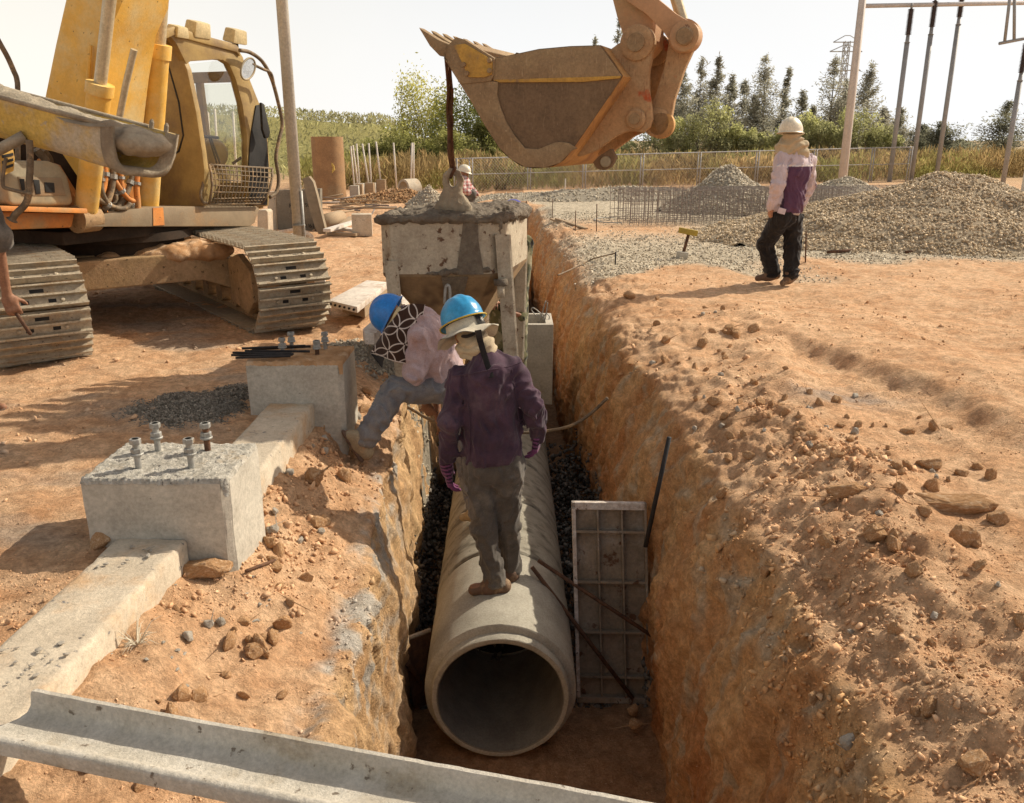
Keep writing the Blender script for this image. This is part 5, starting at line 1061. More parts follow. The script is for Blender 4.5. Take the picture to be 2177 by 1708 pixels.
def dome(c, up, front, r=(.112, .135, .128), name='helmet', m_=None, parent=None, rim=None, peak=.032, ridge=.007, drop=.0):
    up = un(up); front = un(np.array(front)-up*np.dot(front, up)); x = np.cross(front, up); nl, na = 26, 64; G_ = []
    prof = [(math.sin(a), math.cos(a)) for a in np.linspace(.02, math.pi/2, nl)]+[(1.03, -.06), (1.09, -.115), (1.12, -.13)]
    for i, (q, z) in enumerate(prof):
        row = []
        for a in np.linspace(0, 2*math.pi, na+1):
            s_, f_ = math.sin(a), math.cos(a); pk = max(0, f_)**3*peak*(1 if i >= nl+1 else .5 if i == nl else 0); q2 = q**.92
            zz = z+(ridge/r[2])*math.exp(-(s_*q*r[0]/.016)**2)*(z > .25)+(ridge*.5/r[2])*math.exp(-((abs(s_*q*r[0])-.045)/.012)**2)*(z > .3)
            row.append(c+x*s_*q2*r[0]+front*(f_*(q2*r[1]+pk))+up*(zz*r[2]-.25*pk))
        G_.append(row)
    G_ = np.array(G_); m = MB().grid(G_); m.grid((c+(G_-c)*.955-up*.003)[:, ::-1]); a0 = G_[-1]; b0 = (c+(G_-c)*.955-up*.003)[-1]; m.grid(np.array([a0, b0]))
    o_ = m.out(name, m_, parent, True)
    if rim: MB().tube([p for p in G_[-1][:-1]], .0045, 6, closed=True).out('rim', rim, o_, True)
    return o_, G_
def ribbon(path, wv, name, m_, parent, th=.004):
    P_ = np.array(smooth_path(path, 6)); w_ = np.linspace(1, .8, len(P_)); wv = np.array(wv, float); G_ = np.stack([P_-wv*w_[:, None], P_-np.array([0, th, 0]), P_+wv*w_[:, None]], 1); m = MB().grid(G_); m.grid(G_[:, ::-1]+np.array([0, .003, 0])); return m.out(name, m_, parent, True)
# ---------------------------------------------------------------- workman on the pipe, purple jacket
Y = 4.36
j = dict(pelvis=pt(1048, 985, Y), chest=pt(1040, 822, Y-.01), neck=pt(1026, 748, Y+.03), head=pt(992, 698, Y+.13), hf=un((-.50, .74, -.45)), hu=un((-.24, .34, .9)),
         shL=pt(977, 803, Y), shR=pt(1092, 786, Y), elL=pt(957, 900, Y-.06), elR=pt(1134, 862, Y-.05), wrL=pt(950, 995, Y+.04), wrR=pt(1143, 922, Y+.05),
         hipL=pt(1021, 1000, Y), hipR=pt(1079, 998, Y), knL=pt(1029, 1120, Y-.02), knR=pt(1080, 1112, Y+.06), anL=pt(1054, 1238, 4.31), anR=pt(1086, 1213, 4.47),
         toeL=pt(1006, 1249, 4.31), toeR=pt(1085, 1213, 4.66)+np.array([0, 0, -.03]), hdL=(.12, .12, -1), hdR=(-.1, .10, -1), hnL=(.9, .2, .15), hnR=(-.9, .2, .15))
V, F = body(j, .013, (False, False)); P1 = link('person', V, F, M['skin'], None, True, loc=(j['pelvis'][0], Y, -.92)); tag(P1, 'man in purple jacket and blue helmet standing on the pipe with his back turned', 'person')
hem = (pt(1046, 976, Y), un((.10, .0, -1)))
V, F = shirt(j, (.158, .122, .20), (.150, .125, .18), (.064, .058, .046), .0058, hem, 5, .0125, extra=lambda sd: sd.ell(pt(1049, 962, Y), (.150, .122, .13), .06).ell(pt(1046, 900, Y), (.148, .118, .16), .05), sh=.05); jk = link('jacket', V, F, M['purple'], P1, True)
V, F = trousers(j, (.088, .066, .057), .0065, None, 9, .010); link('trousers', V, F, M['work_grey'], P1, True)
# yoke seam and back seams of the jacket as thin welts, belt loop things
def on_back(px, py, lift=.0):                                             # point on the camera side of the jacket
    d_ = ray(px, py); d_ = d_/np.linalg.norm(d_); hit = BVJ.ray_cast(Vector((0, 0, CAMZ)), Vector(d_.tolist())); return np.array(hit[0])-d_*lift if hit[0] is not None else pt(px, py, Y-.13)
from mathutils.bvhtree import BVHTree
BVJ = BVHTree.FromPolygons([tuple(v) for v in V], [tuple(map(int, f)) for f in F])
Vj = np.array([v.co[:] for v in jk.data.vertices])+LOC[jk.name]; Fj = [tuple(p.vertices) for p in jk.data.polygons]; BVJ = BVHTree.FromPolygons([tuple(v) for v in Vj], Fj)
for pth, nm in (([(962, 800), (1000, 795), (1040, 787), (1080, 780), (1108, 770)], 'yoke_seam'), ([(990, 800), (996, 860), (1000, 930), (998, 968)], 'side_seam'), ([(1088, 785), (1098, 850), (1106, 920), (1108, 955)], 'side_seam')):
    MB().tube(smooth_path([on_back(*p, .001) for p in pth], 6), .0028, 6).out(nm, M['purple'], jk, True)
for s_, lab in (('L', 1), ('R', -1)):
    sd = SDF(j['wr'+s_]-.2, j['wr'+s_]+.2, .005); w_ = j['wr'+s_]; hand(sd, w_+un(j['hd'+s_])*.0, j['hd'+s_], j['hn'+s_], lab, .55, 1.16, .008, 1.05); sd.cap(w_-un(j['hd'+s_])*.05, w_+un(j['hd'+s_])*.01, .038, .036, .012)
    V, F = sd.mesh(); V = relax(V, F, 1, .4); t = (V-w_)@un(j['hd'+s_]); strp = (np.sin(t*2*math.pi/.022) > -.1) & (t < .085); c_ = np.where(strp[:, None], (.05, .022, .042), (.20, .07, .15)); c_ = np.where((t > .085)[:, None], (.18, .055, .13), c_)
    link('glove', V, F, M['vcloth'], P1, True, col=c_)
for s_ in 'LR': V, F = shoe(j['an'+s_]+np.array([0, 0, -.030]), j['toe'+s_]+np.array([0, 0, -.018]), .007, .02); link('shoe', V, F, M['shoe_brown'], P1, True)
up = un((-.30, .36, .88)); fr = un((-.50, .74, -.45)); hc = pt(985, 686, Y+.12)
hel, Gh = dome(hc+up*.018, up, fr, (.112, .132, .128), 'helmet', M['helmet_blue'], P1, M['rim_yellow'])
# sun hat brim below the helmet, wavy, with its dark badge
x_ = np.cross(un(fr-up*np.dot(fr, up)), up); f_ = un(fr-up*np.dot(fr, up)); hb0 = hc-up*.012; Gb = []
for r_, dz in ((.098, .012), (.102, -.020), (.106, -.040), (.125, -.046), (.148, -.056), (.168, -.070), (.172, -.072)):
    Gb.append([hb0+(x_*math.sin(a)+f_*math.cos(a)*1.12)*r_+up*(dz+.012*math.sin(3*a+1)*(r_-.1)/.07+.008*math.sin(7*a)*(r_-.1)/.07) for a in np.linspace(0, 2*math.pi, 65)])
Gb = np.array(Gb); m = MB().grid(Gb); m.grid(Gb[:, ::-1]-up*.004); hat = m.out('sun_hat', M['cream'], P1, True)
bb = []
for r_, dz in ((.104, .014), (.108, -.010), (.112, -.040)): bb.append([hb0+(x_*math.sin(a)+f_*math.cos(a)*1.12)*r_+up*dz for a in np.linspace(2.30, 3.05, 12)])
MB().grid(np.array(bb)).out('badge', M['black_cloth'], hat, True)
ec = hb0+(x_*math.sin(2.70)+f_*math.cos(2.70)*1.12)*.1115-up*.014; eo = un(x_*math.sin(2.70)+f_*math.cos(2.70)); et = np.cross(up, eo)
me_ = MB()
for a in np.linspace(0, 2*math.pi, 6, endpoint=False): me_.tube([ec, ec+(et*math.cos(a)+up*math.sin(a))*.017], [.005, .003], 6)
me_.out('emblem', M['galv'], hat, True)
sd = SDF(j['neck']-.25, j['neck']+.25, .006); nk = pt(1010, 728, Y+.04)
sd.cap(pt(1000, 712, Y+.08), pt(1018, 738, Y+.03), .070, .080, .03); sd.cap(pt(985, 745, Y+.06), pt(1035, 738, Y+.02), .042, .045, .04); sd.noise(lambda P: .006*np.sin((P@un((.3, .2, -1)))*120+4*fbm(P*10, 2, 4)))
V, F = sd.mesh(); link('neck_scarf', V, F, M['beige'], P1, True)
ribbon([on_back(1016, 702, .03), pt(1020, 722, Y-.06), on_back(1028, 750, .014), on_back(1036, 775, .008), on_back(1045, 803, .006)], (.017, 0, .003), 'strap', M['black_cloth'], P1)
MB().tube(smooth_path([pt(972, 712, Y+.10), pt(990, 716, Y+.0), pt(1012, 708, Y-.03), pt(1030, 698, Y+.02)], 6), .009, 8).out('tie_band', M['black_cloth'], P1, True)
# ---------------------------------------------------------------- bending workman, mauve shirt
Y = 5.12
j = dict(pelvis=pt(950, 812, Y+.03), chest=pt(902, 714, Y-.01), neck=pt(862, 676, Y-.03), head=pt(832, 676, Y-.02), hf=un((-.45, .35, -.82)), hu=un((-.84, -.02, .42)),
         shL=pt(886, 715, Y-.16), shR=pt(905, 690, Y+.17), elL=pt(882, 795, Y-.17), elR=pt(925, 800, Y+.3), wrL=pt(905, 862, Y+.05), wrR=pt(930, 880, Y+.22),
         hipL=pt(940, 826, Y-.07), hipR=pt(968, 826, Y+.10), knL=pt(842, 829, Y-.16), knR=pt(990, 960, Y+.12), anL=pt(775, 938, 4.86), anR=pt(1015, 1085, 5.28),
         toeL=pt(740, 921, 4.84), toeR=pt(985, 1100, 5.35), hdL=(.3, .5, -.7), hdR=(.2, 0, -1), hnL=(0, .8, .3), hnR=(-.8, .2, .1))
V, F = body(j, .013); P2 = link('person', V, F, M['skin'], None, True, loc=(j['pelvis'][0], Y, -.92)); tag(P2, 'bending man in mauve shirt and grey jeans bracing one foot against the footing', 'person')
upb = un(j['chest']-j['pelvis'])
V, F = shirt(j, (.158, .135, .205), (.15, .14, .19), (.068, .064, .058), .007, (pt(948, 842, Y), un((.45, -.1, -.8))), 25, .0115, cuff=.35, sh=.06, k=.09); link('shirt', V, F, M['mauve'], P2, True)
V, F = trousers(j, (.092, .076, .068), .008, None, 29, .013); link('trousers', V, F, M['jeans'], P2, True)
V, F = shoe(pt(768, 952, 4.86), pt(743, 926, 4.83), .007, .0, .05); o_ = link('shoe', V, F, M['shoe_tan'], P2, True)
V, F = shoe(j['anR']+np.array([0, 0, -.03]), j['toeR'], .01); link('shoe', V, F, M['shoe_tan'], P2, True)
sd = SDF(j['toeL']-.25, j['toeL']+.3, .007); sd.cap(pt(732, 922, 4.82), pt(766, 974, 4.84), .026, .032, .01, ((1, 0, .6), .45)); V, F = sd.mesh(); link('sole', V, F, M['shoe_brown'], P2, True)
up2 = un((-.80, .05, .44)); fr2 = un((-.40, .30, -.85)); hc2 = pt(829, 668, Y-.03)
dome(hc2, up2, fr2, (.108, .128, .122), 'helmet', M['helmet_deep'], P2, None, .028)
wb = MB().tube(smooth_path([pt(850, 655, Y-.13), pt(842, 668, Y-.145), pt(834, 684, Y-.135), pt(826, 694, Y-.11)], 5), .014, 8).out('head_band', M['lamp_pale'], P2, True)
# patterned head cloth
top = smooth_path([pt(818, 700, Y-.13), pt(838, 676, Y-.165), pt(858, 652, Y-.13), pt(880, 646, Y-.10), pt(904, 648, Y-.09)], 16); bot = smooth_path([pt(787, 751, Y-.10), pt(815, 760, Y-.20), pt(846, 770, Y-.235), pt(877, 779, Y-.20)], 21)
top = np.array(top); bot = np.array(bot); n = 150; ti = np.linspace(0, 1, n); T_ = np.stack([np.interp(ti, np.linspace(0, 1, len(top)), top[:, i]) for i in range(3)], 1); B_ = np.stack([np.interp(ti, np.linspace(0, 1, len(bot)), bot[:, i]) for i in range(3)], 1)
vv = np.linspace(0, 1, 150); Gs = T_[None]*(1-vv)[:, None, None]+B_[None]*vv[:, None, None]
Gs[..., 1] -= .045*np.sin(math.pi*vv)[:, None]*np.sin(math.pi*np.clip(ti, 0, 1))[None]+.010*np.sin(9*ti[None]+3*vv[:, None])*vv[:, None]
q = Gs.reshape(-1, 3); q[:, 1] -= .006*fbm(q*np.array([14, 5, 7]), 2, 7); Gs = q.reshape(Gs.shape)
a_ = (Gs[..., 0]-Gs[..., 0].min()); b_ = (Gs[..., 2]-Gs[..., 2].min()); th = -.35; uu = (a_*math.cos(th)-b_*math.sin(th))/.105; w2 = (a_*math.sin(th)+b_*math.cos(th))/.105
line = np.zeros(uu.shape)
for du in range(-3, 8):
    for dv in range(-3, 8):
        d_ = np.abs(np.hypot(uu-du, w2-dv)-.7071); line = np.maximum(line, np.clip(1.5-d_/.028, 0, 1)); d2 = np.hypot(uu-du, w2-dv)
line = np.where(np.hypot(uu-np.round(uu-.5)-.5, w2-np.round(w2-.5)-.5) < .05, 0, line)
edge_ = np.zeros(uu.shape); edge_[:, -3:] = 1; edge_[-3:, :] = 1; line = np.maximum(line, edge_)
cc = np.array([.045, .022, .014])*(1-line[..., None])+np.array([.62, .52, .45])*line[..., None]
m = MB().grid(Gs); hcl = link('head_cloth', np.array(m.V), m.F, M['vcloth'], P2, True, col=cc.reshape(-1, 3))
MB().grid(np.array([[pt(787, 751, Y-.11), pt(800, 756, Y-.13), pt(818, 760, Y-.20)], [pt(800, 768, Y-.12), pt(808, 770, Y-.14), pt(815, 768, Y-.18)], [pt(812, 783, Y-.13), pt(812.5, 783, Y-.14), pt(813, 782, Y-.15)]])).out('cloth_corner', M['black_cloth'], hcl, True)
# ---------------------------------------------------------------- man walking on the open ground, white helmet
Y = 9.3
for _ in range(6): Y = (CAMZ-gz(pt(1670, 604, Y)[0], Y)+.005)/.1668
g0 = gz(pt(1670, 604, Y)[0], Y)
j = dict(pelvis=pt(1671, 458, Y), chest=pt(1690, 362, Y), neck=pt(1688, 322, Y), head=pt(1683, 294, Y), hf=un((.62, .76, -.05)), hu=un((.02, .05, 1)),
         shL=pt(1661, 339, Y-.05), shR=pt(1718, 341, Y+.08), elL=pt(1653, 395, Y-.16), elR=pt(1718, 395, Y+.18), wrL=pt(1641, 438, Y-.06), wrR=pt(1700, 435, Y+.25),
         hipL=pt(1660, 465, Y-.05), hipR=pt(1686, 465, Y+.06), knL=pt(1627, 517, Y+.12), knR=pt(1684, 522, Y+.06), anL=pt(1642, 580, Y+.14), anR=pt(1681, 585, Y-.02),
         toeL=pt(1611, 592, Y+.18), toeR=pt(1664, 602, Y-.04), hdL=(-.1, .1, -1), hdR=(0, .2, -1), hnL=(.9, .3, .1), hnR=(-.8, .2, .1))
V, F = body(j, .011, curl=.6); P3 = link('person', V, F, M['skin_pale'], None, True, loc=(j['pelvis'][0], Y, g0)); tag(P3, 'man in white helmet and lilac and purple jacket walking on the open ground', 'person')
hem3 = (pt(1690, 457, Y), un((-.10, 0, -1)))
V, F = shirt(j, (.185, .14, .20), (.165, .145, .20), (.078, .070, .058), .010, hem3, 35, .014, cuff=.98)
wst = (V[:, 2] < pt(1690, 352, Y)[2]) & (V[:, 2] > pt(1690, 452, Y)[2]); ax_ = j['shL']; dl = []
def segd(P, a, b): ab = b-a; t = np.clip(((P-a)@ab)/(ab@ab), 0, 1); return np.linalg.norm(P-a-t[:, None]*ab, axis=1)
dL = np.minimum(segd(V, j['shL'], j['elL']), segd(V, j['elL'], j['wrL'])); dR = np.minimum(segd(V, j['shR'], j['elR']), segd(V, j['elR'], j['wrR']))
c_ = np.tile(np.array([.60, .50, .52]), (len(V), 1)); tor = wst & (dL > .088) & (dR > .088); c_[tor] = (.115, .055, .10); low_ = (V[:, 2] < pt(1690, 452, Y)[2]) & (dL > .085); c_[low_] = (.50, .42, .40)
front_ = tor & (((V-j['chest'])@un((-.75, -.2, 0))) > .155); c_[front_] = (.05, .03, .05)
pip = (np.abs(V[:, 2]-pt(1690, 352, Y)[2]) < .009) & (dL > .08) & (dR > .08); c_[pip] = (.75, .68, .66)
vb = link('jacket', V, F, M['vcloth'], P3, True, col=c_)
pk = pt(1662, 449, Y-.18); MB().box(pk, (.085, .012, .06), rotm(0, .25, .1), .005).out('pocket_tab', M['lilac'], vb)
V, F = trousers(j, (.108, .088, .080), .010, None, 39, .012); link('trousers', V, F, M['black_cloth'], P3, True)
for s_ in 'LR': V, F = shoe(j['an'+s_]+np.array([0, 0, -.035]), j['toe'+s_]+np.array([0, 0, .0]), .009, .03, .052); link('shoe', V, F, M['shoe_brown'], P3, True)
dome(pt(1681, 280, Y)+np.array([0, 0, .0]), un((.02, .08, 1)), un((.62, .76, -.05)), (.122, .140, .145), 'helmet', M['helmet_white'], P3, M['cream'], .03)
sd = SDF(j['head']-.35, j['head']+.35, .008); sd.cap(j['head'], pt(1684, 312, Y), .105, .10, .04); sd.cap(pt(1660, 317, Y-.02), pt(1702, 317, Y), .070, .075, .05); sd.cap(pt(1690, 312, Y-.06), pt(1708, 306, Y-.02), .045, .045, .03); sd.cap(pt(1675, 327, Y), pt(1702, 329, Y), .085, .08, .04)
sd.noise(lambda P: .010*np.sin((P@un((.25, .1, -1)))*75+5*fbm(P*6, 2, 4))); sd.ell(j['head']+un((.72, -.15, .1))*.12+np.array([0, 0, .012]), (.055, .05, .022), .01, sub=True); V, F = sd.mesh(); link('face_wrap', V, F, M['beige'], P3, True)
# ---------------------------------------------------------------- crouching man by the fence
Y = 20.0
def q4(a, b, dy=0): return pt(a, b, Y+dy)
j = dict(pelvis=q4(992, 418), chest=q4(985, 390), neck=q4(985, 378), head=q4(987, 370), hf=un((.7, -.2, -.5)), hu=un((.25, 0, 1)), shL=q4(988, 384, .15), shR=q4(979, 385, -.15), elL=q4(1000, 402, .2), elR=q4(984, 404, -.25), wrL=q4(1012, 412, .1), wrR=q4(1006, 414, -.15),
         hipL=q4(990, 421, .1), hipR=q4(990, 421, -.1), knL=q4(1006, 410, .15), knR=q4(1004, 413, -.15), anL=q4(1000, 437, .12), anR=q4(998, 438, -.12), toeL=q4(1007, 438, .1), toeR=q4(1005, 439, -.1), hdL=(.7, 0, -.6), hdR=(.7, 0, -.6), hnL=(-.4, 0, -.6), hnR=(-.4, 0, -.6))
V, F = body(j, .022); P4 = link('person', V, F, M['skin'], None, True, loc=q4(996, 440)); tag(P4, 'crouching man in a red and white checked shirt seen beyond the skip', 'person')
V, F = shirt(j, (.19, .16, .22), (.17, .15, .2), (.085, .075, .065), .014, None, 45, .01); ck = (np.sin(V[:, 0]*85) > .2).astype(float)+(np.sin(V[:, 2]*85) > .2); link('checked_shirt', V, F, M['vcloth'], P4, True, col=np.array([.66, .55, .50])-np.array([.12, .22, .20])*ck[:, None])
V, F = trousers(j, (.11, .09, .08), .016, None, 49); link('trousers', V, F, M['work_grey'], P4, True)
dome(q4(987.5, 364), un((.25, 0, 1)), un((.7, -.2, -.4)), (.13, .15, .14), 'helmet', M['helmet_white'], P4, None)
# ---------------------------------------------------------------- man hidden behind the skip holding its leg
Y = 7.62
j = dict(pelvis=pt(1082, 745, Y), chest=pt(1092, 560, Y), neck=pt(1092, 490, Y), head=pt(1093, 462, Y), hf=un((-.3, -.9, -.2)), hu=un((0, 0, 1)), shL=pt(1128, 528, Y+.05), shR=pt(1062, 530, Y+.05), elL=pt(1112, 625, Y-.03), elR=pt(1040, 620, Y-.05), wrL=pt(1106, 660, Y-.28), wrR=pt(1050, 640, Y-.28),
         hipL=pt(1100, 760, Y), hipR=pt(1064, 760, Y), knL=pt(1100, 860, Y), knR=pt(1062, 860, Y-.05), anL=pt(1102, 955, Y), anR=pt(1060, 955, Y), toeL=pt(1104, 985, Y-.12), toeR=pt(1058, 985, Y-.12), hdL=(-.75, -.4, .35), hdR=(0, -1, 0), hnL=(-.3, -.3, -.8), hnR=(0, 0, -1))
j['shL'] = pt(1118, 600, Y); j['shR'] = pt(1068, 598, Y); j['chest'] = pt(1092, 640, Y); j['neck'] = pt(1092, 580, Y)
j['shL'] = j['neck']+np.array([.17, .02, -.06]); j['shR'] = j['neck']+np.array([-.17, .02, -.06])
ZT = 1.0; hd5 = pt(1091, 446, Y); dz5 = hd5-np.array([0, 0, .02]); j['head'] = dz5-np.array([0, 0, .03]); j['neck'] = dz5-np.array([0, .0, .22]); j['shL'] = j['neck']+np.array([.16, 0, -.05]); j['shR'] = j['neck']+np.array([-.18, 0, -.05]); j['chest'] = j['neck']-np.array([.02, 0, .2]); j['pelvis'] = j['neck']-np.array([.04, 0, .58])
for s_, sg in (('L', 1), ('R', -1)): j['hip'+s_] = j['pelvis']+np.array([.08*sg, 0, -.05]); j['kn'+s_] = j['hip'+s_]+np.array([.01*sg, -.05, -.42]); j['an'+s_] = j['kn'+s_]+np.array([0, .05, -.42]); j['toe'+s_] = j['an'+s_]+np.array([0, -.16, -.05])
j['shL'] = j['neck']+np.array([.11, 0, -.05]); j['elL'] = pt(1106, 640, Y-.05); j['wrL'] = pt(1109, 672, 7.22)
V, F = body(j, .013, (True, True), .9); P5 = link('person', V, F, M['skin_pale'], None, True, loc=(j['pelvis'][0], Y, j['anL'][2]-.05)); tag(P5, 'man in camouflage clothes half hidden behind the skip, one hand gripping its leg', 'person')
def camo(V):
    n1 = fbm(V*9, 3, 3); n2 = fbm(V*9+5, 3, 9); c_ = np.tile(np.array([.16, .15, .075]), (len(V), 1)); c_[n1 > .15] = (.075, .08, .045); c_[n2 > .3] = (.34, .30, .19); c_[n2 < -.45] = (.035, .03, .025); return c_
V, F = shirt(j, (.17, .13, .2), (.16, .13, .18), (.068, .058, .046), .010, None, 55, .007); link('jacket', V, F, M['vcloth'], P5, True, col=camo(V))
V, F = trousers(j, (.10, .08, .07), .012, None, 59); link('trousers', V, F, M['vcloth'], P5, True, col=camo(V))
M['cap_blue'] = cloth('cap_blue', (.06, .07, .34), (.05, .05, .26))
dome(j['head']+np.array([0, 0, .035]), (0, 0, 1), (-.3, -.9, 0), (.10, .115, .105), 'cap', M['cap_blue'], P5, M['black_cloth'], .05, 0)
for s_ in 'LR': V, F = shoe(j['an'+s_]+np.array([0, 0, -.03]), j['toe'+s_], .012); link('shoe', V, F, M['shoe_brown'], P5, True)
# ---------------------------------------------------------------- person at the frame edge with a bar
Y = 4.92
g6 = gz(pt(-40, 860, Y)[0], Y); fx = pt(-8, 866, Y)
j = dict(pelvis=pt(-95, 560, Y+.05), chest=pt(-92, 400, Y), neck=pt(-85, 320, Y), head=pt(-78, 265, Y), hf=un((.9, -.2, -.3)), hu=un((.1, 0, 1)), shL=pt(-80, 352, Y+.2), shR=pt(-72, 356, Y-.2), elL=pt(-60, 480, Y+.24), elR=pt(-6, 505, Y-.18), wrL=pt(-20, 560, Y+.1), wrR=pt(15, 628, Y-.12),
         hipL=pt(-92, 590, Y+.1), hipR=pt(-90, 590, Y-.08), knL=pt(-85, 720, Y+.12), knR=pt(-58, 725, Y-.08), anL=pt(-90, 850, Y+.14), anR=pt(-38, 852, Y-.02), toeL=pt(-50, 868, Y+.12), toeR=pt(6, 866, Y-.03), hdL=(.5, 0, -.8), hdR=(.22, .05, -1), hnL=(-.5, .6, 0), hnR=(-.45, .75, 0))
V, F = body(j, .0085, curl=.95); P6 = link('person', V, F, M['skin'], None, True, loc=(j['pelvis'][0], Y, g6)); tag(P6, 'person cut by the frame edge, bare forearm and hand holding a thin bar', 'person')
V, F = shirt(j, (.18, .14, .2), (.165, .14, .18), (.075, .07, .07), .012, None, 65, .007, cuff=.02); link('shirt', V, F, M['work_grey'], P6, True)
V, F = trousers(j, (.10, .08, .075), .012, None, 69); link('trousers', V, F, M['jeans'], P6, True)
for s_ in 'LR':
    a_, b_ = j['an'+s_]+np.array([-.05, 0, -.066]), j['toe'+s_]+np.array([.02, 0, -.026]); m = MB(); m.tube([a_, (a_+b_)/2, b_], [.034, .042, .03], 12); 
    so_ = m.out('sandal', M['shoe_brown'], P6, True); MB().tube(smooth_path([(a_+b_)/2+np.array([0, -.045, .0]), (a_+b_)/2+np.array([.02, 0, .055]), (a_+b_)/2+np.array([0, .045, .0])], 6), .008, 6).out('sandal_strap', M['galv'], so_, True)
dome(j['head']+np.array([-.012, 0, .035]), un((-.35, .05, 1)), un((1, -.2, 0)), (.084, .100, .092), 'hair', M['hair'], P6, None, 0, 0)
w6 = j['wrR']+un(j['hdR'])*.085+un(j['hnR'])*.03
a6 = w6+(pt(65, 711, Y-.15)-w6)*-.55; b6 = w6+(pt(65, 711, Y-.15)-w6)*1.0
ob = MB().tube([a6, b6], .011, 8).out('steel_bar', M['rust'], None, True, loc=(a6+b6)/2); tag(ob, 'thin brown bar held in the hand at the frame edge', 'bar')
# ================================================================== BACKGROUND
lm = bpy.data.materials.new('foliage'); lm.use_nodes = True; _nt = lm.node_tree; _nt.nodes.remove(_nt.nodes['Principled BSDF']); _o = _nt.nodes['Material Output']
_a = _nt.nodes.new('ShaderNodeAttribute'); _a.attribute_name = 'Col'; _d = _nt.nodes.new('ShaderNodeBsdfDiffuse'); _t = _nt.nodes.new('ShaderNodeBsdfTranslucent'); _x = _nt.nodes.new('ShaderNodeMixShader'); _x.inputs[0].default_value = .58
_n = _nt.nodes.new('ShaderNodeTexNoise'); _n.inputs['Scale'].default_value = 3.0; _tc = _nt.nodes.new('ShaderNodeTexCoord'); _nt.links.new(_tc.outputs['Object'], _n.inputs['Vector']); _m = _nt.nodes.new('ShaderNodeMix'); _m.data_type = 'RGBA'; _m.blend_type = 'MULTIPLY'; _m.inputs[0].default_value = .6
_nt.links.new(_a.outputs['Color'], _m.inputs[6]); _nt.links.new(_n.outputs['Fac'], _m.inputs[7])
_r = _nt.nodes.new('ShaderNodeVectorMath'); _r.operation = 'SCALE'; _r.inputs['Scale'].default_value = 1.5; _nt.links.new(_m.outputs[2], _r.inputs[0])
for q in (_d, _t): _nt.links.new(_r.outputs[0], q.inputs[0])
_nt.links.new(_d.outputs[0], _x.inputs[1]); _nt.links.new(_t.outputs[0], _x.inputs[2]); _nt.links.new(_x.outputs[0], _o.inputs['Surface']); M['foliage'] = lm
M['bark'] = mat('bark', (.20, .165, .12), (.13, .105, .08), 14, .95, .5, 60)
M['pole_grey'] = mat('pole_grey', (.52, .485, .42), (.44, .41, .35), 4, .75, .2, 50, c3=(.30, .24, .17), s3=2, t3=(.55, .7))
M['pole_conc'] = mat('pole_conc', (.58, .53, .49), (.51, .465, .43), 3, .9, .2, 40)
M['steel_far'] = mat('steel_far', (.34, .325, .31), (.28, .27, .255), 3, .6, .1, 40, metal=.2)
M['insul'] = mat('insul', (.09, .065, .06), (.06, .045, .045), 4, .4, .1, 40)
M['fence_steel'] = mat('fence_steel', (.42, .40, .38), (.33, .31, .29), 9, .6, .1, 40, metal=.2)
M['rebar'] = mat('rebar', (.27, .22, .185), (.20, .16, .135), 12, .8, .2, 60)
M['white_panel'] = mat('white_panel', (.66, .60, .52), (.56, .49, .42), 6, .85, .3, 50, c3=(.42, .32, .24), s3=3, t3=(.55, .7), c4=(.2, .14, .1), s4=30, t4=(.66, .72))
M['slab'] = mat('slab', (.22, .19, .145), (.165, .14, .105), 5, .9, .3, 50, c3=(.28, .24, .18), s3=2.5)
M['timber'] = mat('timber', (.40, .29, .18), (.30, .21, .13), 12, .9, .4, 60, stretch=(1, 8, 8))
M['yellow'] = mat('yellow', (.42, .30, .05), (.34, .24, .05), 9, .7, .2, 60)
def cards(name, C, S, colr_, parent=None, loc=None, seed=0, asp=2.2, upb=None, mat_=None):
    rg_ = np.random.default_rng(seed); n = len(C); d1 = rg_.normal(size=(n, 3)); 
    if upb is not None: d1 = d1*np.array([1, 1, .6])+np.array(upb)
    d1 /= np.linalg.norm(d1, axis=1)[:, None]; d2 = np.cross(d1, rg_.normal(size=(n, 3))); d2 /= np.linalg.norm(d2, axis=1)[:, None]; S = np.asarray(S)[:, None]
    V = np.stack([C-d1*S*asp*.5, C+d2*S*.5, C+d1*S*asp*.5, C-d2*S*.5], 1).reshape(-1, 3); F = np.arange(4*n).reshape(n, 4)
    return link(name, V, F, mat_ or M['foliage'], parent, col=np.repeat(colr_, 4, 0), loc=loc)
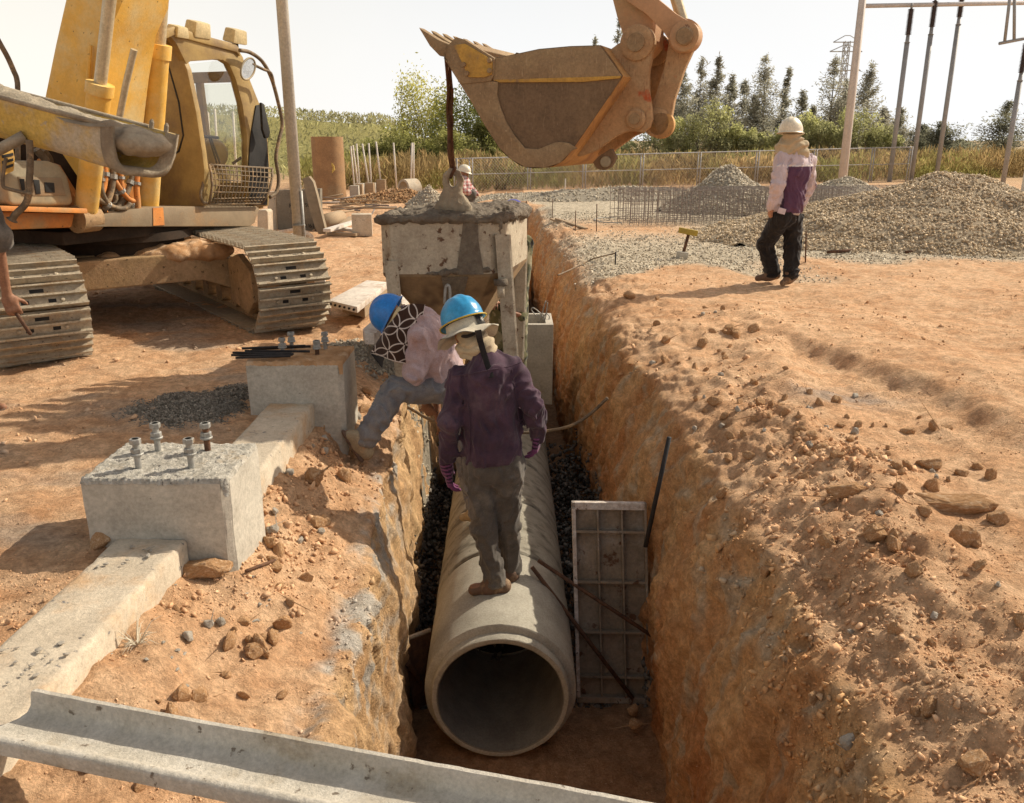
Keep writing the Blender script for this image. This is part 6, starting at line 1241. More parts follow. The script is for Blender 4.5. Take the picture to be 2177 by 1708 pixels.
def casuarina(px, ytop, wpx, Yd, label, seed, dens=1.0, haze=.5, base_y=None):
    rg_ = np.random.default_rng(seed); b = pt(px, 300, Yd); b[2] = -.1; top = pt(px, ytop, Yd); H = top[2]-b[2]; Rr = wpx*Yd/1800/2
    t = empty('casuarina_tree', b, label, 'tree', 'casuarina trees behind the fence'); lean = rg_.normal()*.03*H; ss = np.linspace(0, 1, 9)
    path = [b+np.array([lean*s_*s_+.02*H*math.sin(3*s_+seed)*s_, 0, H*s_]) for s_ in ss]
    m = MB().tube(path, [.010*H*(1-s_)+.0016*H for s_ in ss], 6); C = []; nb = int(46*dens+8)
    for k in range(nb):
        s_ = rg_.uniform(.06, .97); o_ = np.array([np.interp(s_, ss, [p[i] for p in path]) for i in range(3)]); a = rg_.uniform(0, 6.28)
        L_ = Rr*min(1.0, (1.02-s_)*1.2)**1.05*rg_.uniform(.45, 1.25); el = rg_.uniform(.5, 1.2)
        dr = np.array([math.cos(a), math.sin(a), el]); m.tube([o_, o_+dr*L_*.5, o_+dr*L_], [.0028*H, .0018*H, .0007*H], 3, cap=False); nn_ = int((20+80*L_/Rr)*dens)
        u_ = rg_.uniform(.25, 1.12, nn_)[:, None]; sp_ = .06*Rr+.12*L_; q_ = o_+dr*L_*u_+rg_.normal(size=(nn_, 3))*sp_*np.array([1, 1, .9]); q_[:, 2] -= np.abs(rg_.normal(size=nn_))*.10*L_; C.append(q_)
    tip = np.array([np.interp(rg_.uniform(.8, 1.01, 26), ss, [p[i] for p in path]) for i in range(3)]).T+rg_.normal(size=(26, 3))*.07*Rr; C.append(tip)
    m.out('trunk', M['bark'], t); C = np.concatenate(C); S = rg_.uniform(.6, 1.4, len(C))*Yd*.00095; tone = np.clip(.8+.9*fbm(C*1.1, 2, seed), .3, 1.6)
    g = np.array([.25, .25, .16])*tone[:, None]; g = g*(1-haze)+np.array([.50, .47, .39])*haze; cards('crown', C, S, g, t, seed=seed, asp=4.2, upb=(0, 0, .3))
def bush(px, py, wpx, hpx, Yd, label, seed, colr_=(.12, .17, .035), n=1500, haze=.1, spike=0., grp='green bushes and small trees beyond the fence', name='bush'):
    rg_ = np.random.default_rng(seed); c = pt(px, py, Yd); w_ = wpx*Yd/1800/2; h_ = hpx*Yd/1800/2; b = np.array([c[0], Yd, -.1])
    t = empty(name, b, label, 'bush' if name == 'bush' else 'tree', grp); m = MB(); C = []; T_ = []; nc_ = 26
    for k in range(nc_):
        v = rg_.normal(size=3); v /= np.linalg.norm(v); v *= rg_.uniform(.35, .92); cc_ = c+v*np.array([w_, w_*.8, h_]); r_ = rg_.uniform(.22, .42)*min(w_, h_)*1.15
        m.tube([b+np.array([rg_.normal()*.05, 0, 0]), (b+cc_)/2+rg_.normal(size=3)*.1*w_, cc_], [.012*h_+.01, .008*h_+.008, .006], 5, cap=False); k_ = int(n*1.7)//nc_
        q = rg_.normal(size=(k_, 3)); q /= np.linalg.norm(q, axis=1)[:, None]; q *= r_*rg_.uniform(.5, 1.1, (k_, 1)); q[:, 2] += spike*np.abs(rg_.normal(size=k_))*r_; C.append(cc_+q); T_ += [rg_.uniform(.6, 1.35)]*k_
    m.out('stem', M['bark'], t); C = np.concatenate(C); T_ = np.array(T_)*(.8+.35*(C[:, 2]-c[2])/h_); S = rg_.uniform(.7, 1.4, len(C))*Yd*.0013
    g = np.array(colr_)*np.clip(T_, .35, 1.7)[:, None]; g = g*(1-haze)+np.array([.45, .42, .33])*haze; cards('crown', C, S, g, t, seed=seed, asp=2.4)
# hill at the back, grass on it
xs = np.linspace(-75, 2, 90); ys = np.linspace(36, 110, 40); Gh_ = np.zeros((40, 90, 3))
for i, y in enumerate(ys):
    for k_, x in enumerate(xs):
        pxx = CX+x/y*1885; z = 3.1*sstep(36, 66, y)*(1-sstep(780, 960, pxx))+.4*math.sin(x*.21)*sstep(40, 60, y)*(1-sstep(700, 900, pxx)); Gh_[i, k_] = (x, y, z-.25)
m = MB().grid(Gh_); o_ = link('hill', np.array(m.V), m.F, M['soil'], None, True, col=np.tile(np.array([.30, .27, .10]), (len(m.V), 1))); tag(o_, 'low grassy rise behind the site', None, None, 'structure')
rg_ = np.random.default_rng(61); n = 30000; x = rg_.uniform(-60, 1, n); y = rg_.uniform(34, 80, n); keep = (np.abs(x/y) < .75); x, y = x[keep], y[keep]; z = np.array([Gh_[min(39, max(0, int((b-36)/74*39))), min(89, int((a+75)/77*89)), 2] for a, b in zip(x, y)]); n = len(x)
C = np.stack([x, y, z+rg_.uniform(.05, .75, n)], 1); tn = np.clip(.8+.9*fbm(C*np.array([.35, .25, .8]), 3, 5), .3, 1.6); g = np.array([.28, .275, .10])*tn[:, None]; g = g*.70+np.array([.55, .49, .32])*.30  # pale distance haze mixed into the grass colour
o_ = cards('grass', C, rg_.uniform(.05, .12, n), g, None, None, 62, 3.4, (0, 0, 1.4)); tag(o_, 'rough yellow green grass and scrub over the rise', None, None, 'stuff')
# dry grass belt behind the fence
n = 42000; t = rg_.uniform(0, 1, n); x = -7+rg_.uniform(0, 1, n)*34; y = 27.5+.42*np.clip(x, 0, 30)+rg_.uniform(0, 7, n); hgt = .95+.35*fbm(np.stack([x*.5, y*.5, 0*x], 1), 2, 8)
C = np.stack([x, y, rg_.uniform(.0, 1, n)*hgt], 1); tn = np.clip(.8+.7*fbm(C*np.array([.5, .5, 1.5]), 3, 15), .35, 1.5); g = np.array([.38, .27, .125])*tn[:, None]; gm = np.clip(fbm(C*np.array([.3, .3, .6]), 2, 19)*1.5+.1, 0, .8)[:, None]; g = g*(1-gm)+np.array([.27, .27, .085])*gm
o_ = cards('dry_grass', C, rg_.uniform(.03, .065, n), g, None, None, 63, 7.0, (0, 0, 2.2)); tag(o_, 'tall dry orange brown grass growing behind the fence', None, None, 'stuff')
gl_ = [('tall feathery pale tree rising behind the bucket, tallest there', 1292, 22, 56), ('narrow casuarina just peeping over the bucket top', 1248, 74, 50)]
casuarina(1292, 22, 62, 62, 'narrow pointed casuarina whose tip shows above the bucket', 201, 1.0); casuarina(1250, 76, 56, 64, 'short casuarina tip just above the bucket edge', 202, .8)
cl = 'feathery grey green casuarina standing in the row behind the fence'
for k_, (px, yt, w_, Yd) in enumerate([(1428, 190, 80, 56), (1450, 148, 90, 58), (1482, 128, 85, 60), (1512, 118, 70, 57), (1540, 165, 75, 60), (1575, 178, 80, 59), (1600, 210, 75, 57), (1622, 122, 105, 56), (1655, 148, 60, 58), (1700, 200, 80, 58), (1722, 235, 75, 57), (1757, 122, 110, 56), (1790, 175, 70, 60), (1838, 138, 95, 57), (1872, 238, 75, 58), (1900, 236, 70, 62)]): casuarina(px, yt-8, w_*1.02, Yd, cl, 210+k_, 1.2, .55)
for k_, (px, yt, w_, Yd) in enumerate([(1960, 268, 95, 44), (2005, 262, 105, 42), (2045, 300, 80, 43)]): casuarina(px, yt, w_, Yd, 'dark casuarina clump half hidden by the big gravel heap', 240+k_, 1.3, .12)
casuarina(2132, 212, 100, 46, 'isolated casuarina beside the far switchyard post', 250, 1.2, .2); casuarina(2110, 372, 80, 40, 'low pale casuarina at the end of the big gravel heap', 251, .9, .35)
for k_, (px, yt, w_) in enumerate([(664, 262, 22), (672, 250, 26), (684, 254, 26), (726, 252, 22), (736, 262, 24), (757, 244, 28), (786, 250, 24), (798, 247, 26), (812, 260, 30), (834, 262, 22)]): casuarina(px, yt, w_, 95, 'small hazy casuarina on the skyline above the rise', 260+k_, .7, .5)
for k_, (px, py, w_, h_) in enumerate([(1120, 335, 110, 50), (1190, 338, 110, 45), (1260, 335, 110, 50), (1330, 325, 120, 70), (1395, 300, 120, 110)]): bush(px, py, w_, h_, 46, 'dull green bush showing under the bucket beyond the fence', 360+k_, (.26, .28, .08), 1300, .34, grp='bushes seen under the bucket')
bl_ = 'bright green bush in the hedge behind the fence'
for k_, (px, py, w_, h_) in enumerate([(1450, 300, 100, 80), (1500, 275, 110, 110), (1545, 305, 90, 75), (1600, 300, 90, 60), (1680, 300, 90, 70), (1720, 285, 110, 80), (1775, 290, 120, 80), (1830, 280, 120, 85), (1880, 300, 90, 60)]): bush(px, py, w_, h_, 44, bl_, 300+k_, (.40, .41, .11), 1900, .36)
bush(905, 282, 150, 215, 42, 'pale feathery bamboo like tree left of the sling', 320, (.44, .42, .10), 5200, .16, .6, name='feathery_tree'); bush(985, 275, 150, 190, 40, 'dark leafy tree directly behind the wire sling', 321, (.24, .26, .06), 5200, .10, .3, name='leafy_tree'); bush(1045, 300, 100, 130, 39, 'leafy tree under the teeth of the bucket', 322, (.25, .26, .06), 3400, .12, .2, name='leafy_tree')
for k_, (px, py, w_, h_) in enumerate([(800, 330, 90, 75), (840, 315, 100, 100), (872, 335, 90, 80), (925, 345, 110, 70), (1000, 335, 110, 60), (1060, 340, 80, 50), (770, 345, 70, 55), (960, 320, 120, 80)]): bush(px, py, w_, h_, 36, 'green scrub bush at the foot of the trees left of the skip', 330+k_, (.27, .27, .07), 2000, .14, grp='scrub bushes left of the skip')
# fence
fe = empty('chain_link_fence', gp(1450, 400, 0), 'long low steel fence with twin posts and wire mesh behind the gravel', 'fence')
def fl(px): s_ = (px-965)/(1940-965); return 26.5+6.5*s_
FT = lambda px: pt(px, 338-25*(px-965)/975, fl(px)); FBt = lambda px: np.array([FT(px)[0], FT(px)[1], 0.0])
tops_ = [FT(p) for p in np.linspace(968, 1940, 30)]
MB().tube(tops_, .022, 6).out('top_rail', M['fence_steel'], fe, True); MB().tube([p*np.array([1, 1, 0])+np.array([0, 0, p[2]*.52]) for p in tops_], .016, 6).out('mid_rail', M['fence_steel'], fe, True)
for px in (968, 1001, 1125, 1243, 1366, 1488, 1612, 1735, 1858, 1938):
    b = FBt(px); t_ = FT(px); m = MB()
    for dx in (-.045, .045): m.tube([b+np.array([dx, 0, -.2]), t_+np.array([dx, 0, .02])], .022, 6)
    m.out('fence_post', M['fence_steel'], fe, True)
m = MB(); LL = np.linalg.norm(tops_[-1]-tops_[0]); N_ = 190
for k_ in range(N_):
    for sg in (0, 1):
        s0 = k_/N_; s1 = min(max(s0+(1-2*sg)*.6/LL*1.6, 0), 1); p0 = tops_[0]+(tops_[-1]-tops_[0])*s0; p1 = tops_[0]+(tops_[-1]-tops_[0])*s1
        m.tube([p0*np.array([1, 1, 0])+np.array([0, -.02, .03]), p1*np.array([1, 1, 1])+np.array([0, -.02, 0])], .0035, 3, cap=False)
m.out('wire_mesh', M['fence_steel'], fe)
# heaps of gravel
def heap(name, c, rx_, ry_, H_, label, n, seed, size, cols, cat='gravel heap', peak=1.0, skew=0, grp=None):
    m = 46; th = np.linspace(0, 2*math.pi, m, endpoint=False); rr_ = np.linspace(0, 1, 22); V = []; rg_ = np.random.default_rng(seed)
    for r_ in rr_:
        for t in th:
            x, y = c[0]+rx_*r_*math.cos(t)+skew*H_*(1-r_), c[1]+ry_*r_*math.sin(t); V.append((x, y, H_*(1-r_**peak)**1.0*(1-.12*r_*(1-r_)*4)))
    V = np.array(V); V[:, 2] += .10*H_*fbm(V*np.array([1.3, 1.3, 1.3]), 3, seed)+.012*fbm(V*9, 3, seed+2); gzz = np.array([gz(a, b) for a, b in V[:, :2]]); V[:, 2] = V[:, 2]+gzz-.03; F = [(i*m+k_, i*m+(k_+1) % m, (i+1)*m+(k_+1) % m, (i+1)*m+k_) for i in range(21) for k_ in range(m)]
    t_ = empty(name, (c[0], c[1], 0), label, cat, grp); cbase = np.tile(np.mean(cols, 0)*.62, (len(V), 1)); link('heap', V, [f[::-1] for f in F], M['gravel'], t_, True, col=cbase)
    Vg = V.reshape(22, m, 3); u_ = np.sqrt(rg_.random(n)); i = np.clip((u_*21).astype(int), 0, 20); f_ = (u_*21-i)[:, None]; k_ = rg_.integers(0, m, n); g_ = rg_.random(n)[:, None]
    P_ = (Vg[i, k_]*(1-g_)+Vg[i, (k_+1) % m]*g_)*(1-f_)+(Vg[i+1, k_]*(1-g_)+Vg[i+1, (k_+1) % m]*g_)*f_
    sz = rg_.uniform(size*.5, size*1.3, n); cc_ = np.array(cols)[rg_.integers(0, len(cols), n)]*rg_.uniform(.75, 1.2, (n, 1)); o_ = scatter('pebbles', P_+np.array([0, 0, 1])*sz[:, None]*.2, sz, cc_, M['rubble'], t_, seed=seed); o_['kind'] = 'stuff'; return t_
PALE = [(.66, .57, .43), (.52, .44, .33), (.74, .66, .52), (.42, .35, .26)]; TAN = [(.70, .54, .35), (.56, .43, .28), (.76, .62, .44), (.44, .34, .22), (.60, .50, .37)]
heap('gravel_heap', (pt(1550, 400, 19.5)[0], 19.5), 1.55, 1.5, 1.12, 'pointed heap of pale gravel behind the rebar cage', 5200, 401, .034, PALE, peak=1.05)
heap('gravel_heap', (pt(1800, 400, 23)[0], 23), 1.5, 1.2, .66, 'low rounded gravel heap at the foot of the concrete pole', 2600, 402, .034, PALE, peak=1.4)
heap('gravel_heap', (7.1, 14.1), 4.3, 2.4, 1.07, 'broad tan gravel heap rising behind the man in the white helmet', 26000, 403, .027, TAN, peak=1.25)
heap('gravel_heap', (pt(1330, 400, 23)[0], 23.5), 5.0, 1.2, .36, 'long low ridge of grey gravel along the fence foot', 2600, 404, .036, PALE, peak=1.3)
heap('gravel_heap', (pt(912, 400, 21)[0], 21.2), .62, .6, .50, 'small gravel heap beside the concrete ring', 900, 405, .03, PALE, peak=1.1)
heap('soil_heap', (pt(855, 410, 22)[0], 22.4), 1.9, 1.0, .34, 'low mound of orange soil behind the concrete ring', 900, 406, .05, [(.50, .30, .15), (.42, .24, .12)], 'soil heap', 1.2)
heap('gravel_heap', (-2.02, 4.92), .46, .42, .075, 'flat dark heap of wet crushed stone on the ground by the farther footing', 5200, 407, .011, [(.27, .235, .19), (.20, .175, .14), (.34, .30, .24)], peak=1.6, skew=1)
heap('gravel_heap', (-1.72, 5.25), .38, .26, .06, 'second small spill of dark crushed stone behind the flat dark heap', 2600, 408, .011, [(.27, .235, .19), (.20, .175, .14), (.34, .30, .24)], peak=1.6)
heap('gravel_heap', (-1.05, 6.75), .62, .42, .08, 'pale scatter of broken stone between excavator track and skip', 1300, 409, .020, [(.55, .48, .36), (.42, .36, .28)], peak=1.5)
# gravel bed stones, flat
def w_gb(Pc): x, y, z = Pc.T; return (y < 19)*(y > 8)*(x > .5)*(x < 11)*np.clip(gb.reshape(nr, nc)[:-1, :-1].ravel(), 0, 1)/np.clip(y, 8, 20)**1.2
p, n_, c_, ci = pick(15000, w_gb, 15); rr = np.random.default_rng(16); sz = rr.uniform(.010, .026, len(p)); cc = np.array(PALE)[rr.integers(0, 4, len(p))]*rr.uniform(.8, 1.2, (len(p), 1))
o_ = scatter('gravel', p+np.array([0, 0, .004]), sz, cc, M['rubble'], seed=17); tag(o_, 'pale gravel spread over the far bench of the site', None, None, 'stuff')
# rebar cages
rc = empty('rebar_cage', gp(1500, 478, 0), 'long cage of thin vertical reinforcing bars standing on the gravel', 'rebar cage')
a0, a1 = gp(1338, 480, 0), gp(1640, 470, 0); a1[1] = a0[1]+.6; dx_ = (a1-a0)/np.linalg.norm(a1-a0); dyv = np.array([-dx_[1], dx_[0], 0]); Lc = 4.6; Hc = .62; rg_ = np.random.default_rng(71)
for row, off in enumerate((0, .35, .75, 1.2)):
    m = MB()
    for k_ in range(52):
        b = a0+dx_*(Lc*k_/51+rg_.normal()*.012)+dyv*off; m.tube([b+np.array([0, 0, -.03-.06*(k_ % 5 == 0)]), b+np.array([rg_.normal()*.012, 0, Hc+rg_.uniform(-.02, .05)])], .0055, 4)
    for z in (.06, .22, .38, .54, .62): m.tube([a0+dyv*off+np.array([0, 0, z]), a0+dyv*off+dx_*Lc+np.array([0, 0, z])], .0055, 4)
    m.out('bar_mat', M['rebar'], rc)
m = MB()
for k_ in range(30): b = a0+dx_*Lc*k_/29+np.array([0, 0, Hc]); m.tube([b, b+dyv*1.2], .005, 4)
m.out('top_mat', M['rebar'], rc)
r2 = empty('rebar_mat', pt(1800, 410, 19), 'flat stack of reinforcing mesh lying beyond the walking man', 'rebar mat'); m = MB(); b0 = pt(1650, 425, 17.2); b0[2] = .42
for k_ in range(26): q = b0+np.array([.17*k_, .06*k_, .0]); m.tube([q, q+np.array([.2, 1.6, .12])], .006, 4); m.tube([q+np.array([0, 0, -.35]), q], .006, 4)
for s_ in np.linspace(0, 1, 9): q = b0+np.array([.2, 1.6, .12])*s_; m.tube([q, q+np.array([4.3, 1.5, 0])], .006, 4); m.tube([q-np.array([0, 0, .15]), q+np.array([4.3, 1.5, -.15])], .006, 4)
m.out('bar_mat', M['rebar'], r2)
# stakes, boards, sign on the gravel bench
def stake(px, y0, y1, r_, m_, label, grp=None):
    b = on(px, y1); t_ = pt(px+1, y0, b[1]); o_ = MB().tube([b-np.array([0, 0, .06]), t_], r_, 7).out('stake', m_, None, True, loc=b); tag(o_, label, 'stake', grp)
stake(1174, 423, 459, .008, M['rust'], 'thin steel stake on the gravel edge, farthest of the row by the trench'); stake(1223, 448, 491, .009, M['rust'], 'thin steel stake rising by the end of the two boards'); stake(1268, 434, 492, .009, M['rust'], 'tallest thin steel stake on the gravel bench'); stake(1308, 536, 563, .010, M['dark_iron'], 'short black stake holding the cable end near the trench edge'); stake(1713, 492, 559, .010, M['rust'], 'rusty stake right behind the legs of the walking man'); stake(1201, 380, 413, .018, M['white_panel'], 'short white marker stake in front of the fence')
for k_, (x0, y0, x1, y1) in enumerate(((1172, 474, 1228, 489), (1183, 472, 1246, 488))):
    a, b = on(x0, y0), on(x1, y1); c = (a+b)/2; d_ = b-a; o_ = MB().box(c+np.array([0, 0, .035]), (np.linalg.norm(d_), .07, .035), rotm(0, 0, math.atan2(d_[1], d_[0])), .004).out('wooden_board', M['timber'], None, 30, loc=c); tag(o_, ('weathered board lying on the gravel, nearer of the pair', 'weathered board lying on the gravel, farther of the pair')[k_], 'board')
b = on(1450, 551); t_ = pt(1464, 498, b[1]); sgn = empty('marker_board', b, 'small yellow topped marker leaning on a brown stick in the gravel', 'marker'); MB().box(pt(1463, 493, b[1]-.02), (.26, .06, .075), rotm(0, .18, -.1), .006).out('yellow_board', M['yellow'], sgn, 30); MB().tube([b+np.array([0, 0, .02]), t_], .022, 8).out('stick', M['rust'], sgn, True); MB().box(b+np.array([.0, 0, .05]), (.13, .12, .10), rotm(0, .1, .3), .012).out('base_block', M['concrete'], sgn, 30)
for k_, (p0, p1, lab) in enumerate((((1759, 541), (1852, 534), 'thin steel pipe lying in front of the broad gravel heap'), ((1925, 541), (2010, 536), 'short pipe length lying farther along the gravel heap foot'))):
    a, b = on(*p0)+np.array([0, 0, .03]), on(*p1)+np.array([0, 0, .03]); o_ = MB().tube([a, b], .022, 8).out('steel_pipe', M['rust'], None, True, loc=(a+b)/2); tag(o_, lab, 'pipe')
pp = [on(1186, 587)+np.array([0, 0, .01]), on(1215, 575)+np.array([0, 0, .015]), on(1260, 556)+np.array([0, 0, .03]), pt(1308, 539, on(1308, 563)[1])]; o_ = MB().tube(smooth_path(pp, 6), .009, 6).out('cable', M['hose'], None, True, loc=pp[1]); tag(o_, 'grey cable running from the short black stake to the trench edge', 'cable')
for k_, (ax, ay) in enumerate(((1290, 492),)):
    c = on(1310, 470); lp = [c+np.array([.32*math.cos(t)-.1, .55*math.sin(t), .015]) for t in np.linspace(1.2, 5.2, 24)]; o_ = MB().tube(lp, .009, 6).out('hose', M['galv'], None, True, loc=c); tag(o_, 'grey hose curving over the gravel at the end of the rebar cage', 'hose')
c = on(2115, 890); o_ = MB().box(c+np.array([0, 0, .012]), (.10, .035, .02), rotm(0, 0, .05), .004).out('steel_offcut', M['dark_iron'], None, 30, loc=c); tag(o_, 'small dark steel offcut lying on the open ground', 'offcut')
# ---- poles and switchyard
def vpole(name, px, py, Yd, zt, r0_, r1_, m_, label, cat, n=14, zb=-.2):
    b = pt(px, py, Yd); t_ = empty(name, (b[0], Yd, 0), label, cat); MB().tube([(b[0], Yd, zb), (b[0], Yd, zt)], [r0_, r1_], n).out('shaft', m_, t_, True); return t_, b
t_, b = vpole('utility_pole', 640, 556, 9.3, 7.5, .062, .055, M['pole_grey'], 'tall round grey pole standing behind the excavator cab', 'pole', 20)
MB().tube([(b[0]+.058, 9.27, .30), (b[0]+.058, 9.27, 1.02)], .02, 8).out('conduit', M['galv'], t_, True); MB().box((b[0]+.02, 9.24, .66), (.13, .05, .015), None, .003).out('strap', M['galv'], t_); MB().prism([(b[0]+.05, 9.28, 0), (b[0]+.30, 9.28, 0), (b[0]+.06, 9.28, .22)], (0, .02, 0), .003).out('stay_plate', M['steel_dirt'], t_)
vpole('concrete_pole', 1792, 372, 29, 9.5, .155, .10, M['pole_conc'], 'square pale concrete pole rising beyond the gravel heaps', 'pole', 4)
def post(pxb, pyb, pxi0, yi0, yi1, Yd, label, r_=.085):
    b = pt(pxb, pyb, Yd); t_ = empty('insulator_post', (b[0], Yd, 0), label, 'insulator post'); z0, z1 = pt(pxi0, yi0, Yd)[2], pt(pxi0, yi1, Yd)[2]; MB().tube([(b[0], Yd, -.2), (b[0], Yd, z0-.25)], r_, 12).out('steel_tube', M['steel_far'], t_, True); MB().tube([(b[0], Yd, z0-.26), (b[0], Yd, z0-.22), (b[0], Yd, z0)], [r_*1.3, r_*.8, r_*.7], 12).out('flange', M['steel_far'], t_, True)
    n = 22; prof_ = [(r_*.85, 0)]
    for i in range(n): h0 = (z1-z0)*i/n; dh = (z1-z0)/n; prof_ += [(r_*.8, h0+.1*dh), (r_*1.35, h0+.45*dh), (r_*1.3, h0+.6*dh), (r_*.8, h0+.8*dh)]
    MB().lathe(prof_+[(r_*.8, z1-z0)], (b[0], Yd, z0), (0, 0, 1), 14).out('insulator', M['insul'], t_, True); MB().tube([(b[0], Yd, z1), (b[0], Yd, z1+.18)], r_*.5, 8).out('cap', M['steel_far'], t_, True); return (b[0], Yd, z1+.2)
kA = post(1891, 383, 1915, 75, 19, 33, 'steel post topped by a dark ribbed insulator under the bar end'); kB = post(1939, 368, 1966, 58, 2, 33.5, 'steel post with insulator, second along the overhead bar'); kC = post(2003, 290, 2023, 37, -20, 34, 'steel post with insulator whose foot is hidden by a dark casuarina')
kD = post(2125, 432, 2140, 155, 92, 30, 'steel post with insulator standing by the isolated casuarina', .08)
a, b = pt(1838, 13, 33), pt(2260, 5, 34.5); o_ = MB().tube([a, b], .075, 10).out('bus_bar', M['pole_conc'], None, True, loc=(a+b)/2); tag(o_, 'horizontal overhead steel bar across the insulator posts', 'bar')
o_ = empty('support_arm', kD, 'tilted arm with two struts above the post by the isolated casuarina', 'arm'); MB().tube([pt(2124, 93, 30), pt(2210, 76, 30)], .05, 8).out('arm', M['steel_far'], o_, True)
for p0, p1 in (((2136, 88), (2150, -30)), ((2156, 85), (2157, -30))): MB().tube([pt(*p0, 30), pt(*p1, 30)], .05, 8).out('strut', M['steel_far'], o_, True)
vpole('steel_mast', 2172, 440, 22, 2.9, .085, .08, M['pole_conc'], 'thick brownish post at the frame edge beyond the gravel heap', 'pole', 12)
# lattice tower
lt = empty('lattice_tower', (pt(1778, 300, 150)[0], 150, 0), 'faint steel lattice pylon far behind the casuarinas', 'pylon'); M['tower'] = mat('tower', (.46, .45, .44), (.42, .41, .40), 2, .8, 0)
m = MB(); cx_ = pt(1778, 300, 150)[0]; ztop = pt(1778, 88, 150)[2]
def hw(z): return .35+2.3*max(0, (ztop*.62-z)/ztop)
lv = np.linspace(0, ztop, 15)
for i in range(14):
    for sx_ in (-1, 1):
        for sy_ in (-1, 1): m.tube([(cx_+sx_*hw(lv[i])*1.2, 150+sy_*hw(lv[i]), lv[i]), (cx_+sx_*hw(lv[i+1])*1.2, 150+sy_*hw(lv[i+1]), lv[i+1])], .09, 4)
    for sy_ in (-1, 1):
        m.tube([(cx_-hw(lv[i])*1.2, 150+sy_*hw(lv[i]), lv[i]), (cx_+hw(lv[i+1])*1.2, 150+sy_*hw(lv[i+1]), lv[i+1])], .06, 4); m.tube([(cx_+hw(lv[i])*1.2, 150+sy_*hw(lv[i]), lv[i]), (cx_-hw(lv[i+1])*1.2, 150+sy_*hw(lv[i+1]), lv[i+1])], .06, 4)
m.out('mast', M['tower'], lt)
for yp, w_ in ((90, 27), (110, 32), (150, 33), (188, 30)):
    z = pt(1778, yp, 150)[2]; L_ = w_*150/1800; MB().tube([(cx_-L_, 150, z), (cx_+L_, 150, z)], .09, 4).tube([(cx_-L_, 150, z), (cx_-.4, 150, z+1.0), (cx_+.4, 150, z+1.0), (cx_+L_, 150, z)], .07, 4).out('cross_arm', M['tower'], lt)
# ---- things behind on the far side of the excavator
def F2(x, y): return (544.3+x*.22468, 209.3+y*.22468)
b = gp(703, 424, 0); r_ = 34*b[1]/1890; zt = pt(703, 291, b[1])[2]; cs = empty('steel_casing', b, 'tall rusty steel pipe standing upright with torch cut holes', 'steel casing')
m = MB().lathe([(r_, -.1), (r_, zt), (r_-.02, zt), (r_-.02, -.1)], (b[0], b[1], 0), (0, 0, 1), 48, closed=True).rough(.006, 3, 2, 5); m.out('casing_wall', mat('casing', (.36, .21, .10), (.28, .16, .08), 3, .85, .4, 40, c3=(.32, .22, .12), s3=1.4, t3=(.5, .68)), cs, 40)
for pts_ in ([(715, 608), (738, 640), (745, 680), (722, 708), (700, 700), (722, 680), (725, 650), (708, 625)], [(672, 815), (700, 805), (718, 840), (722, 900), (705, 930), (680, 915), (663, 870)], [(665, 410), (674, 412), (676, 424), (664, 424)]):
    q = [pt(*F2(*p), b[1]-r_*.93) for p in pts_]; MB().prism(q, (0, .05, 0), .002).out('cut_hole', M['chute'] if len(pts_) > 5 else M['black'], cs)
for k_, (x0, y0, x1, y1) in enumerate([(895, 455, 932, 825), (915, 445, 968, 812), (950, 430, 980, 805), (1005, 430, 1075, 800), (1065, 425, 1092, 800), (1135, 410, 1185, 768), (1300, 420, 1330, 790), (1475, 420, 1460, 790), (1490, 420, 1490, 790)]):
    Yp = 23.5+.2*k_; b = pt(*F2(x1, y1), Yp); g_ = np.array([b[0], Yp, 0]); sp = empty('stub_post', g_, ('thin pale post leaning on a concrete stub beyond the casing' if k_ < 6 else 'thin pale post standing alone on the soil mound beyond the ring'), 'post', 'thin posts on concrete stubs' if k_ < 6 else 'posts on the soil mound'); MB().tube([b-np.array([0, 0, .3]), pt(*F2(x0, y0), Yp)], .024, 7).out('post', M['white_panel'], sp, True)
    if k_ < 6: MB().box((b[0], Yp, b[2]/2-.08), (.24, .24, max(.15, b[2]+.16)), None, .01).out('stub', M['timber' if k_ % 2 else 'concrete'], sp)
for k_, (px, y0, y1) in enumerate(((1378, 745, 900), (1424, 722, 960), (1545, 740, 1080), (1618, 738, 1000))):
    pxd = px*.32053; Yp = 19+k_*.3; b = pt(pxd+3, 360, Yp); o_ = MB().tube([(b[0], Yp, -.1), tuple(pt(pxd, y0*.32053, Yp))], .026, 7).out('thin_post', M['white_panel'], None, True, loc=(b[0], Yp, 0)); tag(o_, 'thin white post seen through the cab windscreen', 'post', 'thin posts seen through the cab')
c = pt(871, 406, 23); c[2] = .27; ax_ = un((.72, .68, 0)); m = MB().lathe([(.21, -.2), (.27, -.2), (.275, .2), (.21, .2)], c, ax_, 40, closed=True); o_ = m.out('concrete_ring', M['beam'], None, 40, loc=c*np.array([1, 1, 0])); tag(o_, 'short pale concrete pipe ring lying on its side by the soil mound', 'concrete ring')
def slab(name, pts_, Yd, th, m_, label, cat, dy=None, text=None, bev=.008):
    P_ = [pt(*F2(*p), Yd+(dy[i] if dy else 0)) for i, p in enumerate(pts_)]; b = np.mean(P_, 0); b[2] = min(p[2] for p in P_); o_ = MB().prism(P_, (0.02, th, 0), bev).out(name, m_, None, 30, loc=b); tag(o_, label, cat); return o_, P_
sl, SP_ = slab('precast_slab', [(190, 870), (605, 855), (610, 1270), (205, 1265)], 15.2, .10, M['slab'], 'grey precast slab standing on edge with stencilled marks behind the pole', 'slab')
M['stencil'] = mat('stencil', (.03, .028, .025), None, 5, .9, 0)
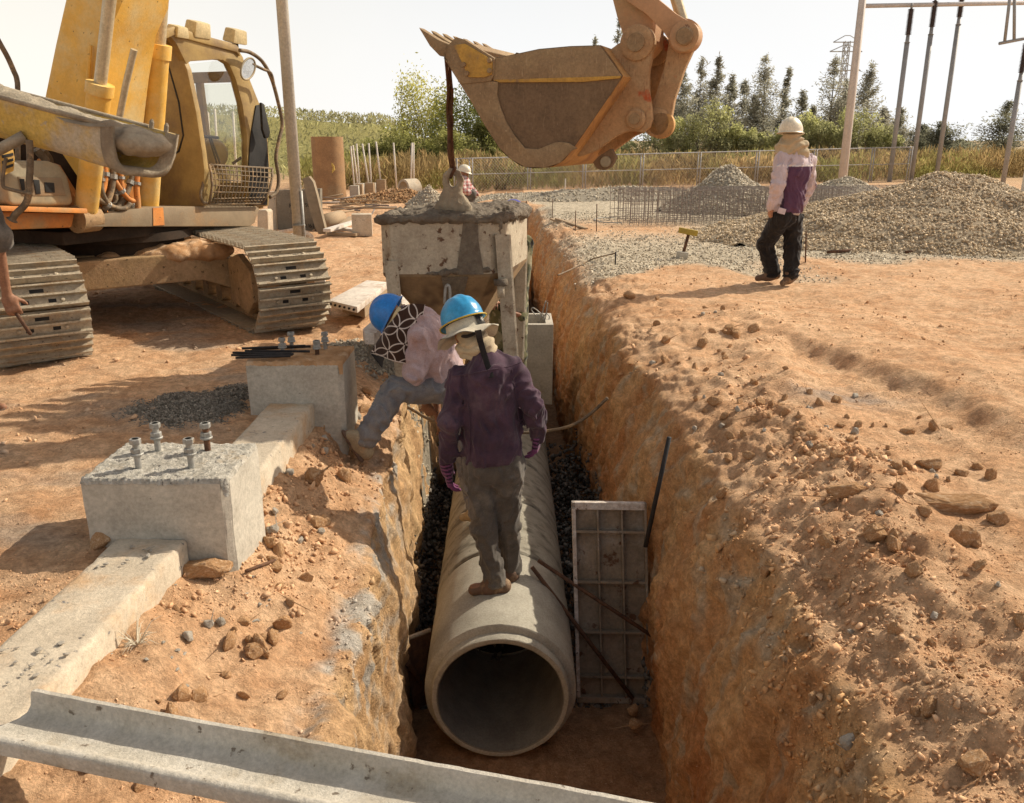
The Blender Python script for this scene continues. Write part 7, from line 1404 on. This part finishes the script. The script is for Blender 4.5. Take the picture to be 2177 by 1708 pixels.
for tx, px_, py_, sz_ in (('R', 312, 1035, .10), ('50', 462, 1030, .10), ('L', 328, 1095, .10), ('1/61', 462, 1225, .10)):
    cu = bpy.data.curves.new('stencil_mark', 'FONT'); cu.body = tx; cu.size = sz_*1.0; cu.materials.append(M['stencil']); to = bpy.data.objects.new('stencil_mark', cu); COL.objects.link(to); to.parent = sl; p_ = pt(*F2(px_, py_), 15.19)-LOC[sl.name]; p_[1] -= .006; to.location = tuple(p_); to.rotation_euler = (math.pi/2, 0, 0)
slab('precast_slab', [(100, 885), (186, 880), (200, 1265), (118, 1262)], 15.25, .10, M['beam'], 'narrow pale slab standing beside the stencilled slab', 'slab'); slab('broken_slab', [(438, 760), (500, 738), (540, 790), (570, 900), (600, 1020), (655, 1240), (660, 1310), (610, 1318), (560, 1230), (500, 1040), (470, 900)], 14.6, .08, M['deck_grey'], 'thin broken slab leaning against the stencilled slab', 'slab', [.3, .3, .3, .2, .15, 0, 0, 0, 0, .15, .25])
slab('concrete_block', [(10, 1075), (25, 1055), (95, 1055), (110, 1075), (118, 1270), (10, 1275)], 14.2, .25, M['beam'], 'rounded pale concrete block by the cab end of the deck', 'block', bev=.02)
def gslab(name, pts_, zs, th, m_, label, cat):
    P_ = [gp(*F2(*p), z) for p, z in zip(pts_, zs)]; b = np.mean(P_, 0); o_ = MB().prism(P_, (0, 0, -th), .006).out(name, m_, None, 30, loc=b); tag(o_, label, cat); return P_
gslab('form_sheet', [(30, 1262), (235, 1290), (350, 1340), (345, 1385), (190, 1330)], (.30, .30, .2, .1, .14), .05, M['white_panel'], 'white form panel lying tilted behind the excavator track', 'panel'); gslab('form_sheet', [(260, 1285), (480, 1250), (545, 1295), (500, 1330), (430, 1390), (190, 1330)], (.22, .34, .3, .2, .06, .12), .05, M['white_panel'], 'white form panel lying across another, at the pole', 'panel'); gslab('form_sheet', [(215, 1250), (355, 1228), (358, 1245), (220, 1272)], (.36, .42, .36, .32), .04, M['white_panel'], 'narrow white panel strip leaning behind the lying panels', 'panel')
def F3(p): return c3(p)
def big_panel():
    q = [(0, 912), (320, 745), (500, 762), (240, 968)]; P_ = [gp(*F3(p), .16) for p in q]; b = np.mean(P_, 0); t_ = empty('form_sheet', b*np.array([1, 1, 0]), 'large white form panel lying flat on the ground before the skip', 'panel'); MB().prism(P_, (0, 0, -.055), .006).out('skin', M['white_panel'], t_, 30); d_ = P_[3]-P_[0]
    for s_ in np.linspace(.1, .9, 6): c = P_[0]+d_*s_-np.array([0, 0, .028]); MB().lathe([(.011, 0), (.011, .008)], c+np.array([-.004, -.006, 0]), (0, -1, 0), 10).out('bolt_hole', M['black'], t_)
    MB().prism([p-np.array([0, 0, .06]) for p in [P_[0]*.8+P_[2]*.2, P_[1]*.9+P_[2]*.1, P_[2], P_[3]*.8+P_[2]*.2]], (0, 0, -.09), .004).out('bearer', M['timber'], t_)
big_panel()
P_ = [gp(*F3(p), .10) for p in ((285, 1150), (360, 1085), (430, 1098), (435, 1150), (380, 1190), (300, 1185))]; o_ = MB().prism(P_, (0, 0, -.09), .008).out('broken_block', M['white_panel'], None, 30, loc=np.mean(P_, 0)); tag(o_, 'small broken white block on the ground behind the bending man', 'block')
P_ = [gp(*F3(p), .10) for p in ((500, 930), (580, 815), (668, 905), (640, 945))]; o_ = MB().prism(P_, (0, 0, -.06), .006).out('form_sheet', M['white_panel'], None, 30, loc=np.mean(P_, 0)); tag(o_, 'corner of a white panel showing between the skip legs', 'panel')
rg_ = np.random.default_rng(81)
for k_ in range(34):
    a = gp(*F2(rg_.uniform(640, 1180), rg_.uniform(945, 1090)), .03); a[2] = rg_.uniform(.02, .14); th = rg_.uniform(-.5, .5)+(math.pi/2.6 if k_ % 5 == 0 else 0); L_ = rg_.uniform(.4, 1.1); d_ = np.array([math.cos(th), math.sin(th), rg_.normal()*.10])*L_/2
    o_ = MB().tube([a-d_, a+d_], rg_.uniform(.010, .024), 6).out('scrap_stick', M['timber'] if k_ % 3 else M['rebar'], None, True, loc=a); tag(o_, 'loose stick or bar in the scrap pile before the casing', 'scrap', 'sticks and bars of the scrap pile')
a, b = gp(*F2(640, 1200), .1), gp(*F2(795, 1150), .1); o_ = MB().tube([a+np.array([0, 0, .05]), b+np.array([0, 0, .05])], .13, 14).rough(.01, 6, 2, 4).out('log', M['timber'], None, True, loc=a); tag(o_, 'short thick brown log lying in front of the scrap pile', 'log')
for k_, (x0, y0, x1, y1, z) in enumerate(((670, 1250, 930, 1170, .12), (800, 1230, 990, 1260, .06), (690, 1280, 960, 1290, .03), (820, 1200, 905, 1130, .10))):
    a, b = gp(*F2(x0, y0), z), gp(*F2(x1, y1), z); c = (a+b)/2; d_ = b-a; o_ = MB().box(c, (np.linalg.norm(d_), .13, .05), rotm(0, 0, math.atan2(d_[1], d_[0])), .005).out('steel_channel' if k_ < 3 else 'plank', M['white_panel'] if k_ < 2 else M['timber'], None, 30, loc=c); tag(o_, ('pale perforated channel resting on the debris below the log', 'pale channel lying against the square block', 'brown board flat on the ground under the channels', 'dark plank sticking out past the log')[k_], 'channel' if k_ < 3 else 'plank')
b = gp(*F2(1000, 1300), 0); o_ = MB().box(b+np.array([0, .1, .17]), (.33, .25, .36), rotm(0, 0, .15), .012).rough(.004, 6, 2, 3).out('square_block', M['beam'], None, 30, loc=b); tag(o_, 'square pale concrete block at the end of the debris', 'block')
c = gp(678, 668, 0); o_ = MB().box(c+np.array([.02, .1, .17]), (.10, .12, .42), rotm(.05, -.1, .2), .015).out('white_stub', M['white_panel'], None, 30, loc=c); tag(o_, 'white stub post just behind the front of the excavator track', 'post')

# ---- small things on the near bank
a, b = on(524, 1224)+np.array([0, 0, .02]), on(586, 1207)+np.array([0, 0, .035]); o_ = MB().tube([a, b], .007, 7).out('steel_rod', M['rust'], None, True, loc=(a+b)/2); tag(o_, 'short rusty rod stub lying on the bank below the footing nearest the camera', 'steel rod')
c = on(292, 1372); rg_ = np.random.default_rng(91); tf = empty('grass_tuft', c, 'tiny tuft of dry grass on the earth beside the near ground beam', 'grass tuft'); m = MB()
for k_ in range(38):
    th = rg_.uniform(0, 6.28); L_ = rg_.uniform(.05, .13); d_ = np.array([math.cos(th)*.7, math.sin(th)*.7, rg_.uniform(.15, 1.0)]); m.tube([c, c+d_*L_*.6, c+d_*L_+np.array([0, 0, -.03*L_/.1])], [.0016, .0014, .0004], 4, cap=False)
m.out('blade', M['cream'], tf)['kind'] = 'stuff'
for k_ in range(16):
    q = on(540+rg_.normal()*22, 1110+rg_.normal()*30); s_ = rg_.uniform(.012, .026); rock('grey_stone', stone_me[k_ % 5], q+np.array([0, 0, s_*.3]), s_*rg_.uniform(.7, 1.3, 3), tuple(rg_.uniform(0, 6, 3)), 'grey mortar lump heaped against the side of the footing nearest the camera', 'stone', 'mortar lumps beside the footing')
